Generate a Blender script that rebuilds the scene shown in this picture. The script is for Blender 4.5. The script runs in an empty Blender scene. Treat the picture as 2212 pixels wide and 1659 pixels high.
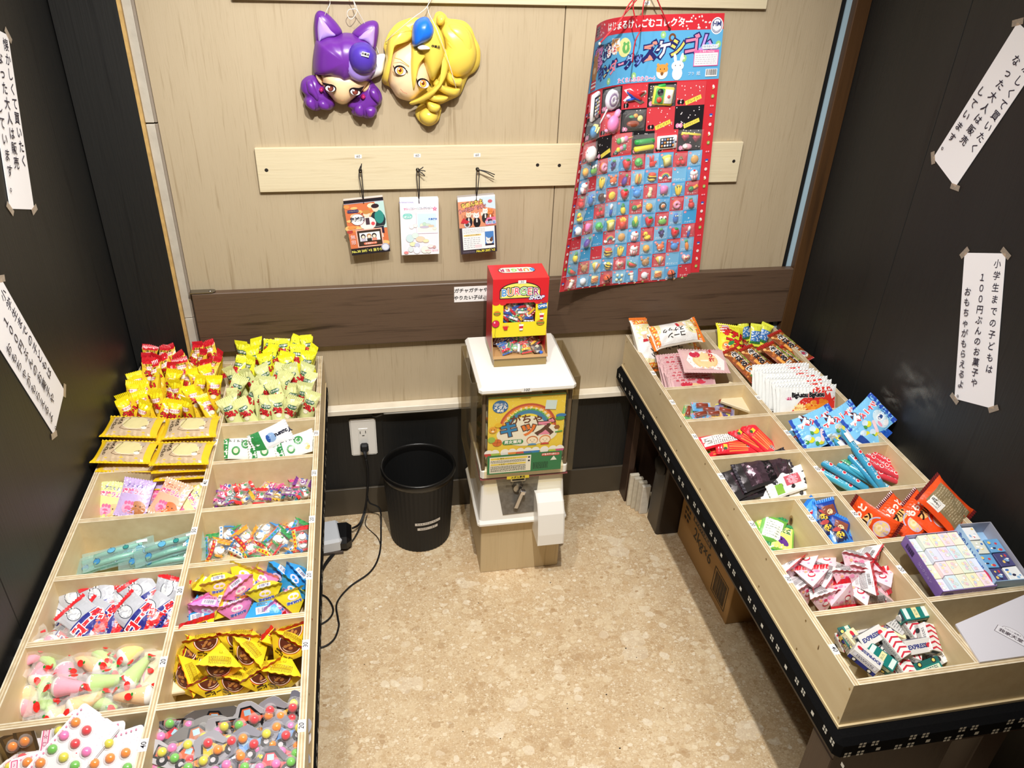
import bpy, math, random
from math import sin, cos, pi, radians, hypot, atan2, sqrt
from mathutils import Vector, Matrix, Euler, noise
from mathutils.geometry import tessellate_polygon

random.seed(7)
SC = bpy.context.scene
COL = SC.collection

# ------------------------------------------------------------------ camera
FPX, PITCH, YAW, ROLL = 1704.56, 0.5445952, 0.2013669, 0.0397719
CAM = Vector((-0.1402338, -2.0, 1.6844565))
_cp, _sp, _cy, _sy, _cr, _sr = cos(PITCH), sin(PITCH), cos(YAW), sin(YAW), cos(ROLL), sin(ROLL)
FW = Vector((_sy * _cp, _cy * _cp, -_sp))
_r0 = Vector((_cy, -_sy, 0)); _u0 = _r0.cross(FW)
RT = _cr * _r0 + _sr * _u0
UP = -_sr * _r0 + _cr * _u0
cd = bpy.data.cameras.new('camera'); cd.sensor_width = 36; cd.lens = FPX * 36 / 2212
cd.clip_start = 0.02; cd.clip_end = 50
camera = bpy.data.objects.new('camera', cd); COL.objects.link(camera)
camera.matrix_world = Matrix(((RT.x, UP.x, -FW.x, CAM.x), (RT.y, UP.y, -FW.y, CAM.y), (RT.z, UP.z, -FW.z, CAM.z), (0, 0, 0, 1)))
SC.camera = camera

# ------------------------------------------------------------------ light
w = bpy.data.worlds.new('world'); SC.world = w; w.use_nodes = True
bg = w.node_tree.nodes['Background']; bg.inputs[0].default_value = (1.0, 0.97, 0.93, 1); bg.inputs[1].default_value = 0.25

def lamp(name, kind, loc, target, power, color, size, angle=None, blend=0.5):
    l = bpy.data.lights.new(name, kind); l.energy = power; l.color = color
    if kind == 'SPOT':
        l.spot_size = radians(angle); l.spot_blend = blend; l.shadow_soft_size = size
    elif kind == 'AREA':
        l.size = size
    else:
        l.shadow_soft_size = size
    o = bpy.data.objects.new(name, l); COL.objects.link(o); o.location = loc
    o.rotation_euler = (Vector(target) - Vector(loc)).to_track_quat('-Z', 'Y').to_euler()
    return o
WARM = (1.0, 0.965, 0.915)
lamp('ceiling_spotlight', 'SPOT', (0.04, -1.46, 2.42), (0.10, -0.14, 0.42), 128, WARM, 0.02, 88, 0.7)
lamp('ceiling_spotlight', 'SPOT', (-0.36, -1.25, 2.42), (-0.25, -0.7, 0.3), 42, WARM, 0.025, 110, 0.8)
lamp('added_fill_light', 'AREA', (0.15, -1.1, 2.4), (0.15, -0.75, 0), 17, (1.0, 0.97, 0.94), 1.2)  # added soft ambient fill from above, not a real fitting
SC.view_settings.view_transform = 'Standard'; SC.view_settings.look = 'None'
SC.view_settings.exposure = 0.22; SC.view_settings.gamma = 1.0
SC.view_settings.use_curve_mapping = False
SC.cycles.max_bounces = 7; SC.cycles.transparent_max_bounces = 16; SC.cycles.caustics_reflective = False; SC.cycles.caustics_refractive = False

# ------------------------------------------------------------------ helpers
def ray(px, py):
    return FW + RT * ((px - 1106) / FPX) - UP * ((py - 829.5) / FPX)
def at(px, py, z=None, y=None, x=None):
    d = ray(px, py)
    t = (z - CAM.z) / d.z if z is not None else (y - CAM.y) / d.y if y is not None else (x - CAM.x) / d.x
    return CAM + d * t
def L(c):
    c = c / 255; return c / 12.92 if c <= 0.04045 else ((c + 0.055) / 1.055) ** 2.4
_cc = {}
def rgb(h):
    if h not in _cc: _cc[h] = tuple(L(int(h[i:i + 2], 16)) for i in (0, 2, 4)) + (1.0,)
    return _cc[h]

_mats = {}
def mat(name, color=None, rough=0.5, metal=0.0, coat=0.0, spec=0.5, noise_amt=0.0, noise_scale=40, bump=0.0, bump_scale=60, stretch=(1, 1, 1), dark=None, trans=0.0):
    """principled material; colour from the Col attribute when color is None, optionally modulated by stretched noise"""
    if name in _mats: return _mats[name]
    m = bpy.data.materials.new(name); m.use_nodes = True; _mats[name] = m
    nt = m.node_tree; b = nt.nodes['Principled BSDF']
    b.inputs['Roughness'].default_value = rough; b.inputs['Metallic'].default_value = metal
    b.inputs['Coat Weight'].default_value = coat; b.inputs['Coat Roughness'].default_value = 0.1
    b.inputs['Specular IOR Level'].default_value = spec
    if color is None:
        a = nt.nodes.new('ShaderNodeVertexColor'); a.layer_name = 'Col'; src = a.outputs[0]
    else:
        a = nt.nodes.new('ShaderNodeRGB'); a.outputs[0].default_value = rgb(color); src = a.outputs[0]
    if noise_amt or bump:
        tc = nt.nodes.new('ShaderNodeTexCoord'); mp = nt.nodes.new('ShaderNodeMapping')
        mp.inputs['Scale'].default_value = stretch
        nt.links.new(tc.outputs['Object'], mp.inputs[0])
    if noise_amt:
        n = nt.nodes.new('ShaderNodeTexNoise'); n.inputs['Scale'].default_value = noise_scale; n.inputs['Detail'].default_value = 6
        nt.links.new(mp.outputs[0], n.inputs[0])
        r = nt.nodes.new('ShaderNodeMapRange'); r.inputs[1].default_value = 0.35; r.inputs[2].default_value = 0.7
        r.inputs[3].default_value = 0; r.inputs[4].default_value = noise_amt
        nt.links.new(n.outputs[0], r.inputs[0])
        mx = nt.nodes.new('ShaderNodeMixRGB'); mx.blend_type = 'MIX'; nt.links.new(r.outputs[0], mx.inputs[0])
        nt.links.new(src, mx.inputs[1])
        if dark: mx.inputs[2].default_value = rgb(dark)
        else:
            mu = nt.nodes.new('ShaderNodeMixRGB'); mu.blend_type = 'MULTIPLY'; mu.inputs[0].default_value = 1
            mu.inputs[2].default_value = (0.35, 0.3, 0.25, 1); nt.links.new(src, mu.inputs[1]); nt.links.new(mu.outputs[0], mx.inputs[2])
        src = mx.outputs[0]
    nt.links.new(src, b.inputs['Base Color'])
    if bump:
        n2 = nt.nodes.new('ShaderNodeTexNoise'); n2.inputs['Scale'].default_value = bump_scale; n2.inputs['Detail'].default_value = 4
        nt.links.new(mp.outputs[0], n2.inputs[0])
        bp = nt.nodes.new('ShaderNodeBump'); bp.inputs['Strength'].default_value = bump; bp.inputs['Distance'].default_value = 0.002
        nt.links.new(n2.outputs[0], bp.inputs['Height']); nt.links.new(bp.outputs[0], b.inputs['Normal'])
    if trans: b.inputs['Transmission Weight'].default_value = trans
    return m

def clear_mat(name, tint='ffffff', opac=0.12, rough=0.08, bump=0.0, bscale=60, gloss=1.0, edge=0.45):
    if name in _mats: return _mats[name]
    m = bpy.data.materials.new(name); m.use_nodes = True; _mats[name] = m
    nt = m.node_tree; nt.nodes.clear(); out = nt.nodes.new('ShaderNodeOutputMaterial')
    tr = nt.nodes.new('ShaderNodeBsdfTransparent'); tr.inputs[0].default_value = rgb(tint)
    gl = nt.nodes.new('ShaderNodeBsdfPrincipled'); gl.inputs['Base Color'].default_value = rgb(tint)
    gl.inputs['Roughness'].default_value = rough; gl.inputs['Specular IOR Level'].default_value = gloss
    lw = nt.nodes.new('ShaderNodeLayerWeight'); lw.inputs[0].default_value = 0.35
    mr = nt.nodes.new('ShaderNodeMapRange'); mr.inputs[3].default_value = opac; mr.inputs[4].default_value = min(1, opac + edge)
    nt.links.new(lw.outputs['Facing'], mr.inputs[0])
    mx = nt.nodes.new('ShaderNodeMixShader'); nt.links.new(mr.outputs[0], mx.inputs[0])
    nt.links.new(tr.outputs[0], mx.inputs[1]); nt.links.new(gl.outputs[0], mx.inputs[2]); nt.links.new(mx.outputs[0], out.inputs[0])
    if bump:
        tc = nt.nodes.new('ShaderNodeTexCoord'); n2 = nt.nodes.new('ShaderNodeTexNoise'); n2.inputs['Scale'].default_value = bscale; n2.inputs['Detail'].default_value = 3
        nt.links.new(tc.outputs['Object'], n2.inputs[0])
        bp = nt.nodes.new('ShaderNodeBump'); bp.inputs['Strength'].default_value = bump; bp.inputs['Distance'].default_value = 0.004
        nt.links.new(n2.outputs[0], bp.inputs['Height'])
        for nd in (gl, lw): nt.links.new(bp.outputs[0], nd.inputs['Normal'])
    return m

PAPER = mat('printed_paper', rough=0.6)
CARD = mat('glossy_card', rough=0.35, spec=0.5)
FILM = mat('printed_film', rough=0.28, spec=0.6, bump=0.35, bump_scale=90)
PLAST = mat('moulded_plastic', rough=0.3)
MATTE = mat('matte_plastic', rough=0.65)
RUBBER = mat('soft_rubber', rough=0.5)
FOIL = mat('metal_foil', rough=0.25, metal=0.9, bump=0.5, bump_scale=60)
STEEL = mat('brushed_steel', rough=0.3, metal=1.0)
CLEAR = clear_mat('clear_film', 'ffffff', 0.05, 0.06, 0.6, 45, edge=0.32)
SMOKE = clear_mat('smoked_acrylic', 'ddd4bd', 0.04, 0.05, edge=0.2)
TAPE = clear_mat('clear_tape', 'e8dccc', 0.16, 0.2, 0.4, 80)
PLY = mat('birch_plywood', 'dcc9a0', rough=0.5, noise_amt=0.35, noise_scale=9, stretch=(6, 1, 6), dark='c4a878')
EDGE = mat('plywood_edge', rough=0.6, noise_amt=0.35, noise_scale=60)

class MB:
    def __init__(s): s.v = []; s.f = []; s.c = []; s.m = []
    def add(s, vs, fs, col='ffffff', m=0):
        n = len(s.v); s.v += [tuple(p) for p in vs]
        for i, f in enumerate(fs):
            s.f.append(tuple(n + k for k in f)); s.c.append(col[i] if isinstance(col, list) else col); s.m.append(m)
        return s
    def box(s, a, b, col='ffffff', m=0, bev=0.0, M=None):
        x0, y0, z0 = (min(p, q) for p, q in zip(a, b)); x1, y1, z1 = (max(p, q) for p, q in zip(a, b))
        if bev <= 0:
            vs = [(x, y, z) for z in (z0, z1) for y in (y0, y1) for x in (x0, x1)]
            fs = [(0, 2, 3, 1), (4, 5, 7, 6), (0, 1, 5, 4), (2, 6, 7, 3), (0, 4, 6, 2), (1, 3, 7, 5)]
        else:
            vs = []; idx = {}
            for ix, x in ((0, x0), (1, x1)):
                for iy, y in ((0, y0), (1, y1)):
                    for iz, z in ((0, z0), (1, z1)):
                        dx, dy, dz = (bev if k == 0 else -bev for k in (ix, iy, iz))
                        for ax, p in enumerate(((x, y + dy, z + dz), (x + dx, y, z + dz), (x + dx, y + dy, z))):
                            idx[ix, iy, iz, ax] = len(vs); vs.append(p)
            g = lambda a_, b_, c_, ax: idx[a_, b_, c_, ax]
            fs = []
            for k in (0, 1):
                fs += [(g(k, 0, 0, 0), g(k, 1, 0, 0), g(k, 1, 1, 0), g(k, 0, 1, 0)), (g(0, k, 0, 1), g(1, k, 0, 1), g(1, k, 1, 1), g(0, k, 1, 1)), (g(0, 0, k, 2), g(1, 0, k, 2), g(1, 1, k, 2), g(0, 1, k, 2))]
                for j in (0, 1):
                    fs += [(g(k, j, 0, 0), g(k, j, 1, 0), g(k, j, 1, 1), g(k, j, 0, 1)), (g(k, 0, j, 0), g(k, 1, j, 0), g(k, 1, j, 2), g(k, 0, j, 2)), (g(0, k, j, 1), g(1, k, j, 1), g(1, k, j, 2), g(0, k, j, 2))]
                    for i in (0, 1): fs.append((g(k, j, i, 0), g(k, j, i, 1), g(k, j, i, 2)))
            c0 = Vector(((x0 + x1) / 2, (y0 + y1) / 2, (z0 + z1) / 2))
            ff = []
            for f in fs:
                P = [Vector(vs[i]) for i in f]; n = (P[1] - P[0]).cross(P[2] - P[0])
                ff.append(f if n.dot(sum(P, Vector()) / len(P) - c0) > 0 else f[::-1])
            fs = ff
        if M is not None: vs = [M @ Vector(p) for p in vs]
        return s.add(vs, fs, col, m)
    def tube(s, pts, r, col='000000', m=0, n=6, close=False):
        pts = [Vector(p) for p in pts]; vs = []; fs = []
        up = Vector((0.13, 0.27, 0.95))
        for i, p in enumerate(pts):
            t = (pts[min(i + 1, len(pts) - 1)] - pts[max(i - 1, 0)]).normalized()
            a = t.cross(up)
            if a.length < 0.2: a = t.cross(Vector((1, 0, 0)))
            a.normalize(); b = t.cross(a)
            rr = r[i] if isinstance(r, (list, tuple)) else r
            vs += [p + rr * (cos(2 * pi * k / n) * a + sin(2 * pi * k / n) * b) for k in range(n)]
        for i in range(len(pts) - 1):
            for k in range(n):
                fs.append((i * n + k, i * n + (k + 1) % n, (i + 1) * n + (k + 1) % n, (i + 1) * n + k))
        fs += [tuple(range(n))[::-1], tuple(range((len(pts) - 1) * n, len(pts) * n))]
        return s.add(vs, fs, col, m)
    def lathe(s, prof, col='ffffff', m=0, n=24, M=None, cols=None):
        vs = []; fs = []; cc = []
        for r, z in prof: vs += [Vector((r * cos(2 * pi * k / n), r * sin(2 * pi * k / n), z)) for k in range(n)]
        for i in range(len(prof) - 1):
            for k in range(n):
                fs.append((i * n + k, i * n + (k + 1) % n, (i + 1) * n + (k + 1) % n, (i + 1) * n + k)); cc.append(cols[i] if cols else col)
        if M is not None: vs = [M @ p for p in vs]
        return s.add(vs, fs, cc, m)
    def ball(s, c, r, col='ffffff', m=0, n=10, k=6, M=None):
        r = (r, r, r) if not isinstance(r, (tuple, list)) else r
        vs = [Vector((r[0] * sin(pi * i / k) * cos(2 * pi * j / n), r[1] * sin(pi * i / k) * sin(2 * pi * j / n), r[2] * cos(pi * i / k))) for i in range(k + 1) for j in range(n)]
        if M is not None: vs = [M @ p for p in vs]
        vs = [p + Vector(c) for p in vs]
        fs = [(i * n + j, (i + 1) * n + j, (i + 1) * n + (j + 1) % n, i * n + (j + 1) % n) for i in range(k) for j in range(n)]
        return s.add(vs, fs, col, m)
    def prism(s, pts, z0, z1, col='ffffff', m=0, M=None, side=None):
        """extruded polygon; pts counter-clockwise in xy"""
        n = len(pts); vs = [Vector((p[0], p[1], z)) for z in (z0, z1) for p in pts]
        tr = tessellate_polygon([[Vector((p[0], p[1], 0)) for p in pts]])
        fs = []; cc = []
        for t in tr:
            P = [vs[i] for i in t]; up = (P[1] - P[0]).cross(P[2] - P[0]).z > 0
            t = t if up else t[::-1]
            fs += [tuple(i + n for i in t), t[::-1]]; cc += [col, side or col]
        area = sum(pts[i][0] * pts[(i + 1) % n][1] - pts[(i + 1) % n][0] * pts[i][1] for i in range(n))
        for i in range(n):
            j = (i + 1) % n; f = (i, j, n + j, n + i)
            fs.append(f if area > 0 else f[::-1]); cc.append(side or col)
        if M is not None: vs = [M @ p for p in vs]
        return s.add(vs, fs, cc, m)
    def mesh(s, name, mats=(PAPER,), smooth=False):
        me = bpy.data.meshes.new(name); me.from_pydata(s.v, [], s.f)
        for mt in mats: me.materials.append(mt)
        ca = me.color_attributes.new('Col', 'FLOAT_COLOR', 'CORNER')
        buf = []
        for c, f in zip(s.c, s.f): buf += list(rgb(c)) * len(f)
        ca.data.foreach_set('color', buf)
        me.polygons.foreach_set('material_index', s.m)
        if smooth: me.polygons.foreach_set('use_smooth', [True] * len(s.f))
        me.update(); me.validate(); return me
    def build(s, name, parent=None, mats=(PAPER,), smooth=False, mod=None):
        o = bpy.data.objects.new(name, s.mesh(name, mats, smooth)); COL.objects.link(o)
        if parent: o.parent = parent
        if mod: mod(o)
        return o

def tag(o, label=None, cat=None, group=None, kind=None):
    if label: o['label'] = label
    if cat: o['category'] = cat
    if group: o['group'] = group
    if kind: o['kind'] = kind
    return o
def thing(name, label, cat, loc=(0, 0, 0), group=None):
    o = bpy.data.objects.new(name, None); COL.objects.link(o); o.location = loc; o.empty_display_size = 0.02
    return tag(o, label, cat, group)
def place(o, pos, yaw=0, pitch=0, roll=0):
    o.matrix_world = Matrix.Translation(pos) @ Matrix.Rotation(radians(pitch), 4, 'X') @ Matrix.Rotation(radians(yaw), 4, 'Z') @ Matrix.Rotation(radians(roll), 4, 'Y')
    return o
def dup(root, label=None, group=None):
    r = root.copy(); COL.objects.link(r)
    if label: r['label'] = label
    if group: r['group'] = group
    for ch in list(root.children):
        c = ch.copy(); COL.objects.link(c); c.parent = r
        for g in ch.children:
            d = g.copy(); COL.objects.link(d); d.parent = c
    return r
class Kind:
    """a kind of object: the first use takes the prototype itself, later uses copies"""
    def __init__(s, root): s.root = root; s.n = 0; s.sc = 1.0
    def put(s, pos, yaw=0, pitch=0, roll=0, label=None, group=None):
        o = s.root if s.n == 0 else dup(s.root)
        s.n += 1
        if label: o['label'] = label
        if group: o['group'] = group
        place(o, pos, yaw, pitch, roll)
        if s.sc != 1.0: o.scale = (s.sc,) * 3
        return o

_tx = {}
def text2d(body, bold=0.0, res=2):
    key = (body, bold)
    if key in _tx: return _tx[key]
    cu = bpy.data.curves.new('t', 'FONT'); cu.body = body; cu.resolution_u = res; cu.offset = bold
    cu.align_x = 'CENTER'; cu.align_y = 'CENTER'
    o = bpy.data.objects.new('t', cu)
    me = bpy.data.meshes.new_from_object(o)
    me.calc_loop_triangles()
    V = [(v.co.x, v.co.y) for v in me.vertices]; T = [tuple(t.vertices) for t in me.loop_triangles]
    bpy.data.objects.remove(o); bpy.data.curves.remove(cu); bpy.data.meshes.remove(me)
    _tx[key] = (V, T); return _tx[key]

class Art:
    """flat print laid over a surface function S(x, y, h)"""
    def __init__(s, S, maxlen=1.0, lift=0.0003, dh=0.00009):
        s.S = S; s.mx = maxlen; s.h = lift; s.dh = dh; s.mb = MB()
    def tri(s, a, b, c, col, d=0):
        e = [(hypot(a[0] - b[0], a[1] - b[1]), 0), (hypot(b[0] - c[0], b[1] - c[1]), 1), (hypot(c[0] - a[0], c[1] - a[1]), 2)]
        m = max(e)
        if m[0] > s.mx and d < 9:
            if m[1] == 0: p = ((a[0] + b[0]) / 2, (a[1] + b[1]) / 2); s.tri(a, p, c, col, d + 1); s.tri(p, b, c, col, d + 1)
            elif m[1] == 1: p = ((b[0] + c[0]) / 2, (b[1] + c[1]) / 2); s.tri(a, b, p, col, d + 1); s.tri(a, p, c, col, d + 1)
            else: p = ((c[0] + a[0]) / 2, (c[1] + a[1]) / 2); s.tri(a, b, p, col, d + 1); s.tri(p, b, c, col, d + 1)
            return
        if (b[0] - a[0]) * (c[1] - a[1]) - (b[1] - a[1]) * (c[0] - a[0]) < 0: b, c = c, b
        s.mb.add([s.S(p[0], p[1], s.h) for p in (a, b, c)], [(0, 1, 2)], col)
    def up(s): s.h += s.dh
    def poly(s, pts, col):
        for t in tessellate_polygon([[Vector((p[0], p[1], 0)) for p in pts]]): s.tri(*(pts[i] for i in t), col)
        s.up()
    def rect(s, x0, y0, x1, y1, col, rot=0):
        cx, cy = (x0 + x1) / 2, (y0 + y1) / 2; c, n = cos(radians(rot)), sin(radians(rot))
        P = [(cx + (x - cx) * c - (y - cy) * n, cy + (x - cx) * n + (y - cy) * c) for x, y in ((x0, y0), (x1, y0), (x1, y1), (x0, y1))]
        s.tri(P[0], P[1], P[2], col); s.tri(P[0], P[2], P[3], col); s.up()
    def ell(s, cx, cy, rx, ry, col, n=14, rot=0, a0=0, a1=360):
        c, q = cos(radians(rot)), sin(radians(rot)); P = []
        for k in range(n + 1):
            a = radians(a0 + (a1 - a0) * k / n); x, y = rx * cos(a), ry * sin(a); P.append((cx + x * c - y * q, cy + x * q + y * c))
        for k in range(n): s.tri((cx, cy), P[k], P[k + 1], col)
        s.up()
    def pill(s, cx, cy, w_, h_, col, rot=0):
        P = []; r = h_ / 2
        for k in range(7): a = radians(-90 + 30 * k); P.append((w_ / 2 - r + r * cos(a), r * sin(a)))
        for k in range(7): a = radians(90 + 30 * k); P.append((-w_ / 2 + r + r * cos(a), r * sin(a)))
        c, q = cos(radians(rot)), sin(radians(rot))
        s.poly([(cx + x * c - y * q, cy + x * q + y * c) for x, y in P], col)
    def star(s, cx, cy, r, col, n=5, inner=0.45, rot=90):
        s.poly([(cx + (r if k % 2 == 0 else r * inner) * cos(radians(rot) + pi * k / n), cy + (r if k % 2 == 0 else r * inner) * sin(radians(rot) + pi * k / n)) for k in range(2 * n)], col)
    def line(s, pts, wd, col):
        for (x0, y0), (x1, y1) in zip(pts, pts[1:]):
            l = hypot(x1 - x0, y1 - y0) or 1e-9; nx, ny = -(y1 - y0) / l * wd / 2, (x1 - x0) / l * wd / 2
            a, b, c, d = (x0 + nx, y0 + ny), (x0 - nx, y0 - ny), (x1 - nx, y1 - ny), (x1 + nx, y1 + ny)
            s.tri(a, b, c, col); s.tri(a, c, d, col)
        s.up()
    def arc(s, cx, cy, r, wd, col, a0, a1, n=12, ry=None):
        ry = ry or r
        s.line([(cx + r * cos(radians(a0 + (a1 - a0) * k / n)), cy + ry * sin(radians(a0 + (a1 - a0) * k / n))) for k in range(n + 1)], wd, col)
    def text(s, body, x, y, size, col, rot=0, out=None, ow=0.05, sx=1.0, bold=0.0, vert=False, pitch=1.08, shear=0, fl=0):
        if vert:
            for i, ch in enumerate(body):
                yy = (len(body) - 1) / 2 - i
                c, q = cos(radians(rot)), sin(radians(rot)); d = yy * size * pitch
                if ch != ' ': s.text(ch, x - q * d, y + c * d, size, col, rot, out, ow, sx, bold)
            return
        c, q = cos(radians(rot)), sin(radians(rot))
        for bd, cl in (((ow + bold, out),) if out else ()) + ((bold, col),):
            V, T = text2d(body, bd)
            P = [(x + (px * sx + py * shear) * size * c - py * size * q, y + (px * sx + py * shear) * size * q + py * size * c) for px, py in V]
            for t in T: s.tri(P[t[0]], P[t[1]], P[t[2]], cl)
            s.up()
    def word(s, items, size, out, ow, bold, bold2=None, **kw):
        """letters in their own colours over one shared outline; items: (char, x, y, colour[, size])"""
        h0 = s.h
        for it in items: s.h = h0; s.text(it[0], it[1], it[2], it[4] if len(it) > 4 else size, out, bold=bold + ow, **kw)
        h1 = s.h
        for it in items: s.h = h1; s.text(it[0], it[1], it[2], it[4] if len(it) > 4 else size, it[3], bold=bold if bold2 is None else bold2, **kw)
    def bars(s, x, y, w_, h_, col='222222', rot=0, seed=1, n=14):
        R = random.Random(seed); c, q = cos(radians(rot)), sin(radians(rot)); p = -w_ / 2
        while p < w_ / 2:
            b = w_ / n * R.choice((0.25, 0.5, 0.8)); P = [(x + a * c - d * q, y + a * q + d * c) for a, d in ((p, -h_ / 2), (p + b, -h_ / 2), (p + b, h_ / 2), (p, h_ / 2))]
            s.tri(P[0], P[1], P[2], col); s.tri(P[0], P[2], P[3], col); p += b + w_ / n * R.choice((0.3, 0.6))
        s.up()
    def scribble(s, x0, y0, x1, y1, rows, col='555555', seed=1, fill=0.55):
        """rows of tiny print too small to read"""
        R = random.Random(seed); hh = (y1 - y0) / rows
        for i in range(rows):
            y = y1 - (i + 0.5) * hh; x = x0
            while x < x1:
                l = min(hh * R.uniform(0.5, 1.6), x1 - x); t = hh * fill / 2
                s.tri((x, y - t), (x + l, y - t), (x + l, y + t), col); s.tri((x, y - t), (x + l, y + t), (x, y + t), col)
                x += l + hh * 0.35
        s.up()
    def dots(s, x0, y0, x1, y1, n, r, col, seed=1):
        R = random.Random(seed)
        for _ in range(n):
            x, y = R.uniform(x0, x1), R.uniform(y0, y1); P = [(x + r * cos(pi * k / 3), y + r * sin(pi * k / 3)) for k in range(6)]
            for k in range(1, 5): s.tri(P[0], P[k], P[k + 1], col)
        s.up()
    def build(s, name, parent, mats=(PAPER,)):
        if not s.mb.f: return None
        return s.mb.build(name, parent, mats, True)
def flatS(o, ux, uy):
    """surface on a flat face: origin, x direction, y direction; normal = ux x uy"""
    o, ux, uy = Vector(o), Vector(ux).normalized(), Vector(uy).normalized(); n = ux.cross(uy)
    return lambda x, y, h: o + ux * x + uy * y + n * h
# ------------------------------------------------------------------ setting
def wood_mat(name, base, streak, fine, rough=0.45, axis='Z', sc=1.0, amt=0.55):
    m = bpy.data.materials.new(name); m.use_nodes = True; nt = m.node_tree; b = nt.nodes['Principled BSDF']
    b.inputs['Roughness'].default_value = rough
    tc = nt.nodes.new('ShaderNodeTexCoord'); mp = nt.nodes.new('ShaderNodeMapping')
    s = [1, 1, 1]; s['XYZ'.index(axis)] = 0.045; mp.inputs['Scale'].default_value = [k * sc for k in s]
    nt.links.new(tc.outputs['Object'], mp.inputs[0])
    def nz(scale, lo, hi, det=5, dist=0.0):
        n = nt.nodes.new('ShaderNodeTexNoise'); n.inputs['Scale'].default_value = scale; n.inputs['Detail'].default_value = det; n.inputs['Distortion'].default_value = dist
        nt.links.new(mp.outputs[0], n.inputs[0]); r = nt.nodes.new('ShaderNodeMapRange'); r.inputs[1].default_value = lo; r.inputs[2].default_value = hi
        nt.links.new(n.outputs[0], r.inputs[0]); return r.outputs[0]
    c = nt.nodes.new('ShaderNodeRGB'); c.outputs[0].default_value = rgb(base); src = c.outputs[0]
    for sc_, lo, hi, col, a in ((5, 0.35, 0.75, fine, 0.5), (38, 0.60, 0.74, streak, amt), (120, 0.55, 0.8, streak, amt * 0.6)):
        k = nt.nodes.new('ShaderNodeMath'); k.operation = 'MULTIPLY'; k.inputs[1].default_value = a; nt.links.new(nz(sc_, lo, hi, 5, 0.6), k.inputs[0])
        x = nt.nodes.new('ShaderNodeMixRGB'); nt.links.new(k.outputs[0], x.inputs[0]); nt.links.new(src, x.inputs[1]); x.inputs[2].default_value = rgb(col); src = x.outputs[0]
    nt.links.new(src, b.inputs['Base Color'])
    bp = nt.nodes.new('ShaderNodeBump'); bp.inputs['Strength'].default_value = 0.15; bp.inputs['Distance'].default_value = 0.001
    nt.links.new(nz(120, 0.4, 0.7), bp.inputs['Height']); nt.links.new(bp.outputs[0], b.inputs['Normal'])
    return m
MAPLE = wood_mat('light_wood_panel', 'b9a98d', '877252', 'ae9d80', 0.5, 'Z', 2.6, 0.5)
MAPLE_H = wood_mat('light_wood_board', 'd6c9a8', 'ae9870', 'e0d4b6', 0.5, 'X', 1.8, 0.5)
WALNUT = wood_mat('walnut_board', '5a4738', '2e2119', '6a5443', 0.4, 'X', 1.5, 0.9)
DKFRAME = wood_mat('dark_frame_wood', '4a3118', '2c1c0e', '573b1e', 0.5, 'Z')
BLACKW = wood_mat('black_wood_panel', '1a1a19', '0c0c0c', '222220', 0.5, 'Z', 1.6, 0.8)
DKBOARD = wood_mat('dark_brown_board', '38261b', '20140d', '432d20', 0.5, 'Z')
SKIRT = mat('grey_skirting', '4d4538', rough=0.5, noise_amt=0.2, noise_scale=3)

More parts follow.
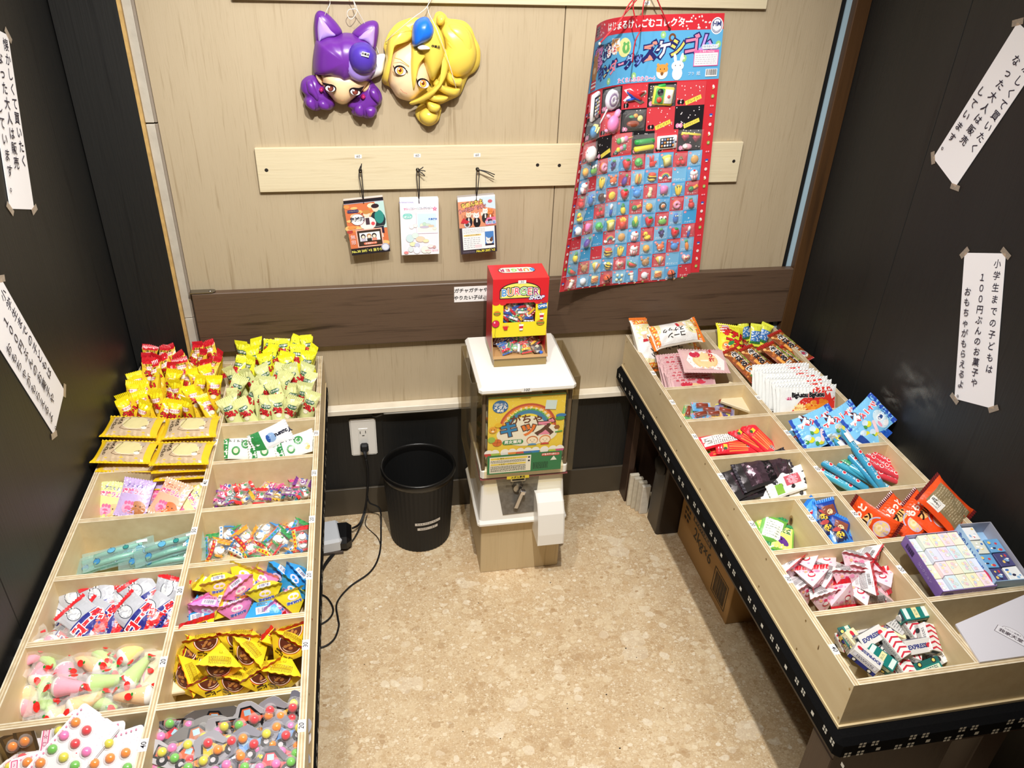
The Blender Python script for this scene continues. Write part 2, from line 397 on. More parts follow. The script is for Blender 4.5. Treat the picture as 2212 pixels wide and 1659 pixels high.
def floor_mat():
    m = bpy.data.materials.new('stone_chip_vinyl'); m.use_nodes = True; nt = m.node_tree; b = nt.nodes['Principled BSDF']
    b.inputs['Roughness'].default_value = 0.42
    tc = nt.nodes.new('ShaderNodeTexCoord')
    nz = nt.nodes.new('ShaderNodeTexNoise'); nz.inputs['Scale'].default_value = 22; nz.inputs['Detail'].default_value = 4
    nt.links.new(tc.outputs['Object'], nz.inputs[0])
    def warp(a):
        v = nt.nodes.new('ShaderNodeVectorMath'); v.operation = 'MULTIPLY_ADD'; v.inputs[1].default_value = (a, a, 0)
        nt.links.new(nz.outputs[1], v.inputs[0]); nt.links.new(tc.outputs['Object'], v.inputs[2]); return v.outputs[0]
    c = nt.nodes.new('ShaderNodeTexNoise'); c.inputs['Scale'].default_value = 7; c.inputs['Detail'].default_value = 8
    nt.links.new(tc.outputs['Object'], c.inputs[0])
    cr = nt.nodes.new('ShaderNodeValToRGB'); e = cr.color_ramp.elements
    e[0].position = 0.3; e[0].color = rgb('c8ac86'); e[1].position = 0.72; e[1].color = rgb('e0c9a4'); nt.links.new(c.outputs[0], cr.inputs[0])
    src = cr.outputs[0]
    for sc_, wv, thr, size, seed, op in ((260, 0.003, 0.3, 0.5, 2.2, .5), (140, 0.006, 0.40, 0.45, 1.3, .6), (62, 0.018, 0.55, 0.40, 3.1, .6), (34, 0.03, 0.66, 0.50, 5.7, .5), (15, 0.06, 0.74, 0.55, 9.2, .32), (48, .01, .90, .32, 14.2, .8)):
        mp = nt.nodes.new('ShaderNodeMapping'); mp.inputs['Location'].default_value = (seed, seed * 2, 0); mp.inputs['Scale'].default_value = (1, 1.25, 1)
        nt.links.new(warp(wv), mp.inputs[0])
        v = nt.nodes.new('ShaderNodeTexVoronoi'); v.inputs['Scale'].default_value = sc_; v.voronoi_dimensions = '2D'; nt.links.new(mp.outputs[0], v.inputs[0])
        sp = nt.nodes.new('ShaderNodeSeparateColor'); nt.links.new(v.outputs['Color'], sp.inputs[0])
        # chip where the cell is picked and close to its centre; size varies by cell
        a = nt.nodes.new('ShaderNodeMath'); a.operation = 'GREATER_THAN'; a.inputs[1].default_value = thr; nt.links.new(sp.outputs[0], a.inputs[0])
        rr = nt.nodes.new('ShaderNodeMath'); rr.operation = 'MULTIPLY_ADD'; rr.inputs[1].default_value = 0.22; rr.inputs[2].default_value = size - 0.2; nt.links.new(sp.outputs[2], rr.inputs[0])
        d = nt.nodes.new('ShaderNodeMath'); d.operation = 'SUBTRACT'; nt.links.new(rr.outputs[0], d.inputs[0]); nt.links.new(v.outputs['Distance'], d.inputs[1])
        e_ = nt.nodes.new('ShaderNodeMapRange'); e_.inputs[1].default_value = 0; e_.inputs[2].default_value = 0.035; nt.links.new(d.outputs[0], e_.inputs[0])
        k = nt.nodes.new('ShaderNodeMath'); k.operation = 'MULTIPLY'; nt.links.new(a.outputs[0], k.inputs[0]); nt.links.new(e_.outputs[0], k.inputs[1])
        k2 = nt.nodes.new('ShaderNodeMath'); k2.operation = 'MULTIPLY'; k2.inputs[1].default_value = op; nt.links.new(k.outputs[0], k2.inputs[0])
        rp = nt.nodes.new('ShaderNodeValToRGB'); rp.color_ramp.interpolation = 'LINEAR'
        cols = ['b08d64', 'cbab80', 'e2cba4', 'eddcba', 'f8eed8']
        rp.color_ramp.elements[0].color = rgb(cols[0]); rp.color_ramp.elements[1].color = rgb(cols[4])
        for i in (1, 2, 3): el = rp.color_ramp.elements.new(i / 4); el.color = rgb(cols[i])
        nt.links.new(sp.outputs[1], rp.inputs[0])
        x = nt.nodes.new('ShaderNodeMixRGB'); nt.links.new(k2.outputs[0], x.inputs[0]); nt.links.new(src, x.inputs[1]); nt.links.new(rp.outputs[0], x.inputs[2]); src = x.outputs[0]
    nt.links.new(src, b.inputs['Base Color'])
    return m

def struct(name, mb, mats, parent=None, smooth=False):
    o = mb.build(name, parent, mats, smooth)
    if not parent: o['kind'] = 'structure'
    return o
XL, XR, YF, ZC = -0.77, 1.141, -3.4, 2.5
struct('floor', MB().box((XL - 1.5, YF, -0.05), (XR + 1.5, 0.1, 0)), (floor_mat(),))
struct('ceiling', MB().box((XL - 1.5, YF, ZC), (XR + 1.5, 0.1, ZC + 0.05)), (mat('ceiling_paint', 'cfc4b0', rough=0.9, noise_amt=0.1),))
struct('wall_front', MB().box((XL - 1.5, YF - 0.05, 0), (XR + 1.5, YF, ZC)), (mat('front_wall_paint', 'a8957a', rough=0.9, noise_amt=0.1),))
# side walls of black panels, each panel a piece of the wall
def side_wall(name, x, s, seams):
    b = MB().box((x + s * 0.012, -2.45, 0), (x + s * 0.05, 0.06, ZC)); o = struct(name, b, (BLACKW,))
    ys = [0.0] + seams + [-2.45]
    for a, c in zip(ys, ys[1:]):
        MB().box((x, a - 0.0008, 0), (x + s * 0.012, c + 0.0008, ZC), bev=0.0008).build('wall_panel', o, (BLACKW,))
    return o
side_wall('wall_left', XL, -1, [-0.92])
wr = side_wall('wall_right', XR, 1, [at(1998, 340, x=XR).y, -1.33])
# chalky smears on the right panels
def smear_mat():
    m = bpy.data.materials.new('chalk_smear'); m.use_nodes = True; nt = m.node_tree; nt.nodes.clear(); N = nt.nodes.new
    tc = N('ShaderNodeTexCoord'); ln = N('ShaderNodeVectorMath'); ln.operation = 'LENGTH'; nt.links.new(tc.outputs['Object'], ln.inputs[0])
    mr = N('ShaderNodeMapRange'); mr.inputs[1].default_value = 1.0; mr.inputs[2].default_value = 0.1; mr.inputs[3].default_value = 0; mr.inputs[4].default_value = 0.32; nt.links.new(ln.outputs['Value'], mr.inputs[0])
    n = N('ShaderNodeTexNoise'); n.inputs['Scale'].default_value = 2.2; n.inputs['Detail'].default_value = 5; nt.links.new(tc.outputs['Object'], n.inputs[0])
    r2 = N('ShaderNodeMapRange'); r2.inputs[1].default_value = 0.4; r2.inputs[2].default_value = 0.75; nt.links.new(n.outputs[0], r2.inputs[0])
    mu = N('ShaderNodeMath'); mu.operation = 'MULTIPLY'; nt.links.new(mr.outputs[0], mu.inputs[0]); nt.links.new(r2.outputs[0], mu.inputs[1])
    a, b, x, o = N('ShaderNodeBsdfTransparent'), N('ShaderNodeBsdfDiffuse'), N('ShaderNodeMixShader'), N('ShaderNodeOutputMaterial'); b.inputs[0].default_value = rgb('b8bab4')
    nt.links.new(mu.outputs[0], x.inputs[0]); nt.links.new(a.outputs[0], x.inputs[1]); nt.links.new(b.outputs[0], x.inputs[2]); nt.links.new(x.outputs[0], o.inputs[0]); return m
SMEAR = smear_mat()
for px, py, sy, sz in ((1985, 838, .10, .06), (1925, 860, .05, .025)):
    p = at(px, py, x=XR - .0008); o = MB().add([(0, -1, -1), (0, 1, -1), (0, 1, 1), (0, -1, 1)], [(0, 3, 2, 1)]).build('chalk_smear', wr, (SMEAR,)); o.location = p; o.scale = (1, sy, sz)
# dark specks lying on the floor
b = MB(); Rs = random.Random(4)
for px, py in [(1375, 1420), (1452, 1430), (1034, 1302), (974, 1495), (1433, 1530), (1081, 1595), (1339, 1616), (1352, 1400), (1310, 1500), (787, 1435), (1189, 1258), (1226, 1530), (1000, 1580), (1225, 1520)]:
    p = at(px, py, z=.001); r_ = Rs.uniform(.0012, .0026); b.ball((p.x, p.y, .0008), (r_, r_ * .8, .0008), '1c1512', n=6, k=4)
o = b.build('dark_crumbs', None, (mat('crumb', rough=.8),)); tag(o, 'tiny dark crumbs scattered over the stone-patterned floor', 'crumbs', kind='stuff')

# back wall
wb = struct('wall_back', MB().box((XL - 0.05, 0.012, 0), (XR + 0.05, 0.06, ZC)), (BLACKW,))
SEAM = 0.362
MB().box((-0.597, 0, 0.398), (SEAM - 0.001, 0.012, 1.95), bev=0.001).build('wall_panel', wb, (MAPLE,))
MB().box((SEAM + 0.001, 0, 0.398), (1.072, 0.012, 1.95), bev=0.001).build('wall_panel', wb, (MAPLE,))
MB().box((XL, 0.0, 0.104), (1.141, 0.012, 0.395), bev=0.0008).build('lower_panel', wb, (BLACKW,))
MB().box((-0.766, -0.012, 0.0), (-0.631, 0.012, 1.95)).build('black_side_panel', wb, (BLACKW,))
MB().box((-0.631, -0.013, 0.4), (-0.6235, 0.012, 1.95), 'c9a566').build('plywood_edge_strip', wb, (EDGE,))
b = MB(); R = random.Random(3)
for z0, z1 in ((0.4, 0.722), (0.722, 1.223), (1.2255, 1.95)):
    b.box((-0.623, -0.006, z0 + 0.0006), (-0.6035, 0.012, z1 - 0.0006), 'bdb6a8', 0, 0.0012)
    b.box((-0.6035, -0.003, z0 + 0.0006), (-0.5975, 0.012, z1 - 0.0006), '8f8375', 0, 0.0008)
tag(b.build('plaster_strip', wb, (mat('worn_plaster', rough=0.8, noise_amt=0.3, noise_scale=25, bump=0.3, dark='8d8578'),)), kind='stuff')
MB().box((1.072, 0.004, 0.4), (1.086, 0.012, 1.95), '050505').build('shadow_gap', wb, (MATTE,))
MB().box((1.086, 0.0, 0.4), (1.1, 0.012, 1.95), 'a9c6d6').build('pale_blue_strip', wb, (mat('pale_blue_daylight', rough=0.5),))  # bluish daylight in the gap, put into the base colour
MB().box((1.1, -0.022, 0.0), (1.141, 0.012, 1.95), bev=0.002).build('door_frame_post', wb, (DKFRAME,))
struct('baseboard_back', MB().box((XL, -0.006, 0), (XR, 0.012, 0.104), '4d4538', 0, 0.001), (SKIRT,))
struct('trim_1', MB().box((XL + 0.02, -0.034, 0.398), (1.141, 0.0, 0.415), 'efe6d2', 0, 0.0015), (mat('white_trim_paint', rough=0.5, noise_amt=0.15, noise_scale=30),))

# boards fixed on the wall
t = tag(MB().box((-0.592, -0.022, 0.622), (1.1, 0, 0.797), bev=0.002).build('walnut_rail', None, (WALNUT,)), 'long dark walnut board running across the back wall above the sweets trays', 'board')
t = thing('metal_bracket', 'small steel bracket on the left end of the dark walnut board', 'bracket', (-0.59, -0.012, 0.7985))
b = MB(); pts = [(-0.006, -0.011)] + [(0.047 + 0.011 * cos(a), 0.011 * sin(a)) for a in [radians(-90 + 30 * k) for k in range(7)]] + [(-0.006, 0.011)]
b.prism(pts, 0, 0.0022, '9a9690'); b.build('bracket_plate', t, (STEEL,))
o = MB().lathe([(0.0, 0.0012), (0.0035, 0.0008), (0.004, 0)], '8a8680', n=12).build('screw', t, (STEEL,)); o.location = (0.044, 0, 0.0022)

def board(name, x0, x1, z0, z1, label, nails, holes=()):
    t = thing(name, label, 'board', ((x0 + x1) / 2, 0, (z0 + z1) / 2))
    o = MB().box((x0, -0.012, z0), (x1, 0, z1), bev=0.0012).build('plank', t, (MAPLE_H,)); o.location = -t.location
    for x, z in nails:
        o = MB().lathe([(0, 0), (0.0045, 0), (0.0045, -0.002), (0.002, -0.003), (0.002, -0.012), (0.004, -0.014), (0.0001, -0.016)], '4b453c', n=10).build('screw_hook', t, (STEEL,))
        o.matrix_local = Matrix.Translation(Vector((x, -0.012, z)) - t.location) @ Matrix.Rotation(radians(-90), 4, 'X')
    for x, z in holes:
        o = MB().lathe([(0.0001, 0.0005), (0.0042, 0.0004), (0.0046, 0)], '1a1511', n=12).build('dark_screw_head', t, (MATTE,))
        o.matrix_local = Matrix.Translation(Vector((x, -0.012, z)) - t.location) @ Matrix.Rotation(radians(90), 4, 'X')
    return t
midb = board('wooden_hanging_board', -0.388, 0.871, 1.058, 1.166, 'pale plywood board on the wall from which three toy packs hang', [(-0.141, 1.109), (0.001, 1.108), (0.153, 1.107)], [(-0.366, 1.113), (0.310, 1.114), (0.368, 1.112), (0.852, 1.115)])
topb = board('wooden_hanging_board', -0.394, 0.866, 1.488, 1.60, 'pale plywood board at the top edge holding the masks and poster', [(-0.2, 1.53), (-0.12, 1.53), (0.055, 1.53), (0.545, 1.53)])

def sticker(name, txt, pos, wd, hg, size, parent, M=None, col='f6f3ee', tc='1c1a2a', rot=0, mats=(PAPER,), wob=0.0):
    o = MB().box((-wd / 2, -hg / 2, 0), (wd / 2, hg / 2, 0.0003), col).build(name, parent, mats)
    a = Art(flatS((0, 0, 0), (1, 0, 0), (0, 1, 0)), lift=0.0005); a.text(txt, 0, 0, size, tc, rot=rot, bold=0.01, shear=0.1)
    a.build('handwritten_price', o, (PAPER,))
    return o
WALLM = lambda x, y, z, rot=0: Matrix.Translation((x, y, z)) @ Matrix.Rotation(radians(90), 4, 'X') @ Matrix.Rotation(radians(rot), 4, 'Z')
for tb, x, z, txt in ((midb, -0.144, 1.143, '60'), (midb, 0.001, 1.143, '60'), (midb, 0.152, 1.142, '60'), (topb, 0.556, 1.497, '60'), (topb, -0.109, 1.505, '60')):
    o = sticker('price_sticker', txt, None, 0.017, 0.009, 0.009, tb); o.matrix_local = Matrix.Translation(-tb.location) @ WALLM(x, -0.0122, z, random.uniform(-3, 3))

# paper notices on the side walls
def notice(name, label, corners, x, s, cols, sizes):
    """corners on the wall plane: top-left, top-right, bottom-right, bottom-left as read"""
    P = [at(px, py, x=x) for px, py in corners]; P = [Vector((x - s * 0.0015, p.y, p.z)) for p in P]
    return P
def paper_sign(label, x, s, tl, down, wd, hg, lines, size):
    """sheet on the wall plane x; s = +1 for right wall; tl top-left corner, down = unit direction (y,z) of the columns"""
    dn = Vector((0, down[0], down[1])).normalized(); nrm = Vector((-s, 0, 0)); rt = dn.cross(nrm) * 1.0
    # reading right: rt such that rt x up = nrm with up = -dn
    rt = (-dn).cross(nrm) * 1.0
    up = -dn
    if rt.cross(up).dot(nrm) < 0: rt = -rt
    t = thing('paper_notice', label, 'notice', tl)
    M = Matrix((( rt.x, up.x, nrm.x, tl[0] + nrm.x * 0.001), (rt.y, up.y, nrm.y, tl[1]), (rt.z, up.z, nrm.z, tl[2]), (0, 0, 0, 1)))
    t.matrix_world = M
    MB().box((0, -hg, 0), (wd, 0, 0.0006), 'f2f1f4').build('paper_sheet', t, (PAPER,))
    a = Art(flatS((0, 0, 0), (1, 0, 0), (0, 1, 0)), lift=0.0009)
    for i, (txt, x0, y0, x1, y1) in enumerate(lines):
        n = len(txt)
        for k, ch in enumerate(txt):
            f = k / max(1, n - 1)
            if ch != ' ': a.text(ch, wd * (x0 + (x1 - x0) * f), -hg * (y0 + (y1 - y0) * f), size, '1e1830', bold=0.008, shear=0.12, rot=random.uniform(-4, 4))
    a.build('brush_lettering', t, (PAPER,))
    for cx, cy, r in ((0, 0, 40), (wd, 0, -40), (0, -hg, -38), (wd, -hg, 25)):
        o = MB().box((-0.014, -0.006, 0), (0.014, 0.006, 0.0003), 'd8cbb8').build('tape_strip', t, (TAPE,))
        o.matrix_local = Matrix.Translation((cx, cy, 0.0008)) @ Matrix.Rotation(radians(r), 4, 'Z')
    return t
S1 = [('小学生までの子どもは', .83, .07, .83, .75), ('１００円ぶんのお菓子や', .5, .16, .5, .86), ('おもちゃがもらえるよ。', .17, .26, .17, .96)]
S2 = [('懐かしくて買いたく', .83, .07, .83, .72), ('なった大人は販売', .5, .16, .5, .74), ('しています。', .17, .44, .17, .88)]
def wallpt(px, py, x): p = at(px, py, x=x); return Vector((x, p.y, p.z))
def sign_from(label, x, s, tlp, trp, blp, lines, size):
    a, b_, c = wallpt(*tlp, x), wallpt(*trp, x), wallpt(*blp, x)
    d = (c - a); return paper_sign(label, x, s, a, (d.y, d.z), (b_ - a).length, d.length, lines, size)
sign_from('white paper notice, upright, lower one on the right black wall', XR, 1, (2085, 546), (2174, 548), (2063, 861), S1, 0.0195)
pr = [wallpt(2200, 48, XR), wallpt(2017, 341, XR), wallpt(2070, 412, XR)]
dr = pr[1] - pr[0]
sign_from('white paper notice taped slanting, upper one on the right black wall', XR, 1, (2200, 48), (2262, 112), (2017, 341), S2, 0.0215)
pl = wallpt(15, 72, XL); pb = wallpt(71.7, 449, XL); pc = wallpt(19.7, 451, XL)
def sign_right(label, x, s, trp, brp, blp, lines, size):
    tr, br, bl = wallpt(*trp, x), wallpt(*brp, x), wallpt(*blp, x); d = br - tr; tl = tr + (bl - br)
    w_ = (bl - br).length
    return paper_sign(label, x, s, tl, (d.y, d.z), w_, d.length, lines, size)
sign_right('white paper notice hanging near the top left corner of the black wall', XL, -1, (15, 72), (71.7, 449), (19.7, 451), S2, 0.024)
sign_right('white paper notice taped slanting, lower one on the left black wall', XL, -1, (2, 605), (139, 846), (115, 940), S1, 0.022)
# ------------------------------------------------------------------ benches
FAB = mat('black_woven_fabric', '0b0b0c', rough=0.95, spec=0.1, noise_amt=0.3, noise_scale=300, bump=0.3, bump_scale=900, dark='151516')
FABSQ = mat('woven_white_squares', 'd9d8ce', rough=0.8)
def bench(name, label, x0, x1, y0, z0, z1, side, front):
    t = thing(name, label, 'bench', ((x0 + x1) / 2, y0 / 2, 0)); off = -t.location
    o = MB().box((x0, y0, z0), (x1, -0.004, z1), bev=0.01).build('seat_cushion', t, (FAB,)); o.location = off
    b = MB(); E_ = 0.0006
    xs = x1 if side > 0 else x0
    def sq(cy, cz, s=0.0024, rot=0):
        c, q = cos(rot), sin(rot); b.add([(xs + side * E_, cy + s * (u * c - v * q), cz + s * (u * q + v * c)) for u, v in ((-1, -1), (1, -1), (1, 1), (-1, 1))], [(0, 1, 2, 3)])
    y = -0.055
    while y > y0 + 0.02:
        for gy in (-0.012, 0.012):
            for gz in (0.476, 0.458):
                if z0 + 0.012 > gz - 0.004: continue
                for u in (-1, 1):
                    for v in (-1, 1): sq(y + gy + u * 0.0034, gz + 0.003 + v * 0.0034)
        sq(y - 0.05, 0.47, 0.0042)
        y -= 0.1012
    if front:
        def sf(cx, cz, s=0.0026):
            b.add([(cx + u * s, y0 - E_, cz + v * s) for u, v in ((-1, -1), (1, -1), (1, 1), (-1, 1))], [(0, 1, 2, 3)])
        x = x0 + 0.035
        while x < x1 - 0.08:
            for g in (-0.012, 0.012):
                for zz, rows in ((0.484, (-1, 1)), (0.462, (-1, 1))):
                    for u in (-1, 1):
                        for v in rows: sf(x + g + u * 0.0037 + (0.022 if zz > 0.47 else 0), zz + v * 0.0037)
            sf(x + 0.045, 0.466, 0.004); x += 0.096
    o = b.build('woven_square_pattern', t, (FABSQ,)); o.location = off; o['kind'] = 'stuff'
    MB_ = lambda nm, a, c, mt, bev=0.002: setattr(MB().box(a, c, bev=bev).build(nm, t, (mt,)), 'location', off)
    MB_('seat_board', (x0 + 0.01, y0 + 0.01, z0 - 0.014), (x1 - 0.01, -0.006, z0), DKBOARD)
    return t, off
bl, off = bench('cushioned_bench', 'black patterned bench along the left wall under a sweets tray', XL + 0.003, -0.274, -1.75, 0.447, 0.495, 1, False)
for y in (-0.11, -1.62):
    o = MB().box((XL + 0.02, y - 0.05, 0), (-0.32, y, 0.433), bev=0.002).build('leg_panel', bl, (DKBOARD,)); o.location = off
br, off = bench('cushioned_bench', 'black patterned bench along the right wall under a sweets tray', 0.591, XR - 0.006, -1.298, 0.447, 0.496, -1, True)
o = MB().box((0.651, -0.066, 0), (0.672, -0.008, 0.433), bev=0.002).build('leg_panel', br, (DKBOARD,)); o.location = off
o = MB().box((0.672, -0.03, 0), (1.10, -0.012, 0.433), bev=0.002).build('leg_panel', br, (DKBOARD,)); o.location = off
o = MB().box((0.6, -1.285, 0), (0.628, -1.22, 0.433), bev=0.002).build('leg_panel', br, (DKBOARD,)); o.location = off
o = MB().box((0.628, -1.27, 0), (0.86, -1.25, 0.433), bev=0.002).build('leg_panel', br, (DKBOARD,)); o.location = off
o = MB().box((0.90, -1.285, 0), (0.955, -1.22, 0.433), bev=0.002).build('leg_panel', br, (DKBOARD,)); o.location = off

# ------------------------------------------------------------------ sweets trays
ZB = 0.497
PLYC = ['e8dcc2', 'c3ac86', 'dfd0b0', 'c0a880', 'e6dabf']
def plyboard(b, a, c, ax, top=True):
    """plywood board with the layers of its top edge as strips along axis ax"""
    (x0, y0, z0), (x1, y1, z1) = a, c
    b.box((x0, y0, z0), (x1, y1, z1 - 0.0004), 'dcc9a0', 0)
    n = 5
    for i in range(n):
        f0, f1 = i / n, (i + 1) / n
        if ax == 'y': b.box((x0 + (x1 - x0) * f0, y0, z1 - 0.0004), (x0 + (x1 - x0) * f1, y1, z1), PLYC[i], 1)
        else: b.box((x0, y0 + (y1 - y0) * f0, z1 - 0.0004), (x1, y0 + (y1 - y0) * f1, z1), PLYC[i], 1)
TH = 0.012
def tray(label, x0, x1, y0, zt, xdiv, rows, extra):
    t = thing('sweets_tray', label, 'tray', ((x0 + x1) / 2, y0 / 2, ZB)); off = -t.location; mt = (PLY, EDGE)
    def put(nm, a, c, ax):
        b = MB(); plyboard(b, a, c, ax); o = b.build(nm, t, mt); o.location = off; return o
    o = MB().box((x0 - 0.002, y0 - 0.004, ZB), (x1 + 0.002, -0.016, ZB + 0.006), 'c8ae80').build('bottom_board', t, (PLY,)); o.location = off
    z = ZB + 0.006
    sides = [put('side_board', (x0, y0, z), (x0 + TH, -0.018, zt), 'y'), put('side_board', (x1 - TH, y0, z), (x1, -0.018, zt), 'y'),
             put('end_board', (x0 + TH, -0.03, z), (x1 - TH, -0.018, zt), 'x'), put('end_board', (x0 + TH, y0, z), (x1 - TH, y0 + TH, zt), 'x')]
    if xdiv: put('divider', (xdiv - TH / 2, y0 + TH, z), (xdiv + TH / 2, -0.03, zt), 'y')
    for y, a, c in rows:
        put('divider', (a, y - TH, z), (c, y, zt), 'x')
    for a, c in extra: put('divider', a + (z,) if len(a) == 2 else a, c, 'y')
    # brass pins along the sides
    for k, sx in ((0, x0 - 0.0006), (1, x1 + 0.0006)):
        for y in [-0.035] + [r[0] - TH / 2 for r in rows] + [y0 + 0.006]:
            for zz in (z + 0.012, zt - 0.015):
                o = MB().lathe([(0.0001, 0.0006), (0.0016, 0.0004), (0.002, 0)], 'c9b27a', n=8).build('pin', t, (STEEL,))
                o.matrix_local = Matrix.Translation(Vector((sx, y, zz)) + off) @ Matrix.Rotation(radians(90 if k else -90), 4, 'Y')
    return t
LX0, LX1, LXD, LZ = -0.757, -0.278, -0.515, 0.592
RX0, RX1, RXD, RZ = 0.604, 1.08, 0.8445, 0.605
LR = [-0.326, -0.480, -0.644, -0.806, -0.960, -1.119]
RRw = [-0.322, -0.475, -0.632, -0.794, -0.948, -1.108]
tl = tray('long pale plywood tray of sweets on the left bench', LX0, LX1, -1.285, LZ, LXD,
     [(LR[0], LXD + TH / 2, LX1 - TH)] + [(y, a, c) for y in LR[1:] for a, c in ((LX0 + TH, LXD - TH / 2), (LXD + TH / 2, LX1 - TH))], [])
tr = tray('long pale plywood tray of sweets on the right bench', RX0, RX1, -1.268, RZ, RXD,
     [(RRw[0], RX0 + TH, RXD - TH / 2)] + [(y, a, c) for y in RRw[1:] for a, c in ((RX0 + TH, RXD - TH / 2), (RXD + TH / 2, RX1 - TH))],
     [((0.738, RRw[4] + 0.0, ZB + 0.006), (0.750, RRw[3] - TH, RZ))])
# knots in the plywood
KNOT = mat('wood_knot', rough=0.6, noise_amt=0.5, noise_scale=90)
def knot(M, sx, sy, parent):
    a = Art(flatS((0, 0, 0), (1, 0, 0), (0, 1, 0)), lift=0.0004); a.ell(0, 0, sx, sy, 'b3925f', 16); a.ell(0.001, -0.001, sx * 0.7, sy * 0.65, '7a5c38', 12); a.ell(0.001, 0.002, sx * 0.4, sy * 0.35, '4a3421', 10)
    o = a.build('knot', parent, (KNOT,)); o.matrix_world = M; return o
bpy.context.view_layer.update()
def knot_on(parent, x, y, z, n, sx, sy):
    M = Matrix.Translation(Vector((x, y, z)) - parent.location) @ Matrix.Rotation(radians(90), 4, 'X')
    M = Matrix.Translation(Vector((x, y, z)) - parent.location) @ Matrix.Rotation(radians(-90 if n < 0 else 90), 4, 'Z') @ Matrix.Rotation(radians(90), 4, 'X')
    a = Art(flatS((0, 0, 0), (1, 0, 0), (0, 1, 0)), lift=0.0004); a.ell(0, 0, sx, sy, 'b3925f', 16); a.ell(0.001, -0.001, sx * 0.7, sy * 0.65, '7a5c38', 12); a.ell(0.001, 0.002, sx * 0.4, sy * 0.35, '4a3421', 10)
    o = a.build('knot', parent, (KNOT,)); o.matrix_local = M
p = at(1709, 1124, x=0.738); knot_on(tr, 0.738, p.y, p.z, -1, 0.008, 0.013)
p = at(1768, 1398, x=RX0); knot_on(tr, RX0, p.y, p.z, -1, 0.0015, 0.006)
# handwritten prices on the top edges
for px, py, tx in ((683.5, 936, '20'), (680, 1022, '20'), (674, 1122, '20'), (669, 1243, '20'), (661.5, 1393, '30'), (652.5, 1568, '20')):
    p = at(px, py, z=LZ); o = sticker('price_sticker', tx, None, 0.022, 0.012, 0.0115, tl); o.matrix_local = Matrix.Translation(Vector((LX1 - 0.007, p.y, LZ + 0.0002)) - tl.location) @ Matrix.Rotation(radians(90), 4, 'Z')
for px, py, tx in ((469, 954, '40'), (446, 1043, '40'), (417, 1147, '50'), (384, 1277, '20'), (343, 1431, '20'), (301, 1611, '40')):
    p = at(px, py, z=LZ); o = sticker('price_sticker', tx, None, 0.022, 0.012, 0.0115, tl); o.matrix_local = Matrix.Translation(Vector((LXD, p.y, LZ + 0.0002)) - tl.location) @ Matrix.Rotation(radians(90), 4, 'Z')
for px, py, tx in ((1374, 750, '50'), (1411, 806, '20'), (1453, 869, '20'), (1503, 943, '20'), (1560, 1029, '30'), (1628, 1133, '20'), (1708, 1250, '30'), (1809, 1402, '40')):
    p = at(px, py, z=RZ); o = sticker('price_sticker', tx, None, 0.022, 0.011, 0.0115, tr); o.matrix_local = Matrix.Translation(Vector((RX0 + 0.007, p.y, RZ + 0.0002)) - tr.location) @ Matrix.Rotation(radians(-90), 4, 'Z')
for px, py, tx in ((1640, 859, '50'), (1701, 935, '50'), (1767, 1013, '20'), (1857, 1109, '50'), (1957, 1229, '20')):
    p = at(px, py, z=RZ); o = sticker('price_sticker', tx, None, 0.022, 0.011, 0.0115, tr); o.matrix_local = Matrix.Translation(Vector((RXD, p.y, RZ + 0.0002)) - tr.location) @ Matrix.Rotation(radians(-90), 4, 'Z')
p = at(1740, 1121, z=RZ); o = sticker('price_sticker', '20', None, 0.022, 0.011, 0.0115, tr); o.matrix_local = Matrix.Translation(Vector((0.744, p.y, RZ + 0.0002)) - tr.location) @ Matrix.Rotation(radians(-90), 4, 'Z')

# ------------------------------------------------------------------ capsule machine
WHITE = mat('white_moulded_plastic', 'f1eee6', rough=0.28, spec=0.5)
CREAM = mat('cream_moulded_plastic', 'e9e0cc', rough=0.35)
LAMW = wood_mat('light_laminate', 'c9b48c', 'a08860', 'd6c4a0', 0.5, 'Z', 1.6, 0.5)
mc = thing('capsule_toy_machine', 'white capsule toy machine with a yellow display card on a wooden box', 'vending machine', (0.246, -0.205, 0)); mo = -mc.location
def mp_(nm, b, mats, smooth=False):
    o = b.build(nm, mc, mats, smooth); o.location = mo; return o
mp_('wooden_base', MB().box((0.130, -0.32, 0), (0.363, -0.088, 0.196), bev=0.0015), (LAMW,))
mp_('base_rim', MB().box((0.116, -0.345, 0.194), (0.372, -0.078, 0.214), bev=0.007), (WHITE,))
def taper(b, z0, r0, z1, r1, bev=0.01):
    rings = []
    for z, (x0, y0, x1, y1) in ((z0, r0), (z1, r1)):
        P = []
        for cx, cy, a0 in ((x1 - bev, y1 - bev, 0), (x0 + bev, y1 - bev, 90), (x0 + bev, y0 + bev, 180), (x1 - bev, y0 + bev, 270)):
            for k in range(4): P.append((cx + bev * cos(radians(a0 + 30 * k)), cy + bev * sin(radians(a0 + 30 * k)), z))
        rings.append(P)
    n = 16
    return b.add(rings[0] + rings[1], [tuple(range(n))[::-1], tuple(range(n, 2 * n))] + [(i, (i + 1) % n, n + (i + 1) % n, n + i) for i in range(n)])
b = MB(); taper(b, 0.212, (0.122, -0.338, 0.366, -0.085), 0.352, (0.132, -0.312, 0.360, -0.092)); mp_('lower_body', b, (WHITE,))
mp_('body_collar', MB().box((0.124, -0.330, 0.352), (0.366, -0.085, 0.386), bev=0.006), (WHITE,))
mp_('red_trim_line', MB().box((0.1235, -0.3305, 0.3515), (0.3665, -0.0845, 0.3535)), (mat('dull_red_line', '8a4a4a'),))
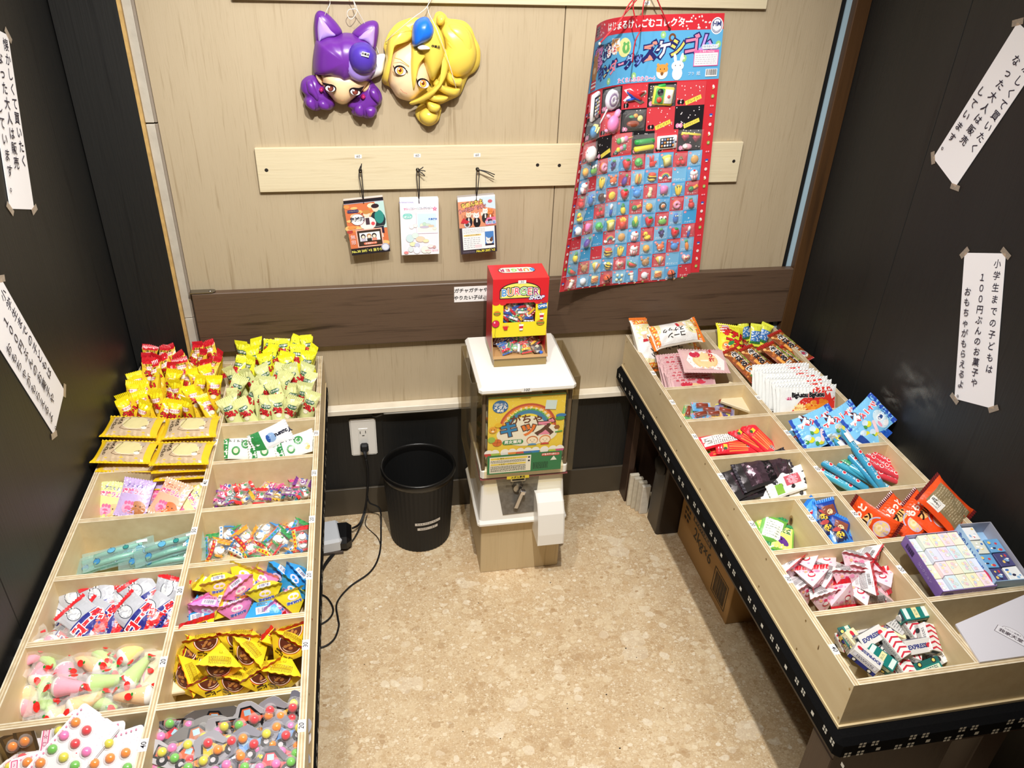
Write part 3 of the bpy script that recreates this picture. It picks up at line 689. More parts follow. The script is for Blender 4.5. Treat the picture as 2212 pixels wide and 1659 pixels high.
# front metal plate (slightly sloping front of the body)
fs = lambda z: -0.338 + (z - 0.212) / 0.14 * 0.026
b = MB(); P = [(0.188, 0.23), (0.276, 0.232), (0.291, 0.351), (0.168, 0.352)]
b.add([(x, fs(z) - 0.003, z) for x, z in P] + [(x, fs(z) + 0.003, z) for x, z in P], [(0, 1, 2, 3), (0, 4, 5, 1), (1, 5, 6, 2), (2, 6, 7, 3), (3, 7, 4, 0)], '8d8a84')
mp_('steel_front_plate', b, (mat('galvanised_steel', rough=0.5, metal=0.6, noise_amt=0.5, noise_scale=70),))
b = MB(); b.box((0.208, -0.329, 0.336), (0.250, -0.312, 0.349), 'c9c9cc', 0, 0.002); b.box((0.212, -0.3305, 0.3415), (0.246, -0.328, 0.3455), '15130f'); mp_('coin_slot', b, (STEEL,))
b = MB(); b.box((0.212, -0.324, 0.318), (0.246, -0.314, 0.336), '77756f', 0, 0.002); b.lathe([(0.0001, 0.012), (0.013, 0.010), (0.016, 0)], 'a9a7a2', n=16, M=Matrix.Translation((0.229, -0.324, 0.316)) @ Matrix.Rotation(radians(90), 4, 'X')); mp_('coin_mechanism', b, (STEEL,))
b = MB(); M = Matrix.Translation((0.231, -0.345, 0.290)) @ Matrix.Rotation(radians(17), 4, 'Y'); b.box((-0.0065, -0.004, -0.034), (0.0065, 0.004, 0.030), 'cfcfd2', 0, 0.002, M); b.box((-0.008, -0.009, 0.018), (0.008, 0.004, 0.032), 'e2e2e6', 0, 0.002, M); mp_('turning_handle', b, (STEEL,))
# prize chute
b = MB(); prof = [(-0.328, 0.300), (-0.345, 0.303), (-0.372, 0.290), (-0.392, 0.262), (-0.404, 0.200), (-0.406, 0.165), (-0.334, 0.165)]
x0, x1 = 0.276, 0.351
b.add([(x0 + 0.004, y, z) for y, z in prof] + [(x1 - 0.004, y, z) for y, z in prof] + [(x0, y + 0.002, z - 0.002) for y, z in prof] + [(x1, y + 0.002, z - 0.002) for y, z in prof],
      [(i, i + 7, (i + 1) % 7 + 7, (i + 1) % 7) for i in range(7)] + [(i + 14, i, (i + 1) % 7, (i + 1) % 7 + 14) for i in range(7)] + [(i + 7, i + 21, (i + 1) % 7 + 21, (i + 1) % 7 + 7) for i in range(7)] + [tuple(range(14, 21)), tuple(range(21, 28))[::-1]], 'f1eee6')
mp_('prize_chute', b, (WHITE,))
b = MB(); b.box((0.129, -0.328, 0.386), (0.137, -0.318, 0.639), '5d4b38'); b.box((0.350, -0.328, 0.386), (0.358, -0.318, 0.639), '5d4b38'); b.box((0.129, -0.098, 0.386), (0.137, -0.09, 0.639), '5d4b38'); b.box((0.350, -0.098, 0.386), (0.358, -0.09, 0.639), '5d4b38')
for k, nm in ((0, 'corner_post'), (1, 'corner_post'), (2, 'corner_post'), (3, 'corner_post')):
    q = MB(); xx = (0.126, 0.352)[k % 2]; yy = (-0.33, -0.1)[k // 2]; q.box((xx, yy, 0.386), (xx + 0.010, yy + 0.012, 0.639), '6a5843', 0, 0.002); mp_(nm, q, (mat('smoky_brown_plastic', '6b5a44', rough=0.25),))
for nm, a, c in (('side_window', (0.1275, -0.32, 0.386), (0.1295, -0.1, 0.639)), ('side_window', (0.3595, -0.32, 0.386), (0.3615, -0.1, 0.639)), ('rear_window', (0.137, -0.094, 0.386), (0.352, -0.092, 0.639))):
    mp_(nm, MB().box(a, c, 'd8cdb4'), (SMOKE,))
mp_('lid', MB().box((0.112, -0.362, 0.640), (0.362, -0.084, 0.664), bev=0.008), (WHITE,))
o = MB(); o = sticker('price_sticker', '100', None, 0.026, 0.011, 0.011, mc, col='f4f1ea'); o.matrix_local = Matrix.Translation(Vector((0.232, -0.3625, 0.652)) + mo) @ Matrix.Rotation(radians(90), 4, 'X')
# clear display pocket with the card
b = MB(); b.box((0.134, -0.346, 0.352), (0.348, -0.343, 0.630), 'ddd2b8'); b.box((0.134, -0.343, 0.352), (0.137, -0.331, 0.630), 'ddd2b8'); b.box((0.345, -0.343, 0.352), (0.348, -0.331, 0.630), 'ddd2b8'); b.box((0.134, -0.348, 0.342), (0.348, -0.33, 0.352), 'ddd2b8')
mp_('display_pocket', b, (clear_mat('clear_acrylic', 'fffdf6', 0.01, 0.04, edge=0.03),))
dc = mp_('display_card', MB().box((0.1395, -0.342, 0.381), (0.3415, -0.3405, 0.6235), 'f0d64a'), (PAPER,))
CX, CZ, CW, CH = 0.2405, 0.502, 0.202, 0.2425
a = Art(flatS((CX, -0.342, CZ), (1, 0, 0), (0, 0, 1)), lift=0.0002, dh=0.00003)
X0, Z0 = -CW / 2, -CH / 2
a.rect(X0, Z0 + CH * .985, -X0, -Z0, '5fb489')
a.dots(X0, Z0 + .06, -X0, -Z0 - .004, 160, 0.0012, 'f8ec9a')
for r, c in ((.076, 'c4523c'), (.070, 'e98b3a'), (.065, 'f2d13a'), (.060, '5fb05a'), (.055, '3f87c4')):
    a.ell(.004, .022, r, r * .98, c, 24, a0=0, a1=180)
a.ell(.004, .022, .044, .043, 'f6e44e', 22, a0=0, a1=180)
for i, ch in enumerate('たのしいオモチャが大集合'):
    an = radians(160 - 140 * i / 11); a.text(ch, .004 + .0615 * cos(an), .022 + .0605 * sin(an), .0105, 'ffffff', rot=math.degrees(an) - 90, bold=.02)
for x, y, rx, ry in ((0, .018, .05, .04), (-.045, -.002, .035, .025), (.04, 0, .04, .027), (0, -.012, .06, .024), (-.06, .004, .022, .018), (.062, .008, .02, .018)): a.ell(x + .004, y, rx, ry, 'f3f3f2', 20)
a.ell(-.070, .092, .0205, .0195, '2f6fb8', 20); a.text('1回1個入', -.070, .0985, .0082, 'ffffff', bold=.02); a.text('メダル', -.070, .089, .012, 'ffffff', bold=.04); a.text('専用', -.070, .079, .009, 'ffffff', bold=.03)
a.text('がちゃ', .000, .047, .030, '6b3a22', bold=.025)
for ch, x, c in (('キ', -.046, '2b86c4'), ('ッ', .006, 'ec7f35'), ('ズ', .050, 'ea8fae')): a.text(ch, x, .016, .050, c, out='5a3a2a', ow=.05, bold=.035)
a.pill(-.034, -.021, .056, .015, '3f8f5a'); a.text('男女兼用', -.034, -.021, .0115, 'ffffff', bold=.03)
for x, hc in ((.018, 'c9702f'), (.052, 'e08a44')):
    a.ell(x, -.019, .0155, .0135, hc, 16); a.ell(x, -.0205, .0135, .0115, 'fbe9cf', 16); a.ell(x - .005, -.019, .0012, .0012, '3a2a20', 8); a.ell(x + .005, -.019, .0012, .0012, '3a2a20', 8)
    a.arc(x, -.0225, .003, .0008, '3a2a20', 200, 340, 6); a.ell(x, -.035, .012, .006, '5b9bd0' if x < .03 else 'd0493f', 12, a0=0, a1=180)
a.ell(-.076, -.019, .0128, .0115, 'd9722f', 16); a.line([(-.088, -.02), (-.064, -.018)], .0008, '6b2f12'); a.line([(-.077, -.03), (-.074, -.008)], .0008, '6b2f12')
a.ell(-.091, -.009, .010, .0095, '9cc254', 14); a.ell(-.088, .022, .011, .010, 'e7a23b', 14); a.ell(-.092, .023, .0015, .0015, '5a3010', 6); a.ell(-.084, .023, .0015, .0015, '5a3010', 6); a.ell(-.088, .018, .004, .003, 'fbe9cf', 8)
a.ell(-.074, .036, .010, .007, 'e9c02f', 12); a.ring = None
a.ell(.091, .054, .014, .006, '3f7fc0', 12); a.ell(.089, .045, .013, .006, '4b9e55', 12); a.ell(.082, .018, .008, .007, '9a6231', 6); a.line([(.078, .002), (.098, .004)], .004, '57a34c')
a.rect(.048, .075, .077, .103, 'd4e8ee', rot=-5)
for i, (x, c) in enumerate(((-.098, 'c9403a'), (-.081, 'a9c653'), (-.055, 'e6e6ea'), (-.035, 'ea9440'), (-.013, 'd0584a'), (.007, '3a6fb5'), (.028, '2f86c8'), (.052, 'f0f0f0'), (.075, 'b9cf4f'), (.094, 'c95a8a'))):
    r_ = .0118; a.ell(x, -.0525, r_, r_, c, 14); a.ell(x, -.0525, r_, r_, 'f4f4f4', 10, a0=0, a1=180)
a.rect(X0, Z0, -X0, Z0 + .062, '2f7d4f')
a.rect(X0 + .006, Z0 + .004, X0 + .118, Z0 + .056, 'f2efe2'); a.rect(X0 + .009, Z0 + .047, X0 + .116, Z0 + .053, 'e8cf4a'); a.text('⚠ 警告 (けいこく)', X0 + .05, Z0 + .050, .006, '222222')
a.scribble(X0 + .009, Z0 + .036, X0 + .104, Z0 + .045, 3, '444444', 2); a.rect(X0 + .009, Z0 + .029, X0 + .104, Z0 + .034, 'e8cf4a'); a.text('お客様へ (おねがい)', X0 + .055, Z0 + .0315, .0055, '222222'); a.scribble(X0 + .009, Z0 + .007, X0 + .104, Z0 + .027, 6, '333333', 3)
a.rect(X0 + .108, Z0 + .044, X0 + .117, Z0 + .054, 'e8e8e8'); a.ell(X0 + .1125, Z0 + .049, .003, .003, '222222', 8); a.rect(X0 + .108, Z0 + .033, X0 + .117, Z0 + .042, 'e8e8e8'); a.ell(X0 + .1125, Z0 + .0375, .003, .003, '222222', 8)
a.pill(-X0 - .031, Z0 + .053, .050, .009, 'd0433c'); a.text('対象年齢6歳以上', -X0 - .031, Z0 + .053, .0062, 'ffffff', bold=.02)
a.poly([(.070, Z0 + .033), (.088, Z0 + .033), (.079, Z0 + .047)], 'e9efe6'); a.scribble(X0 + .124, Z0 + .008, X0 + .165, Z0 + .03, 5, '14402a', 4)
o = a.build('printed_picture', dc, (PAPER,)); 
for x, y, s_ in ((-.0475, 0, 1),):
    pass
o = MB().box((0.193, -0.3485, 0.3625), (0.254, -0.3482, 0.372), 'e8cf3a').build('yellow_label', mc, (PAPER,)); o.location = mo
a = Art(flatS((0.2235, -0.3485, 0.36725), (1, 0, 0), (0, 0, 1))); a.text('メダル専用', 0, 0, .0078, '222222', bold=.03); a.build('label_lettering', o, (PAPER,))
# side wings of smoked acrylic that hold capsules
for s, xa, xb in ((-1, 0.098, 0.112), (1, 0.364, 0.380)):
    b = MB(); xo = xa if s < 0 else xb
    b.box((xo - 0.001, -0.325, 0.36), (xo + 0.001, -0.13, 0.66), 'd8cdb4'); b.box((min(xa, xb), -0.327, 0.36), (max(xa, xb), -0.325, 0.66)); b.box((min(xa, xb), -0.325, 0.358), (max(xa, xb), -0.13, 0.36)); b.box((min(xa, xb), -0.13, 0.36), (max(xa, xb), -0.128, 0.66))
    mp_('side_acrylic_guard', b, (SMOKE,))
# capsules in the machine
CAPC = ['c9c62e', '7fb53a', 'e0c42c', 'd8813a', '3f7fc0', 'a9c94a', 'e2b04a', '5aa34c', 'cf5a48', 'd9d44a']
capk = []
for c in CAPC[:6]:
    t = thing('toy_capsule', 'round toy capsule', 'toy capsule')
    MB().lathe([(.0225 * sin(radians(a_)), -.0225 * cos(radians(a_))) for a_ in (3, 25, 50, 75, 92)], c, n=16).build('coloured_half', t, (PLAST,), True)
    MB().lathe([(.0222 * sin(radians(a_)), -.0222 * cos(radians(a_))) for a_ in (92, 115, 140, 165, 177)], 'f4f2ea', n=16).build('clear_half', t, (clear_mat('clear_capsule', 'f2f2ee', 0.3, 0.1),), True)
    MB().ball((0, 0, .004), (.012, .009, .010), random.choice(CAPC), n=8, k=5).build('small_toy', t, (PLAST,), True)
    capk.append(Kind(t))
R = random.Random(5); NUMW = ['lowest', 'second', 'third', 'fourth', 'fifth', 'top']
for side, xs in (('left', .153), ('right', .334)):
    for iy, (y, front) in enumerate(((-.30, 'front'), (-.25, 'middle'), (-.20, 'rear'))):
        for iz in range(5):
            kk = (iy * 2 + iz * 3 + (0 if xs < .2 else 1)) % 6
            capk[kk].put((xs, y + (.002 if iz % 2 else -.002), .409 + .0455 * iz), R.uniform(0, 360), R.uniform(-50, 50), 0,
                     'capsule with coloured half, %s in the %s column behind the %s window of the machine' % (NUMW[iz] if iz < 4 else 'top', front, side), 'capsules inside the toy machine')

# ------------------------------------------------------------------ candy box on the machine
YB_ = -0.235; q = lambda px, py, y: at(px, py, y=y)
ftl, ftr = q(1065.1, 603.4, YB_), q(1186.7, 599.5, YB_); zt_ = (ftl.z + ftr.z) / 2; bx0, bx1 = ftl.x, ftr.x
fb = q(1110, 727, YB_).z; yb_ = at(1110, 571, z=zt_).y; zlip = 0.690
bb = thing('candy_dispenser_box', 'red and yellow cardboard burger shop candy box standing on the white machine', 'box', ((bx0 + bx1) / 2, (YB_ + yb_) / 2, 0.665)); bo = -bb.location
def bp_(nm, b, mats, smooth=False): o = b.build(nm, bb, mats, smooth); o.location = bo; return o
bp_('lid_shade_block', MB().box((bx0 + .003, yb_ + .01, .665), (bx1 - .001, YB_ - .027, zlip - .001), '9a8350'), (CARD,))  # added block; its olive brown stands in for the shaded lid below the box
wx0, wx1, wz0, wz1 = bx0 + .028, bx1 - .031, q(1100, 697, YB_).z, q(1100, 654, YB_).z
T_ = .0012
b = MB(); b.box((bx0, yb_, zlip + T_), (bx1, yb_ + T_, zt_ - T_ * 1.1), 'd8252e'); b.box((bx0, YB_ + .0002, zlip), (bx0 + T_, yb_ - .0002, zt_ - T_), 'c8202a'); b.box((bx1 - T_, YB_ + .0002, zlip), (bx1, yb_ - .0002, zt_ - T_), 'c8202a'); b.box((bx0, YB_ + .0002, zt_ - T_), (bx1, yb_, zt_), 'd8252e')
b.box((bx0 + T_, YB_ - .03, zlip), (bx1 - T_, yb_ - .0003, zlip + T_), 'b98f5f')
bp_('box_shell', b, (CARD,))
b = MB(); zs = q(1100, 652, YB_).z
b.box((bx0, YB_ - T_, wz1), (bx1, YB_, zt_), 'd8252e'); b.box((bx0, YB_ - T_, fb), (bx1, YB_, wz0), 'f2e02a'); b.box((bx0, YB_ - T_, wz0), (wx0, YB_, wz1), 'f2e02a'); b.box((wx1, YB_ - T_, wz0), (bx1, YB_, wz1), 'f2e02a')
ff = bp_('front_panel', b, (CARD,))
for x in (bx0, bx1):
    b = MB(); P = [(YB_, fb + .018), (YB_, zlip), (YB_ - .032, zlip)]
    b.add([(x - .0006, y, z) for y, z in P] + [(x + .0006, y, z) for y, z in P], [(0, 1, 2), (3, 5, 4), (0, 2, 5, 3), (0, 3, 4, 1), (1, 4, 5, 2)], 'b98f5f'); bp_('side_flap', b, (CARD,))
bp_('front_lip', MB().box((bx0, YB_ - .032, zlip), (bx1, YB_ - .0308, zlip + .008), 'c9a06c'), (CARD,))
W2 = bx1 - bx0
a = Art(flatS(((bx0 + bx1) / 2, YB_ - T_, zt_), (1, 0, 0), (0, 0, 1)), lift=.0002)
zsc = zs - zt_; n = 8
a.rect(-W2 / 2, wz1 - zt_ - .001, W2 / 2, zsc + .002, 'd8252e'); 
for k in range(n):
    if not (wx0 < bx0 + W2 * (k + .5) / n < wx1): a.ell(-W2 / 2 + W2 * (k + .5) / n, wz1 - zt_, W2 / n / 2, .006, 'd8252e', 8, a0=180, a1=360)
hx = -.002
a.ell(hx, -.033, .052, .024, '1d1420', 24, a0=0, a1=180); a.ell(hx, -.034, .050, .0225, 'f2e86a', 24, a0=0, a1=180); a.rect(hx - .052, -.053, hx + .052, -.033, '1d1420'); a.rect(hx - .050, -.051, hx + .050, -.033, 'f2e86a')
a.word([(ch, hx - .0405 + .0162 * i, -.0335 - .0016 * abs(i - 2.5), c) for i, (ch, c) in enumerate(zip('BURGER', ('ffffff',) * 6))], .0265, '1d1420', .06, .09, .07, sx=.9)
h9 = a.h
for i, (ch, c) in enumerate(zip('BURGER', ('2f8fd8', 'f08a3a', 'ea4f6a', '7fc25a', 'e04a58', '9a2f6a'))): a.h = h9; a.text(ch, hx - .0405 + .0162 * i, -.0335 - .0016 * abs(i - 2.5), .0265, c, bold=.012, sx=.9)
a.text('SHOP', .041, -.053, .0135, 'ffffff', out='1f4fa8', ow=.07, bold=.03, shear=.35, sx=1.1)
a.rect(-.008, -.013, .012, -.004, 'f4f2ee'); a.text('30', .002, -.0085, .0095, '1c1a2a')
z_ = lambda py: q(1100, py, YB_).z - zt_
def burger(x, y, s):
    a.ell(x, y, s, s * .7, '3a2010', 14); a.ell(x, y + s * .15, s * .9, s * .55, 'd9772c', 12, a0=0, a1=180); a.rect(x - s * .9, y - s * .1, x + s * .9, y + s * .12, '7fb53a'); a.rect(x - s * .85, y - s * .3, x + s * .85, y - s * .1, '6a3318'); a.ell(x, y - s * .28, s * .8, s * .3, 'e09a4a', 10, a0=180, a1=360)
burger(-.059, z_(675), .009); burger(.054, z_(699), .0105)
a.ell(-.062, z_(697), .0098, .0105, '8a1030', 16); a.ell(-.062, z_(697), .0088, .0095, 'd81a4a', 16); a.ell(-.065, z_(694), .002, .003, 'f8d0d8', 8); a.line([(-.062, z_(707)), (-.064, z_(722)), (-.058, z_(730))], .0006, '3a2010')
a.poly([(-.044, z_(703)), (-.030, z_(703)), (-.032, z_(711)), (-.040, z_(711))], 'd8252e'); 
for k in range(5): a.rect(-.044 + .0035 * k, z_(703), -.042 + .0035 * k, z_(698), 'f2cf4a', rot=-6 + 4 * k)
for x, y in ((.004, 706), (.056, 684)): a.poly([(x - .006, z_(y - 6)), (x + .006, z_(y - 6)), (x + .004, z_(y + 7)), (x - .004, z_(y + 7))], 'f4f4f4'); a.rect(x - .005, z_(y + 3), x + .005, z_(y - 2), 'c8203a'); a.line([(x, z_(y - 6)), (x - .005, z_(y - 12))], .001, '9aa8b0')
a.line([(.047, z_(658)), (.056, z_(652)), (.067, z_(657))], .0007, '2a5a8a'); a.rect(.045, z_(668), .068, z_(657), '1f6fb8', rot=8); a.text('OPEN', .0565, z_(662.5), .0095, 'ffffff', rot=8, bold=.03)
a.build('front_print', ff, (PAPER,))
a = Art(flatS(((bx0 + bx1) / 2, (YB_ + yb_) / 2, zt_), (1, 0, 0), (0, 1, 0)), lift=.0003)
a.pill(-.002, .008, .096, .036, '1d1420'); a.pill(-.002, .008, .092, .032, 'f4ead0')
for i, (ch, c) in enumerate(zip('REGRUB', ('9a2f6a', 'e04a58', '7fc25a', 'ea4f6a', 'f08a3a', '2f8fd8'))): a.text(ch, -.040 + .0155 * i, .008, .024, c, rot=180, bold=.04, sx=.86)
a.build('top_print', bb, (PAPER,)).location = bo
# ------------------------------------------------------------------ bin, outlet, cables, things under the bench
bn = thing('waste_bin', 'black ribbed round waste bin on the floor left of the toy machine', 'waste bin', (-0.029, -0.118, 0))
b = MB(); n = 96; H_ = 0.262
def ribr(k, r): return r + (0.0012 if k % 2 else 0)
rings = []
for z, r in ((0.0, .088), (0.004, .0905), (0.235, .104), (0.240, .1045)):
    rings.append([(ribr(k, r) * cos(2 * pi * k / n), ribr(k, r) * sin(2 * pi * k / n), z) for k in range(n)])
vs = sum(rings, []); b.add(vs, [(i * n + k, i * n + (k + 1) % n, (i + 1) * n + (k + 1) % n, (i + 1) * n + k) for i in range(3) for k in range(n)], '121110')
b.lathe([(.087, .0), (.086, .004), (.0001, .004)], '0d0d0c', n=32); b.lathe([(.0001, .006), (.086, .006), (.1015, .24)], '070707', n=48)
b.build('bin_body', bn, (MATTE,))
b = MB(); b.lathe([(.1045, .238), (.1075, .243), (.1105, .250), (.111, .257), (.1095, .263), (.1065, .2655), (.103, .263), (.1015, .256), (.1015, .238)], '161514', n=48); b.build('rolled_rim', bn, (mat('glossy_black_plastic', '131211', rough=0.3),), True)
def cylS(r, a0, z0): return lambda x, y, h: Vector(((r + h + (y) * .055) * sin(a0 + x / r), -(r + h + y * .055) * cos(a0 + x / r), z0 + y))
for zc, wd, txt, a0, rt_ in ((.118, .078, 'もえるゴミはこちらへ', .18, 0.04), (.098, .062, 'おねがいします', .17, 0.03)):
    S = cylS(.0985 + (zc - .118) * .06, a0, zc)
    a = Art(lambda x, y, h: S(x, y + x * rt_ * 1.5, h), .01, lift=.0004); a.rect(-wd / 2, -.005, wd / 2, .005, 'd9d4cc'); a.text(txt, 0, 0, .0068, '25222a', bold=.01); a.build('white_tape_label', bn, (PAPER,))

ot = thing('wall_outlet', 'white electric wall outlet with a black plug pushed in low on the wall', 'outlet', (-0.184, 0, 0.297))
MB().box((-.0385, -.006, -.066), (.0385, 0, .066), 'e9e5da', 0, .004).build('cover_plate', ot, (WHITE,))
MB().box((-.014, -.0072, -.047), (.014, -.005, .033), 'efece3', 0, .0008).build('socket_insert', ot, (WHITE,))
for z in (.020,):
    b = MB(); b.box((-.0095, -.0079, z - .005), (-.0075, -.0068, z + .004), '1a1916'); b.box((.0065, -.0079, z - .004), (.0085, -.0068, z + .005), '1a1916'); b.box((-.0035, -.0079, z - .013), (.0035, -.0068, z - .011), '1a1916'); b.build('slot', ot, (MATTE,))
pg = thing('power_plug', 'black power plug in the lower socket of the wall outlet', 'plug', (-0.183, -0.006, 0.268))
MB().box((-.012, -.022, -.014), (.012, -.0025, .014), '15171a', 0, .005).build('plug_body', pg, (MATTE,))
MB().tube([(0, -.02, -.008), (0.001, -.027, -.02), (0.002, -.028, -.034)], [.006, .005, .003], '15171a').build('strain_relief', pg, (MATTE,), True)
def smooth(P, k=6):
    P = [Vector(p) for p in P]; out = []
    for i in range(len(P) - 1):
        a, b, c, d = P[max(i - 1, 0)], P[i], P[i + 1], P[min(i + 2, len(P) - 1)]
        for j in range(k):
            t = j / k; out.append(.5 * ((2 * b) + (c - a) * t + (2 * a - 5 * b + 4 * c - d) * t * t + (3 * b - a - 3 * c + d) * t ** 3))
    return out + [P[-1]]
def cable(name, label, pts, r, col='111113'):
    o = MB().tube(smooth(pts), r, col, n=6).build(name, None, (RUBBER,), True); return tag(o, label, 'cable')
F = lambda px, py, z=.004: at(px, py, z=z)
cable('power_cable', 'black power cable hanging down from the wall outlet plug', [(-.181, -.034, .236), (-.178, -.034, .19), (-.183, -.036, .12), (-.196, -.045, .05), (-.215, -.075, .02), (-.236, -.105, .03)], .0034)
cable('power_cable', 'thin second black cable bundled beside the plug cable', [(-.179, -.03, .2), (-.184, -.032, .12), (-.197, -.05, .04), F(760, 1170), F(715, 1200), F(690, 1235), F(660, 1270)], .0024, '1c1a18')
cable('loose_cable', 'black cable looping over the floor from the outlet to the left bench', [(-.186, -.034, .1), (-.18, -.045, .075), (-.15, -.05, .05), F(823, 1140), F(820, 1195), F(800, 1235), F(755, 1268), F(728, 1302), F(730, 1335), F(732, 1352), F(722, 1380), F(700, 1397), F(670, 1400)], .0026)
cable('loose_cable', 'short black cable loop close to the left bench edge', [F(680, 1280), F(705, 1290), F(719, 1312), F(716, 1330), F(700, 1345), F(670, 1357)], .0026)
cable('loose_cable', 'black cable running from the adapter block under the left bench', [(-.262, -.17, .03), F(728, 1190), F(705, 1218), F(690, 1240), F(655, 1262)], .0036)
cable('loose_cable', 'thin brown cable behind the waste bin near the outlet cable', [(-.19, -.05, .03), F(790, 1135), F(815, 1160), F(822, 1178)], .0014, '2a211a')
cable('wall_cable', 'grey cable stub coming out under the white trim above the outlet', [(-.119, -.02, .395), (-.125, -.022, .388), (-.14, -.016, .378), (-.152, -.008, .376)], .0045, '55524a')
cable('wall_cable', 'grey cable clipped along the underside of the white trim', [(-.12, -.03, .393), (-.05, -.034, .395), (.06, -.034, .395), (.12, -.03, .395)], .003, '8a867c')
ab = thing('power_adapter', 'black power adapter wrapped in white paper on the floor by the left bench', 'adapter', (-.285, -.128, 0))
b = MB(); b.box((-.06, -.05, .001), (.046, .045, .05), '141416', 0, .014); b.build('adapter_body', ab, (mat('gloss_black', '131315', rough=0.2),))
b = MB(); M = Matrix.Rotation(radians(8), 4, 'Z'); b.box((-.055, -.053, .006), (.012, .048, .054), 'e3e8ee', 0, .008, M); b.build('paper_wrap', ab, (PAPER,))
MB().box((-.06, -.056, .0), (.02, -.05, .012), '5a5048', 0, .002).build('foot_strip', ab, (MATTE,))

cb = thing('cardboard_carton', 'brown cardboard carton with black print under the right bench', 'carton', (.862, -.428, 0))
KRAFT = mat('kraft_cardboard', rough=0.7, noise_amt=0.15, noise_scale=5)
MB().box((-.09, -.187, 0), (.10, .187, .36), 'a98350', 0, .002).build('carton_box', cb, (KRAFT,))
a = Art(flatS((-.09, 0, .18), (0, -1, 0), (0, 0, 1)))
a.text('水', -.075, .055, .15, '2c241c', bold=.03); a.rect(-.10, -.048, .03, -.03, '2c241c', rot=0); a.text('南アルプス天然水', -.035, -.039, .0145, 'b98f58', bold=.02); a.text('2kg×6', -.02, -.080, .052, '2c241c', bold=.01); a.text('POSTMIX', -.12, .13, .035, '5a4630')
a.scribble(-.16, -.09, -.12, .0, 5, '3a2c1c', 3)
for x0, y0, x1, y1 in ((.075, -.155, .165, -.1525), (.075, -.0675, .165, -.065), (.075, -.155, .0775, -.065), (.1625, -.155, .165, -.065)): a.rect(x0, y0, x1, y1, '2c241c')
a.bars(.12, -.11, .07, .075, '3a2f22'); a.build('printed_side', cb, (PAPER,))
a = Art(flatS((0, -.187, .18), (1, 0, 0), (0, 0, 1))); a.rect(-.05, -.10, .08, -.075, '1c1712'); a.text('天然水 20L', .015, -.0875, .016, 'a98350'); a.build('printed_end', cb, (PAPER,))
dk = thing('dark_plastic_canister', 'dark brown plastic canister under the rear end of the right bench', 'container', (.752, -.192, 0))
b = MB(); taper(b, 0, (-.05, -.045, .045, .045), .33, (-.042, -.038, .05, .05), .008); b.build('canister_body', dk, (mat('dark_plastic', '2a211b', rough=0.35),))
MB().lathe([(.0001, .012), (.028, .012), (.03, 0)], '17130f', n=20, M=Matrix.Translation((-.047, 0, .24)) @ Matrix.Rotation(radians(-90), 4, 'Y')).build('round_cap', dk, (MATTE,), True)
for i, (x, y, hh, lb) in enumerate(((.664, -.083, .128, 'rearmost, tallest and leftmost'), (.674, -.098, .124, 'second from the back'), (.684, -.113, .119, 'third from the back'), (.692, -.128, .113, 'front'))):
    o = MB().box((-.011, -.0065, 0), (.020 - .001 * i, .0065, hh), ('ded6c2', 'd2cab6', 'cdc5b2', 'dcd5c6')[i], 0, .002).build('white_wedge', None, (mat('chalky_slat', rough=0.8, noise_amt=0.25, noise_scale=50),)); o.location = (x, y, 0)
    tag(o, lb + ' of four upright cream slats beside the right bench leg', 'wedge', 'cream slats beside the right bench leg')

# sign on the walnut board
p0, p1 = at(981, 620, y=-.0225), at(1073, 617, y=-.0225); p2 = at(980, 653, y=-.0225)
sg = thing('paper_sign', 'small white paper sign taped on the walnut board left of the candy box', 'sign', (p0.x, -.0225, p0.z))
MB().box((0, -.0006, p2.z - p0.z), (p1.x - p0.x, 0, 0), 'f3f2f0').build('paper_sheet', sg, (PAPER,))
a = Art(flatS((0, -.0006, 0), (1, 0, 0), (0, 0, 1)))
hh = p0.z - p2.z
a.text('ガチャガチャや', .047, -hh * .27, .0135, '151515', bold=.025, shear=.12); a.text('やりたい子は、', .046, -hh * .74, .0135, '151515', bold=.025, shear=.12); a.build('brush_lettering', sg, (PAPER,))

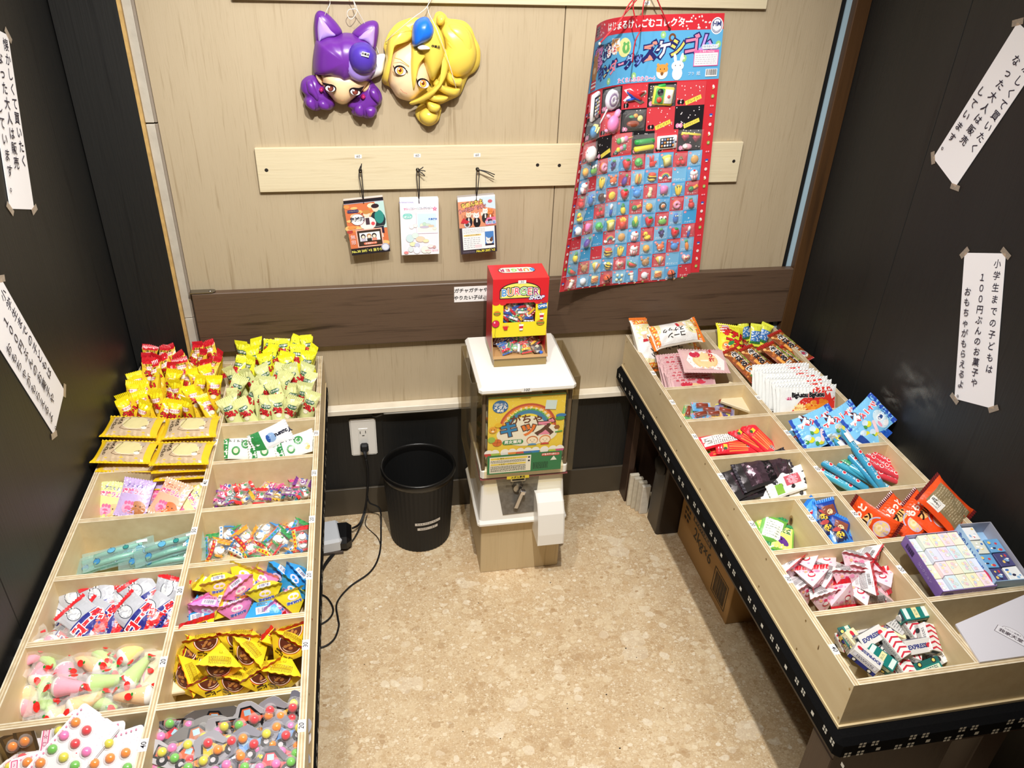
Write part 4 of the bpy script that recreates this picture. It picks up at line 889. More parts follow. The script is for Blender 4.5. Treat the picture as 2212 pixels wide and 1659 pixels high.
# ------------------------------------------------------------------ hanging packs
def hang_pack(name, label, cor, nail, draw, edge, cut=None, tailpts=()):
    P = [at(px, py, y=-.034) for px, py in cor]  # tl tr br bl
    tl, tr_, br_, bl_ = P; t = thing(name, label, 'toy pack', tl)
    ux = (tr_ - tl); uz = (tl - bl_); W_, H_ = ux.length, uz.length; ux.normalize(); nrm = Vector((0, -1, 0)); uz = nrm.cross(ux)
    M = Matrix(((ux.x, uz.x, nrm.x, tl.x), (ux.y, uz.y, nrm.y, tl.y), (ux.z, uz.z, nrm.z, tl.z), (0, 0, 0, 1))); t.matrix_world = M
    b = MB(); R = random.Random(len(name) + int(nail[0]))
    for i in range(7): b.box((R.uniform(0, .0012), -H_ + R.uniform(0, .001), -.0165 + .0022 * i), (W_ - R.uniform(0, .0012), -R.uniform(0, .001), -.0149 + .0022 * i), edge, 0, .0003)
    o = b.build('card_stack', t, (PAPER,)); o['kind'] = 'stuff'
    c = MB().box((0, -H_, -.001), (W_, 0, 0), edge, 0, .0003).build('front_card', t, (CARD,))
    a = Art(flatS((0, 0, 0), (1, 0, 0), (0, 1, 0)), lift=.0002, dh=.00003); draw(a, W_, H_); a.build('printed_picture', t, (PAPER,))
    k = Vector((nail[0], -.026, nail[1])); hole = M @ Vector((W_ * .5, -.012, .0008)); Mi = M.inverted()
    MB().tube([Mi @ Vector(p) for p in (k + Vector((-.003, .004, 0)), k + Vector((-.004, 0, -.01)), (k * .4 + hole * .6) + Vector((-.002, 0, 0)), hole)], .0011, '14121a').build('black_cord', t, (RUBBER,), True)
    MB().tube([Mi @ Vector(p) for p in (k + Vector((.003, .004, 0)), k + Vector((.003, 0, -.01)), (k * .4 + hole * .6) + Vector((.002, 0, 0)), hole + Vector((0, .0, .012)))], .0011, '14121a').build('black_cord', t, (RUBBER,), True)
    for tp in tailpts:
        MB().tube([Mi @ p for p in smooth([k + Vector((0, 0, .002))] + [k + Vector((x, -.006, z)) for x, z in tp], 4)], .0012, '14121a').build('cord_tail', t, (RUBBER,), True)
    return t
def d1(a, W, H):
    a.rect(0, -H, W, 0, 'd9784a'); R = random.Random(4)
    for _ in range(26): a.ell(R.uniform(0, W), -R.uniform(.01, H - .02), R.uniform(.006, .014), R.uniform(.003, .007), R.choice(('f2c27a', 'e8964f', 'fbe6c6', 'b8443a', 'f7d9a8')), 8)
    a.rect(0, -.010, W, 0, '15101c'); a.rect(0, -.010, W, -.0085, 'b8b0c4'); a.rect(W * .78, -.08, W, -.01, 'bfe0dc')
    a.ell(W * .80, -.058, .019, .025, '1f2a33', 14); a.ell(W * .84, -.05, .012, .018, '2f8f86', 12); a.ell(W * .77, -.027, .0085, .0095, 'f6dcc4', 12); a.ell(W * .77, -.021, .010, .006, '2c1822', 12); a.rect(W * .72, -.094, W * .92, -.078, '241838'); a.rect(W * .78, -.105, W * .88, -.094, 'efe9e4')
    a.ell(W * .53, -.064, .021, .018, 'f3f0ea', 12); a.rect(W * .48, -.068, W * .58, -.05, '4a3440'); a.ell(W * .53, -.040, .0085, .0095, 'f6dcc4', 12); a.ell(W * .53, -.034, .010, .006, 'c98a4a', 12); a.ell(W * .66, -.066, .005, .005, 'e0505a', 10)
    a.ell(W * .29, -.052, .0175, .0155, '8a1638', 18); a.ell(W * .285, -.052, .0165, .0145, 'f8f6f4', 18); a.text('鬼滅刃', W * .28, -.052, .0125, '1c1c3a', bold=.04)
    a.pill(W * .2, -.029, .030, .008, '3a2f6a'); a.text('カードコレクション', W * .2, -.029, .0035, 'e8e07a')
    a.line([(0, -.078), (W, -.074)], .0006, 'f4ece4')
    x0, x1, y0, y1 = W * .22, W * .83, -H + .022, -.082; a.rect(x0 - .003, y0 - .003, x1 + .003, y1 + .003, 'f4b8a4'); a.rect(x0, y0, x1, y1, '3a2a1e'); a.rect(x0 + .005, y0 + .013, x1 - .004, y1 - .006, 'e4ecf2')
    for x, hc, bc in ((x0 + .014, '15151a', 'c8c0d4'), (x0 + .029, 'b08050', '2a2a2a'), (x0 + .042, '20140f', 'e0907a')):
        a.ell(x, y0 + .026, .0062, .0068, hc, 10); a.ell(x, y0 + .0245, .0042, .0045, 'f6e2cc', 8); a.rect(x - .006, y0 + .013, x + .006, y0 + .020, bc)
    a.pill(x0 + .030, y0 + .0065, .034, .006, 'e87858'); a.text('名場面カード', x0 + .031, y0 + .0065, .0048, 'ffffff')
    a.text('無限', W * .1, -.105, .013, 'f9dcdc', vert=True, rot=0); a.rect(0, -H, W, -H + .018, '18121c'); a.text('No.30 20付+2 当り付', W * .42, -H + .009, .0088, 'ece86a', bold=.03); a.ell(W * .89, -H + .014, .0105, .0105, 'aeb4cc', 14); a.ell(W * .89, -H + .014, .008, .008, 'dfe4f0', 12)
def d2(a, W, H):
    a.rect(0, -H, W, 0, 'fbf8fb'); a.rect(.004, -H + .004, W - .004, -.004, 'f6edf6'); a.rect(.004, -.025, W - .004, -.004, 'eeebfa'); a.ell(W * .5, -.034, .03, .01, 'fae6ee', 16)
    a.text('INTERNATIONAL', W * .17, -.0095, .0048, '5a62b8'); 
    for i, ch in enumerate('すみっコシールコレクション'): a.text(ch, .012 + .0056 * i, -.0275 + .0002 * i, .0072, ('e06a9a', 'e890b4', 'd8a0c0', '9aa0b4', '9a98a8', 'a8b0b8', '9ad0d4', '8ab4c0', '8898a8', '8898a8', '8898a8', '98a0a8', 'a0a8a8')[i], bold=.02)
    a.star(W * .9, -.0275, .007, 'e8749c'); a.text('4', W * .9, -.0275, .006, 'ffffff'); a.pill(W * .19, -.0455, .025, .0145, '86d4cc'); a.text('シール', W * .19, -.042, .004, 'ffffff'); a.text('1枚入り', W * .19, -.048, .006, 'ffffff', bold=.03)
    x0, x1, y0, y1 = W * .42, W * .97, -.092, -.037; a.rect(x0 - .0008, y0 - .0014, x1 + .0006, y1, 'cdbcd0'); a.rect(x0, y0, x1, y1, 'fefefe'); a.rect(x0 + .0025, y0 + .003, x1 - .0035, y1 - .0025, 'd2e9f4'); a.rect(x0 + .0025, y0 + .003, x1 - .0035, y0 + .016, 'eef2ec')
    a.text('月島限定', x1 - .0125, y1 - .018, .0058, '3f74c8', bold=.04)
    for x, y, rx, ry, c in ((x0 + .014, y0 + .021, .006, .0055, 'e8ecd8'), (x0 + .02, y0 + .0245, .005, .005, 'bfe0cc'), (x0 + .029, y0 + .022, .007, .004, 'cfe4d0'), (x0 + .037, y0 + .019, .008, .003, 'f2cdb0'), (x0 + .02, y0 + .0165, .012, .003, 'c8c0d8'), (x0 + .046, y0 + .012, .005, .004, 'ececdc'), (.028, -.074, .006, .0055, 'fbfbf8'), (.038, -.071, .0055, .005, 'f6f0ee')): a.ell(x, y, rx, ry, c, 14); a.arc(x, y, rx, .0004, 'b4b0b4', 0, 360, 14, ry)
    for x, y, rx, ry, c in ((.023, -.105, .0105, .011, 'cfe6ea'), (.037, -.098, .009, .008, 'dcefe8'), (.05, -.108, .012, .008, 'f3d6bc'), (.064, -.113, .008, .005, 'f6e8b8'), (.030, -.121, .0085, .006, 'ecefbe'), (.041, -.124, .007, .006, 'ccd2ee'), (.040, -.138, .009, .010, 'eef0fa'), (.061, -.137, .010, .010, 'f7f5ea'), (.024, -.135, .007, .008, 'dde8ec'), (.012, -.144, .006, .004, 'e89090'), (.071, -.142, .006, .005, 'eef0e6'), (.076, -.128, .008, .005, 'f2ecec'), (.086, -.130, .004, .004, 'd8b4ac')): a.ell(x, y, rx, ry, c, 14); a.arc(x, y, rx, .0004, 'b0b4b4', 0, 360, 14, ry)
    a.text('No.30', W * .8, -H + .0185, .0055, 'e88aa0'); a.text('40付+1 当り付', W * .8, -H + .011, .0055, 'e88aa0')
def d3(a, W, H):
    a.rect(0, -H, W, 0, '3a3038'); a.rect(0, -.083, W, 0, 'dd9470'); a.rect(0, -.012, W, 0, 'f4f8fa'); a.poly([(W * .62, -.004), (W, -.004), (W, -.038), (W * .7, -.03)], 'cfe4f0'); R = random.Random(8)
    for _ in range(16): a.rect(*(lambda x, y: (x, y, x + R.uniform(.005, .014), y + R.uniform(.006, .014)))(R.uniform(0, W - .014), -R.uniform(.05, .075)), R.choice(('b86a4c', 'f0c88a', '6a3c34', 'c98870', 'f4e4d4')))
    a.ell(W * .86, -.016, .006, .0045, 'd06a72', 12); a.text('なめんなよ', W * .38, -.020, .0135, 'f6d86a', rot=10, out='241a1c', ow=.09, bold=.04, sx=.85); a.text('カードコレクション', W * .38, -.033, .0115, 'f29aa4', rot=10, out='241a1c', ow=.08, bold=.04, sx=.7)
    for x, y, cb_, fc in ((.026, -.057, '23202e', 'e8d8c0'), (.047, -.060, '141216', 'f4f2ee'), (.070, -.050, '2a2c2c', 'f4f0ea'), (.083, -.052, 'a85a30', 'e88a4a')):
        a.ell(x, y - .010, .0095, .014, cb_, 14); a.ell(x, y + .008, .0072, .0066, fc, 12); a.tri((x - .006, y + .011), (x - .002, y + .014), (x - .006, y + .018), fc); a.tri((x + .006, y + .011), (x + .002, y + .014), (x + .006, y + .018), fc); a.up(); a.ell(x - .0025, y + .009, .0009, .0011, '20181a', 6); a.ell(x + .0025, y + .009, .0009, .0011, '20181a', 6); a.rect(x - .0018, y - .010, x + .0018, y, 'e8e6e2')
    a.ell(.021, -.074, .0085, .009, 'c8c8cc', 14); a.ell(.021, -.074, .005, .0055, '4a4448', 12); a.poly([(.004, -.068), (.012, -.055), (.020, -.062), (.028, -.066), (.020, -.072)], 'c8303c'); a.poly([(.068, -.070), (.074, -.060), (.096, -.058), (.098, -.078), (.070, -.080)], 'e07aa0'); a.rect(.076, -.074, .087, -.064, '3a3040'); a.text('なめ猫', .083, -.0735, .009, '5a9ad8', out='ffffff', ow=.06, bold=.03)
    x0, x1, y0, y1 = W * .07, W * .95, -H + .012, -.083; a.rect(x0, y0, x1, y1, 'f6f6f6'); a.scribble(x0 + .003, y1 - .016, x1 - .026, y1 - .003, 4, '9aa0a8', 5, .35); a.rect(x0 + .003, y1 - .0235, x0 + .049, y1 - .0185, 'e8cf86'); a.text('なめられたら無効', x0 + .026, y1 - .021, .0045, '5a4a2a')
    a.scribble(x0 + .003, y0 + .003, x0 + .046, y1 - .026, 6, 'a4a8b0', 6, .3); a.rect(x0 + .032, y0 + .004, x0 + .05, y0 + .013, 'f0d8dc'); a.rect(x1 - .0265, y0 + .008, x1 - .003, y1 - .014, '4a84c8'); cx, cy = x1 - .015, y0 + .020
    a.ell(cx, cy, .0095, .0085, 'f4f0ec', 14); a.tri((cx - .009, cy + .004), (cx - .003, cy + .008), (cx - .009, cy + .013), 'f4f0ec'); a.tri((cx + .009, cy + .004), (cx + .003, cy + .008), (cx + .009, cy + .013), '6a4c3c'); a.up(); a.ell(cx + .005, cy + .003, .0045, .005, '6a4c3c', 10); a.ell(cx - .004, cy + .001, .0012, .0015, '1a1614', 6); a.ell(cx + .003, cy + .001, .0012, .0015, '1a1614', 6); a.ell(cx - .001, cy - .003, .001, .0008, 'd08a8a', 6); a.rect(x1 - .0265, y0 + .008, x1 - .003, y0 + .013, '2a2030')
    a.text('No.30 20付+2', W * .68, -H + .006, .0085, 'ecdf4a', bold=.04, shear=.2)
    for k in range(6): a.arc(W * (.08 + .055 * k), -H + .006, .002, .0005, '9a90a8', 0, 360, 8)
hang_pack('card_pack_bundle', 'hanging pack of trading cards in orange and black, leftmost of the three', [(741, 434), (827, 425), (838, 543), (755, 552)], (-.141, 1.109), d1, 'c9c4bc', tailpts=([(.002, .010), (.004, .022)], [(-.002, .008), (.003, .018)]))
hang_pack('sticker_pack_bundle', 'hanging pack of pastel pink and white stickers, middle of the three', [(863, 430), (947, 428), (951, 549), (870, 551)], (.001, 1.108), d2, 'f0edf0', tailpts=([(.008, .008), (.013, .012)], [(.012, .003), (.018, .001)], [(.01, -.004), (.016, -.010)]))
hang_pack('card_pack_bundle', 'hanging pack of trading cards with cats, rightmost of the three', [(988, 427), (1069, 420), (1074, 546), (996, 550)], (.153, 1.107), d3, 'a8a09c', tailpts=([(.02, -.001), (.042, -.010)], [(.02, -.004), (.040, -.016)]))

# ------------------------------------------------------------------ masks (plain plastic party masks)
MASKP = mat('glossy_mask_plastic', rough=0.3, spec=0.45, coat=0.0)
def closed(P, k=4):
    n = len(P); out = []
    for i in range(n):
        a, b, c, d = (Vector(P[(i + j - 1) % n]) for j in range(4))
        for j in range(k):
            t = j / k; out.append(.5 * ((2 * b) + (c - a) * t + (2 * a - 5 * b + 4 * c - d) * t * t + (3 * b - a - 3 * c + d) * t ** 3))
    return out
def mpt(u, v, y): p = at(600 + u / 4.809, v / 4.809, y=y); return p.x, p.z
class Mask:
    def __init__(s, label, y0, cuv):
        s.y0 = y0; cx, cz = mpt(*cuv, y0); s.t = thing('party_mask', label, 'mask', (cx, y0, cz)); s.cx, s.cz = cx, cz
    def dome(s, name, P, base, h, col, rim=0.0, ctr=None, k=4, mats=(MASKP,), pw=.5):
        Q = closed([(u, v, 0) for u, v in P], k); n = len(Q); W = [mpt(q.x, q.y, s.y0) for q in Q]
        W = [(x - s.cx, z - s.cz) for x, z in W]
        if ctr: c = mpt(*ctr, s.y0); c = (c[0] - s.cx, c[1] - s.cz)
        else: c = (sum(p[0] for p in W) / n, sum(p[1] for p in W) / n)
        vs = []; K = 6
        for i in range(K):
            f = 1 - i / K; hh = base + h * (1 - f ** 2.2) ** pw
            vs += [(c[0] + (x - c[0]) * f, -hh, c[1] + (z - c[1]) * f) for x, z in W]
        vs.append((c[0], -(base + h), c[1])); vs += [(x, 0.0 if base <= .012 else -base + .006, z) for x, z in W]
        area = sum(W[i][0] * W[(i + 1) % n][1] - W[(i + 1) % n][0] * W[i][1] for i in range(n)); fl = area > 0
        fs = [(i * n + j, i * n + (j + 1) % n, (i + 1) * n + (j + 1) % n, (i + 1) * n + j) for i in range(K - 1) for j in range(n)]
        fs += [((K - 1) * n + j, (K - 1) * n + (j + 1) % n, K * n) for j in range(n)]
        q0 = K * n + 1; fs += [(q0 + j, q0 + (j + 1) % n, (j + 1) % n, j) for j in range(n)]
        if not fl: fs = [f[::-1] for f in fs]
        return MB().add(vs, fs, col).build(name, s.t, mats, True)
    def art(s, name, base, draw):
        def S(u, v, h): x, z = mpt(u, v, s.y0); return Vector((x - s.cx, -(base + h), z - s.cz))
        a = Art(S, 1e9, lift=0, dh=.0004); draw(a); o = a.build(name, s.t, (MASKP,))
        o.data.flip_normals(); return o
m = Mask('purple plastic party mask with cat ears, hanging left', -.012, (660, 650))
PU, PD, LI = '6a2f96', '5a2688', 'b79be0'
m.dome('side_curl', [(350, 780), (290, 800), (245, 850), (240, 930), (280, 990), (270, 1060), (330, 1125), (400, 1150), (460, 1135), (540, 1140), (595, 1085), (560, 1010), (510, 960), (480, 890), (440, 850), (400, 790)], .004, .022, PU)
m.dome('side_curl', [(960, 830), (1010, 880), (1060, 940), (1085, 1010), (1070, 1070), (1030, 1110), (1030, 1180), (980, 1210), (930, 1230), (880, 1215), (830, 1210), (770, 1180), (760, 1130), (725, 1100), (740, 1050), (790, 1010), (860, 950), (900, 900)], .004, .022, PU)
for c in ([(300, 830), (360, 820), (400, 900), (440, 1000), (420, 1040), (360, 980), (310, 930)], [(300, 1000), (360, 990), (400, 1060), (390, 1130), (330, 1110), (290, 1060)], [(420, 1030), (480, 1010), (540, 1070), (530, 1120), (460, 1120), (420, 1080)],
          [(950, 900), (1010, 900), (1060, 990), (1050, 1060), (990, 1020), (950, 970)], [(800, 1080), (860, 1050), (900, 1110), (890, 1190), (830, 1190), (790, 1140)], [(900, 1100), (980, 1080), (1020, 1130), (990, 1200), (930, 1200)]):
    m.dome('curl_lock', c, .018, .014, PU)
m.dome('cat_ear', [(395, 440), (380, 330), (378, 230), (390, 150), (430, 110), (500, 130), (570, 190), (630, 260), (670, 330), (640, 375), (560, 390), (450, 430)], .004, .018, PU)
m.dome('inner_ear', [(428, 430), (414, 300), (424, 200), (440, 168), (500, 220), (560, 300), (600, 360), (520, 380), (450, 410)], .018, .008, LI)
m.dome('cat_ear', [(770, 350), (830, 280), (920, 225), (1000, 212), (1045, 250), (1047, 350), (1030, 450), (1010, 520), (960, 460), (900, 420), (830, 400)], .004, .018, PU)
m.dome('inner_ear', [(835, 390), (890, 320), (960, 280), (1005, 268), (1005, 350), (988, 480), (940, 440), (890, 410)], .018, .008, LI)
m.dome('face', [(440, 740), (455, 840), (475, 910), (540, 990), (600, 1050), (680, 1080), (760, 1045), (860, 960), (920, 900), (950, 830), (880, 760), (700, 700), (560, 700)], .006, .040, 'f3d3a6', ctr=(680, 850))
m.dome('human_ear', [(398, 760), (400, 800), (430, 850), (468, 880), (460, 800), (430, 765)], .010, .012, 'f3d3a6')
m.dome('human_ear', [(958, 850), (920, 880), (880, 930), (900, 950), (945, 910)], .010, .012, 'f3d3a6')
m.dome('hair', [(392, 430), (440, 400), (520, 365), (610, 368), (680, 340), (770, 345), (850, 380), (940, 420), (1000, 500), (1030, 600), (1010, 720), (960, 830), (880, 835), (820, 850), (760, 830), (690, 858), (640, 820), (580, 800), (520, 780), (450, 775), (375, 745), (368, 600)], .012, .050, PU, ctr=(690, 600))
m.dome('hat_brim', [(735, 440), (680, 520), (668, 600), (690, 690), (760, 770), (840, 808), (920, 790), (985, 730), (1005, 690), (960, 600), (860, 520), (780, 450)], .048, .016, 'a58be0')
m.dome('hat_crown', [(870, 402), (790, 420), (740, 480), (730, 570), (760, 660), (830, 715), (910, 725), (980, 690), (1015, 620), (1015, 530), (980, 460), (930, 415)], .056, .030, '4f37a8', pw=.6)
m.dome('earring', [(455, 885), (430, 912), (455, 940), (480, 912)], .024, .008, 'b3246a'); m.dome('earring', [(885, 958), (860, 985), (885, 1012), (912, 985)], .024, .008, 'b3246a')
m.dome('white_bow', [(1020, 580), (1110, 560), (1112, 640), (1085, 760), (1000, 805), (948, 835), (990, 740), (1015, 660)], .004, .020, 'eef0f4')
def eyes1(a, q):
    for cx, cy, s_ in (((550, 872, 1), (800, 908, -1))[q],):
        a.ell(cx, cy, 62, 40, '1c1216', 16, rot=14); a.ell(cx - 2 * s_, cy + 6, 50, 31, 'f6f2f2', 16, rot=10); a.ell(cx + 2, cy + 2, 31, 33, '5a2a26', 14); a.ell(cx + 2, cy + 8, 17, 17, '8a4438', 10); a.ell(cx - 12, cy - 12, 9, 9, 'ffffff', 8); a.poly([(cx - 66, cy - 30), (cx - 92 * (1 if s_ > 0 else -1.0), cy - 62), (cx, cy - 40), (cx + 60, cy - 8), (cx, cy - 28)] if s_ > 0 else [(cx + 40, cy - 38), (cx + 96, cy - 58), (cx + 60, cy), (cx - 20, cy - 34), (cx - 70, cy - 6), (cx - 20, cy - 42)], '1c1216')
for q in (0, 1): m.art('painted_eye', .0475, lambda a: eyes1(a, q))
m.art('painted_mouth', .0425, lambda a: a.arc(672, 985, 22, 4, 'b4745a', 20, 160, 8))
m.art('white_label', .088, lambda a: (a.rect(862, 478, 940, 522, 'f2f0ee', rot=14), a.text('非売品', 901, 500, 26, '1c1a26', sx=-1, rot=194, bold=.03)))

YE, YD = 'ecd058', 'd9b52c'
m2 = Mask('yellow plastic party mask with wavy hair and blue hat, hanging right', -.010, (1560, 650))
m2.dome('hair_back', [(1110, 440), (1160, 330), (1240, 240), (1330, 200), (1400, 182), (1500, 190), (1600, 210), (1640, 135), (1690, 118), (1740, 150), (1770, 190), (1850, 200), (1940, 222), (2010, 290), (2050, 390), (2098, 500), (2098, 650), (2050, 740), (1980, 790), (1950, 850), (1890, 980), (1780, 1040), (1660, 1090), (1540, 1090), (1440, 1065), (1360, 1040), (1250, 990), (1160, 900), (1100, 870), (1083, 800), (1120, 700), (1120, 560), (1102, 500)], .003, .012, YE, ctr=(1600, 620))
m2.dome('hair_bun', [(1570, 1075), (1490, 1080), (1440, 1130), (1430, 1190), (1470, 1260), (1540, 1305), (1610, 1300), (1670, 1250), (1692, 1180), (1700, 1120), (1640, 1075)], .002, .010, YE)
m2.dome('hair_bun', [(1570, 1100), (1500, 1120), (1460, 1180), (1490, 1250), (1560, 1285), (1630, 1260), (1665, 1200), (1650, 1130)], .008, .026, YE)
m2.dome('ponytail', [(1700, 240), (1800, 220), (1920, 250), (2000, 330), (2040, 440), (2060, 560), (2030, 680), (1960, 760), (1860, 800), (1760, 760), (1720, 660), (1720, 500), (1700, 380), (1680, 300)], .012, .034, YE)
for c in ([(1760, 250), (1860, 240), (1970, 330), (2010, 470), (1990, 600), (1930, 520), (1880, 400), (1800, 320)], [(1740, 320), (1820, 350), (1890, 460), (1920, 600), (1880, 700), (1820, 640), (1790, 500), (1730, 420)], [(1760, 720), (1830, 790), (1900, 800), (1890, 870), (1800, 860), (1740, 800)],
          [(1640, 800), (1700, 860), (1800, 890), (1880, 900), (1850, 970), (1740, 960), (1640, 900), (1600, 840)], [(1560, 930), (1640, 960), (1760, 980), (1720, 1030), (1600, 1030), (1540, 990)], [(1540, 1030), (1620, 1040), (1680, 1080), (1640, 1140), (1560, 1120)], [(1640, 160), (1690, 130), (1730, 170), (1700, 240), (1650, 240)]):
    m2.dome('wavy_lock', c, .026, .018, YE)
m2.dome('face', [(1165, 620), (1220, 510), (1320, 440), (1400, 430), (1500, 520), (1580, 640), (1600, 760), (1570, 880), (1480, 960), (1400, 1035), (1330, 1035), (1240, 1000), (1190, 930), (1150, 850), (1148, 720)], .010, .038, 'f5d8ae', ctr=(1370, 760))
m2.dome('fringe', [(1130, 860), (1110, 760), (1135, 640), (1160, 560), (1200, 480), (1280, 410), (1370, 400), (1400, 330), (1300, 250), (1180, 340), (1130, 450), (1120, 600), (1085, 800)], .022, .022, YE, ctr=(1200, 440))
m2.dome('fringe', [(1390, 420), (1370, 560), (1364, 700), (1375, 830), (1400, 900), (1422, 800), (1455, 660), (1500, 570), (1560, 470), (1460, 400)], .044, .014, YE)
m2.dome('fringe', [(1400, 230), (1600, 215), (1690, 330), (1720, 480), (1700, 620), (1640, 740), (1590, 805), (1540, 720), (1500, 600), (1440, 470), (1390, 400), (1380, 300)], .040, .026, YE, ctr=(1580, 420))
m2.dome('fringe', [(1700, 480), (1728, 600), (1690, 760), (1590, 890), (1470, 980), (1360, 1035), (1400, 1055), (1540, 1000), (1660, 880), (1740, 740), (1760, 600), (1740, 500)], .036, .018, YE, ctr=(1650, 860))
m2.dome('blue_hat', [(1386, 440), (1380, 280), (1410, 190), (1480, 148), (1540, 155), (1585, 230), (1598, 300), (1560, 370), (1470, 415)], .058, .030, '1f6fe0')
m2.dome('white_feather', [(1430, 440), (1480, 420), (1540, 440), (1550, 462), (1480, 470), (1440, 465)], .070, .006, 'f0ecdc')
def eyes2(a, q):
    for cx, cy in (((1258, 690), (1492, 822))[q],):
        a.ell(cx, cy, 66, 50, '1a1418', 16, rot=18); a.ell(cx + 4, cy + 8, 56, 40, 'f8f4ee', 16, rot=18); a.ell(cx, cy + 4, 35, 40, 'ea8a4a', 14); a.ell(cx, cy + 8, 26, 30, 'f2c24a', 12); a.ell(cx, cy, 16, 20, '7a3418', 10); a.ell(cx - 12, cy - 14, 8, 8, 'ffffff', 8)
        a.line([(cx - 70, cy - 50), (cx - 62, cy - 22)], 9, '1a1418'); a.line([(cx + 62, cy - 4), (cx + 76, cy + 22)], 9, '1a1418')
for q in (0, 1): m2.art('painted_eye', .0495, lambda a: eyes2(a, q))
m2.art('painted_mouth', .0495, lambda a: a.line([(1260, 880), (1290, 915), (1330, 930)], 6, 'c08068'))
m2.art('painted_eyebrow', .0495, lambda a: a.line([(1200, 565), (1260, 580), (1350, 650)], 7, 'c9963a'))
m2.art('white_label', .067, lambda a: a.text('非売品', 1612, 438, 30, '1c1a26', sx=-1, rot=188, bold=.03))
for px, py in (): pass
# hanging strings
W3 = lambda u, v, y: at(600 + u / 4.809, v / 4.809, y=y)
def string(name, mk, pts, r=.0008, col='e8e4da'):
    o = MB().tube([Vector(p) - mk.t.location for p in smooth(pts, 4)], r, col, n=5).build(name, mk.t, (MATTE,), True); return o
string('white_elastic', m, [(-.195, -.028, 1.528), W3(545, 0, -.03), W3(500, 130, -.03), W3(440, 300, -.004), W3(380, 500, -.006), W3(375, 700, -.02)])
string('white_elastic', m, [(-.195, -.028, 1.528), (-.16, -.02, 1.52), W3(780, 0, -.03), W3(830, 110, -.03), W3(890, 220, -.02), W3(1000, 420, -.003), W3(1050, 560, -.006)])
string('knot_loop', m, [W3(790, 20, -.03), W3(800, 90, -.03), W3(740, 100, -.028), W3(720, 150, -.028), W3(760, 200, -.028), W3(810, 150, -.028), W3(820, 100, -.03), W3(770, 92, -.03)])
string('white_elastic', m2, [(.055, -.028, 1.528), W3(1550, 70, -.03), W3(1400, 190, -.08), W3(1200, 360, -.05), W3(1120, 440, -.02)])
string('white_elastic', m2, [(.055, -.028, 1.528), W3(1555, 70, -.03), W3(1650, 300, -.085), W3(1760, 600, -.07), W3(1830, 830, -.06), W3(1865, 970, -.03)])
# ------------------------------------------------------------------ curled display card of erasers
PW_, PH_ = .45, .70
TOPC = [(0, .755, -.020), (.12, .637, -.024), (.20, .560, -.032), (.27, .497, -.050), (.33, .449, -.084), (.39, .413, -.132), (.45, .388, -.186)]
BOTC = [(0, .804, -.018), (.15, .655, -.024), (.25, .557, -.032), (.33, .480, -.052), (.39, .424, -.073), (.45, .368, -.102)]
def pl(C, s_):
    s_ = max(0, min(.45, s_))
    for (a, x0, y0), (b, x1, y1) in zip(C, C[1:]):
        if s_ <= b + 1e-9:
            f = (s_ - a) / (b - a); return x0 + (x1 - x0) * f, y0 + (y1 - y0) * f
    return C[-1][1:]
def sm(C, s_): 
    a = [pl(C, s_ + d) for d in (-.03, -.015, 0, .015, .03)] if .03 < s_ < .42 else [pl(C, s_)]
    return sum(p[0] for p in a) / len(a), sum(p[1] for p in a) / len(a)
def P0(u, v):
    s_ = .45 - u; f = v / PH_; (xa, ya), (xb, yb) = sm(BOTC, s_), sm(TOPC, s_)
    zb = .783 - .010 * sin(pi * min(1, s_ / .45)) + .010 * (s_ / .45) ** 2; zt = 1.479 - .012 * (s_ / .45)
    bow = .012 * sin(pi * f) * (.5 + .5 * s_ / .45)
    return Vector((xa + (xb - xa) * f, ya + (yb - ya) * f - bow * .5, zb + (zt - zb) * f))
def PSx(u, v):
    e = .002; p = P0(u, v); du = P0(u + e, v) - P0(u - e, v); dv = P0(u, v + e) - P0(u, v - e); n = du.cross(dv).normalized()
    return p, n
_PG = [[PSx(PW_ * i / 60, PH_ * j / 40) for i in range(-1, 62)] for j in range(-1, 42)]
def PS(u, v, h):
    x = min(max(u / PW_ * 60 + 1, 0), 61.999); y = min(max(v / PH_ * 40 + 1, 0), 41.999); i, j = int(x), int(y); fx, fy = x - i, y - j
    (p0, n0), (p1, n1), (p2, n2), (p3, n3) = _PG[j][i], _PG[j][i + 1], _PG[j + 1][i], _PG[j + 1][i + 1]
    a_, b_, c_, d_ = (1 - fx) * (1 - fy), fx * (1 - fy), (1 - fx) * fy, fx * fy
    return p0 * a_ + p1 * b_ + p2 * c_ + p3 * d_ + (n0 * a_ + n1 * b_ + n2 * c_ + n3 * d_) * h
po = thing('eraser_display_card', 'large red and blue display card of novelty erasers curling off the wall', 'display card', (.6, 0, 1.13)); poff = -po.location
def pb(nm, b, mats, smooth=True, kind=None):
    o = b.build(nm, po, mats, smooth); o.location = poff
    if kind: o['kind'] = kind
    return o
b = MB(); nu, nv = 30, 24; vs = []
def clampc(i, j):
    return PW_ * i / nu, PH_ * j / nv
for h in (0, -.0008):
    for j in range(nv + 1):
        for i in range(nu + 1): vs.append(PS(*clampc(i, j), h))
fs = []; N = (nu + 1) * (nv + 1)
for j in range(nv):
    for i in range(nu):
        a_ = j * (nu + 1) + i; fs.append((a_, a_ + 1, a_ + nu + 2, a_ + nu + 1)); fs.append((N + a_, N + a_ + nu + 1, N + a_ + nu + 2, N + a_ + 1))
b.add(vs, fs, ['d9343f' if k % 2 == 0 else 'd8cfc4' for k in range(len(fs))]); pb('card_sheet', b, (CARD,))
a = Art(PS, .02, lift=.0004, dh=.000025)
RD, BL, BK = 'd9343f', '58aee0', '141118'
a.rect(0, .548, PW_, .664, '5fb2e4')
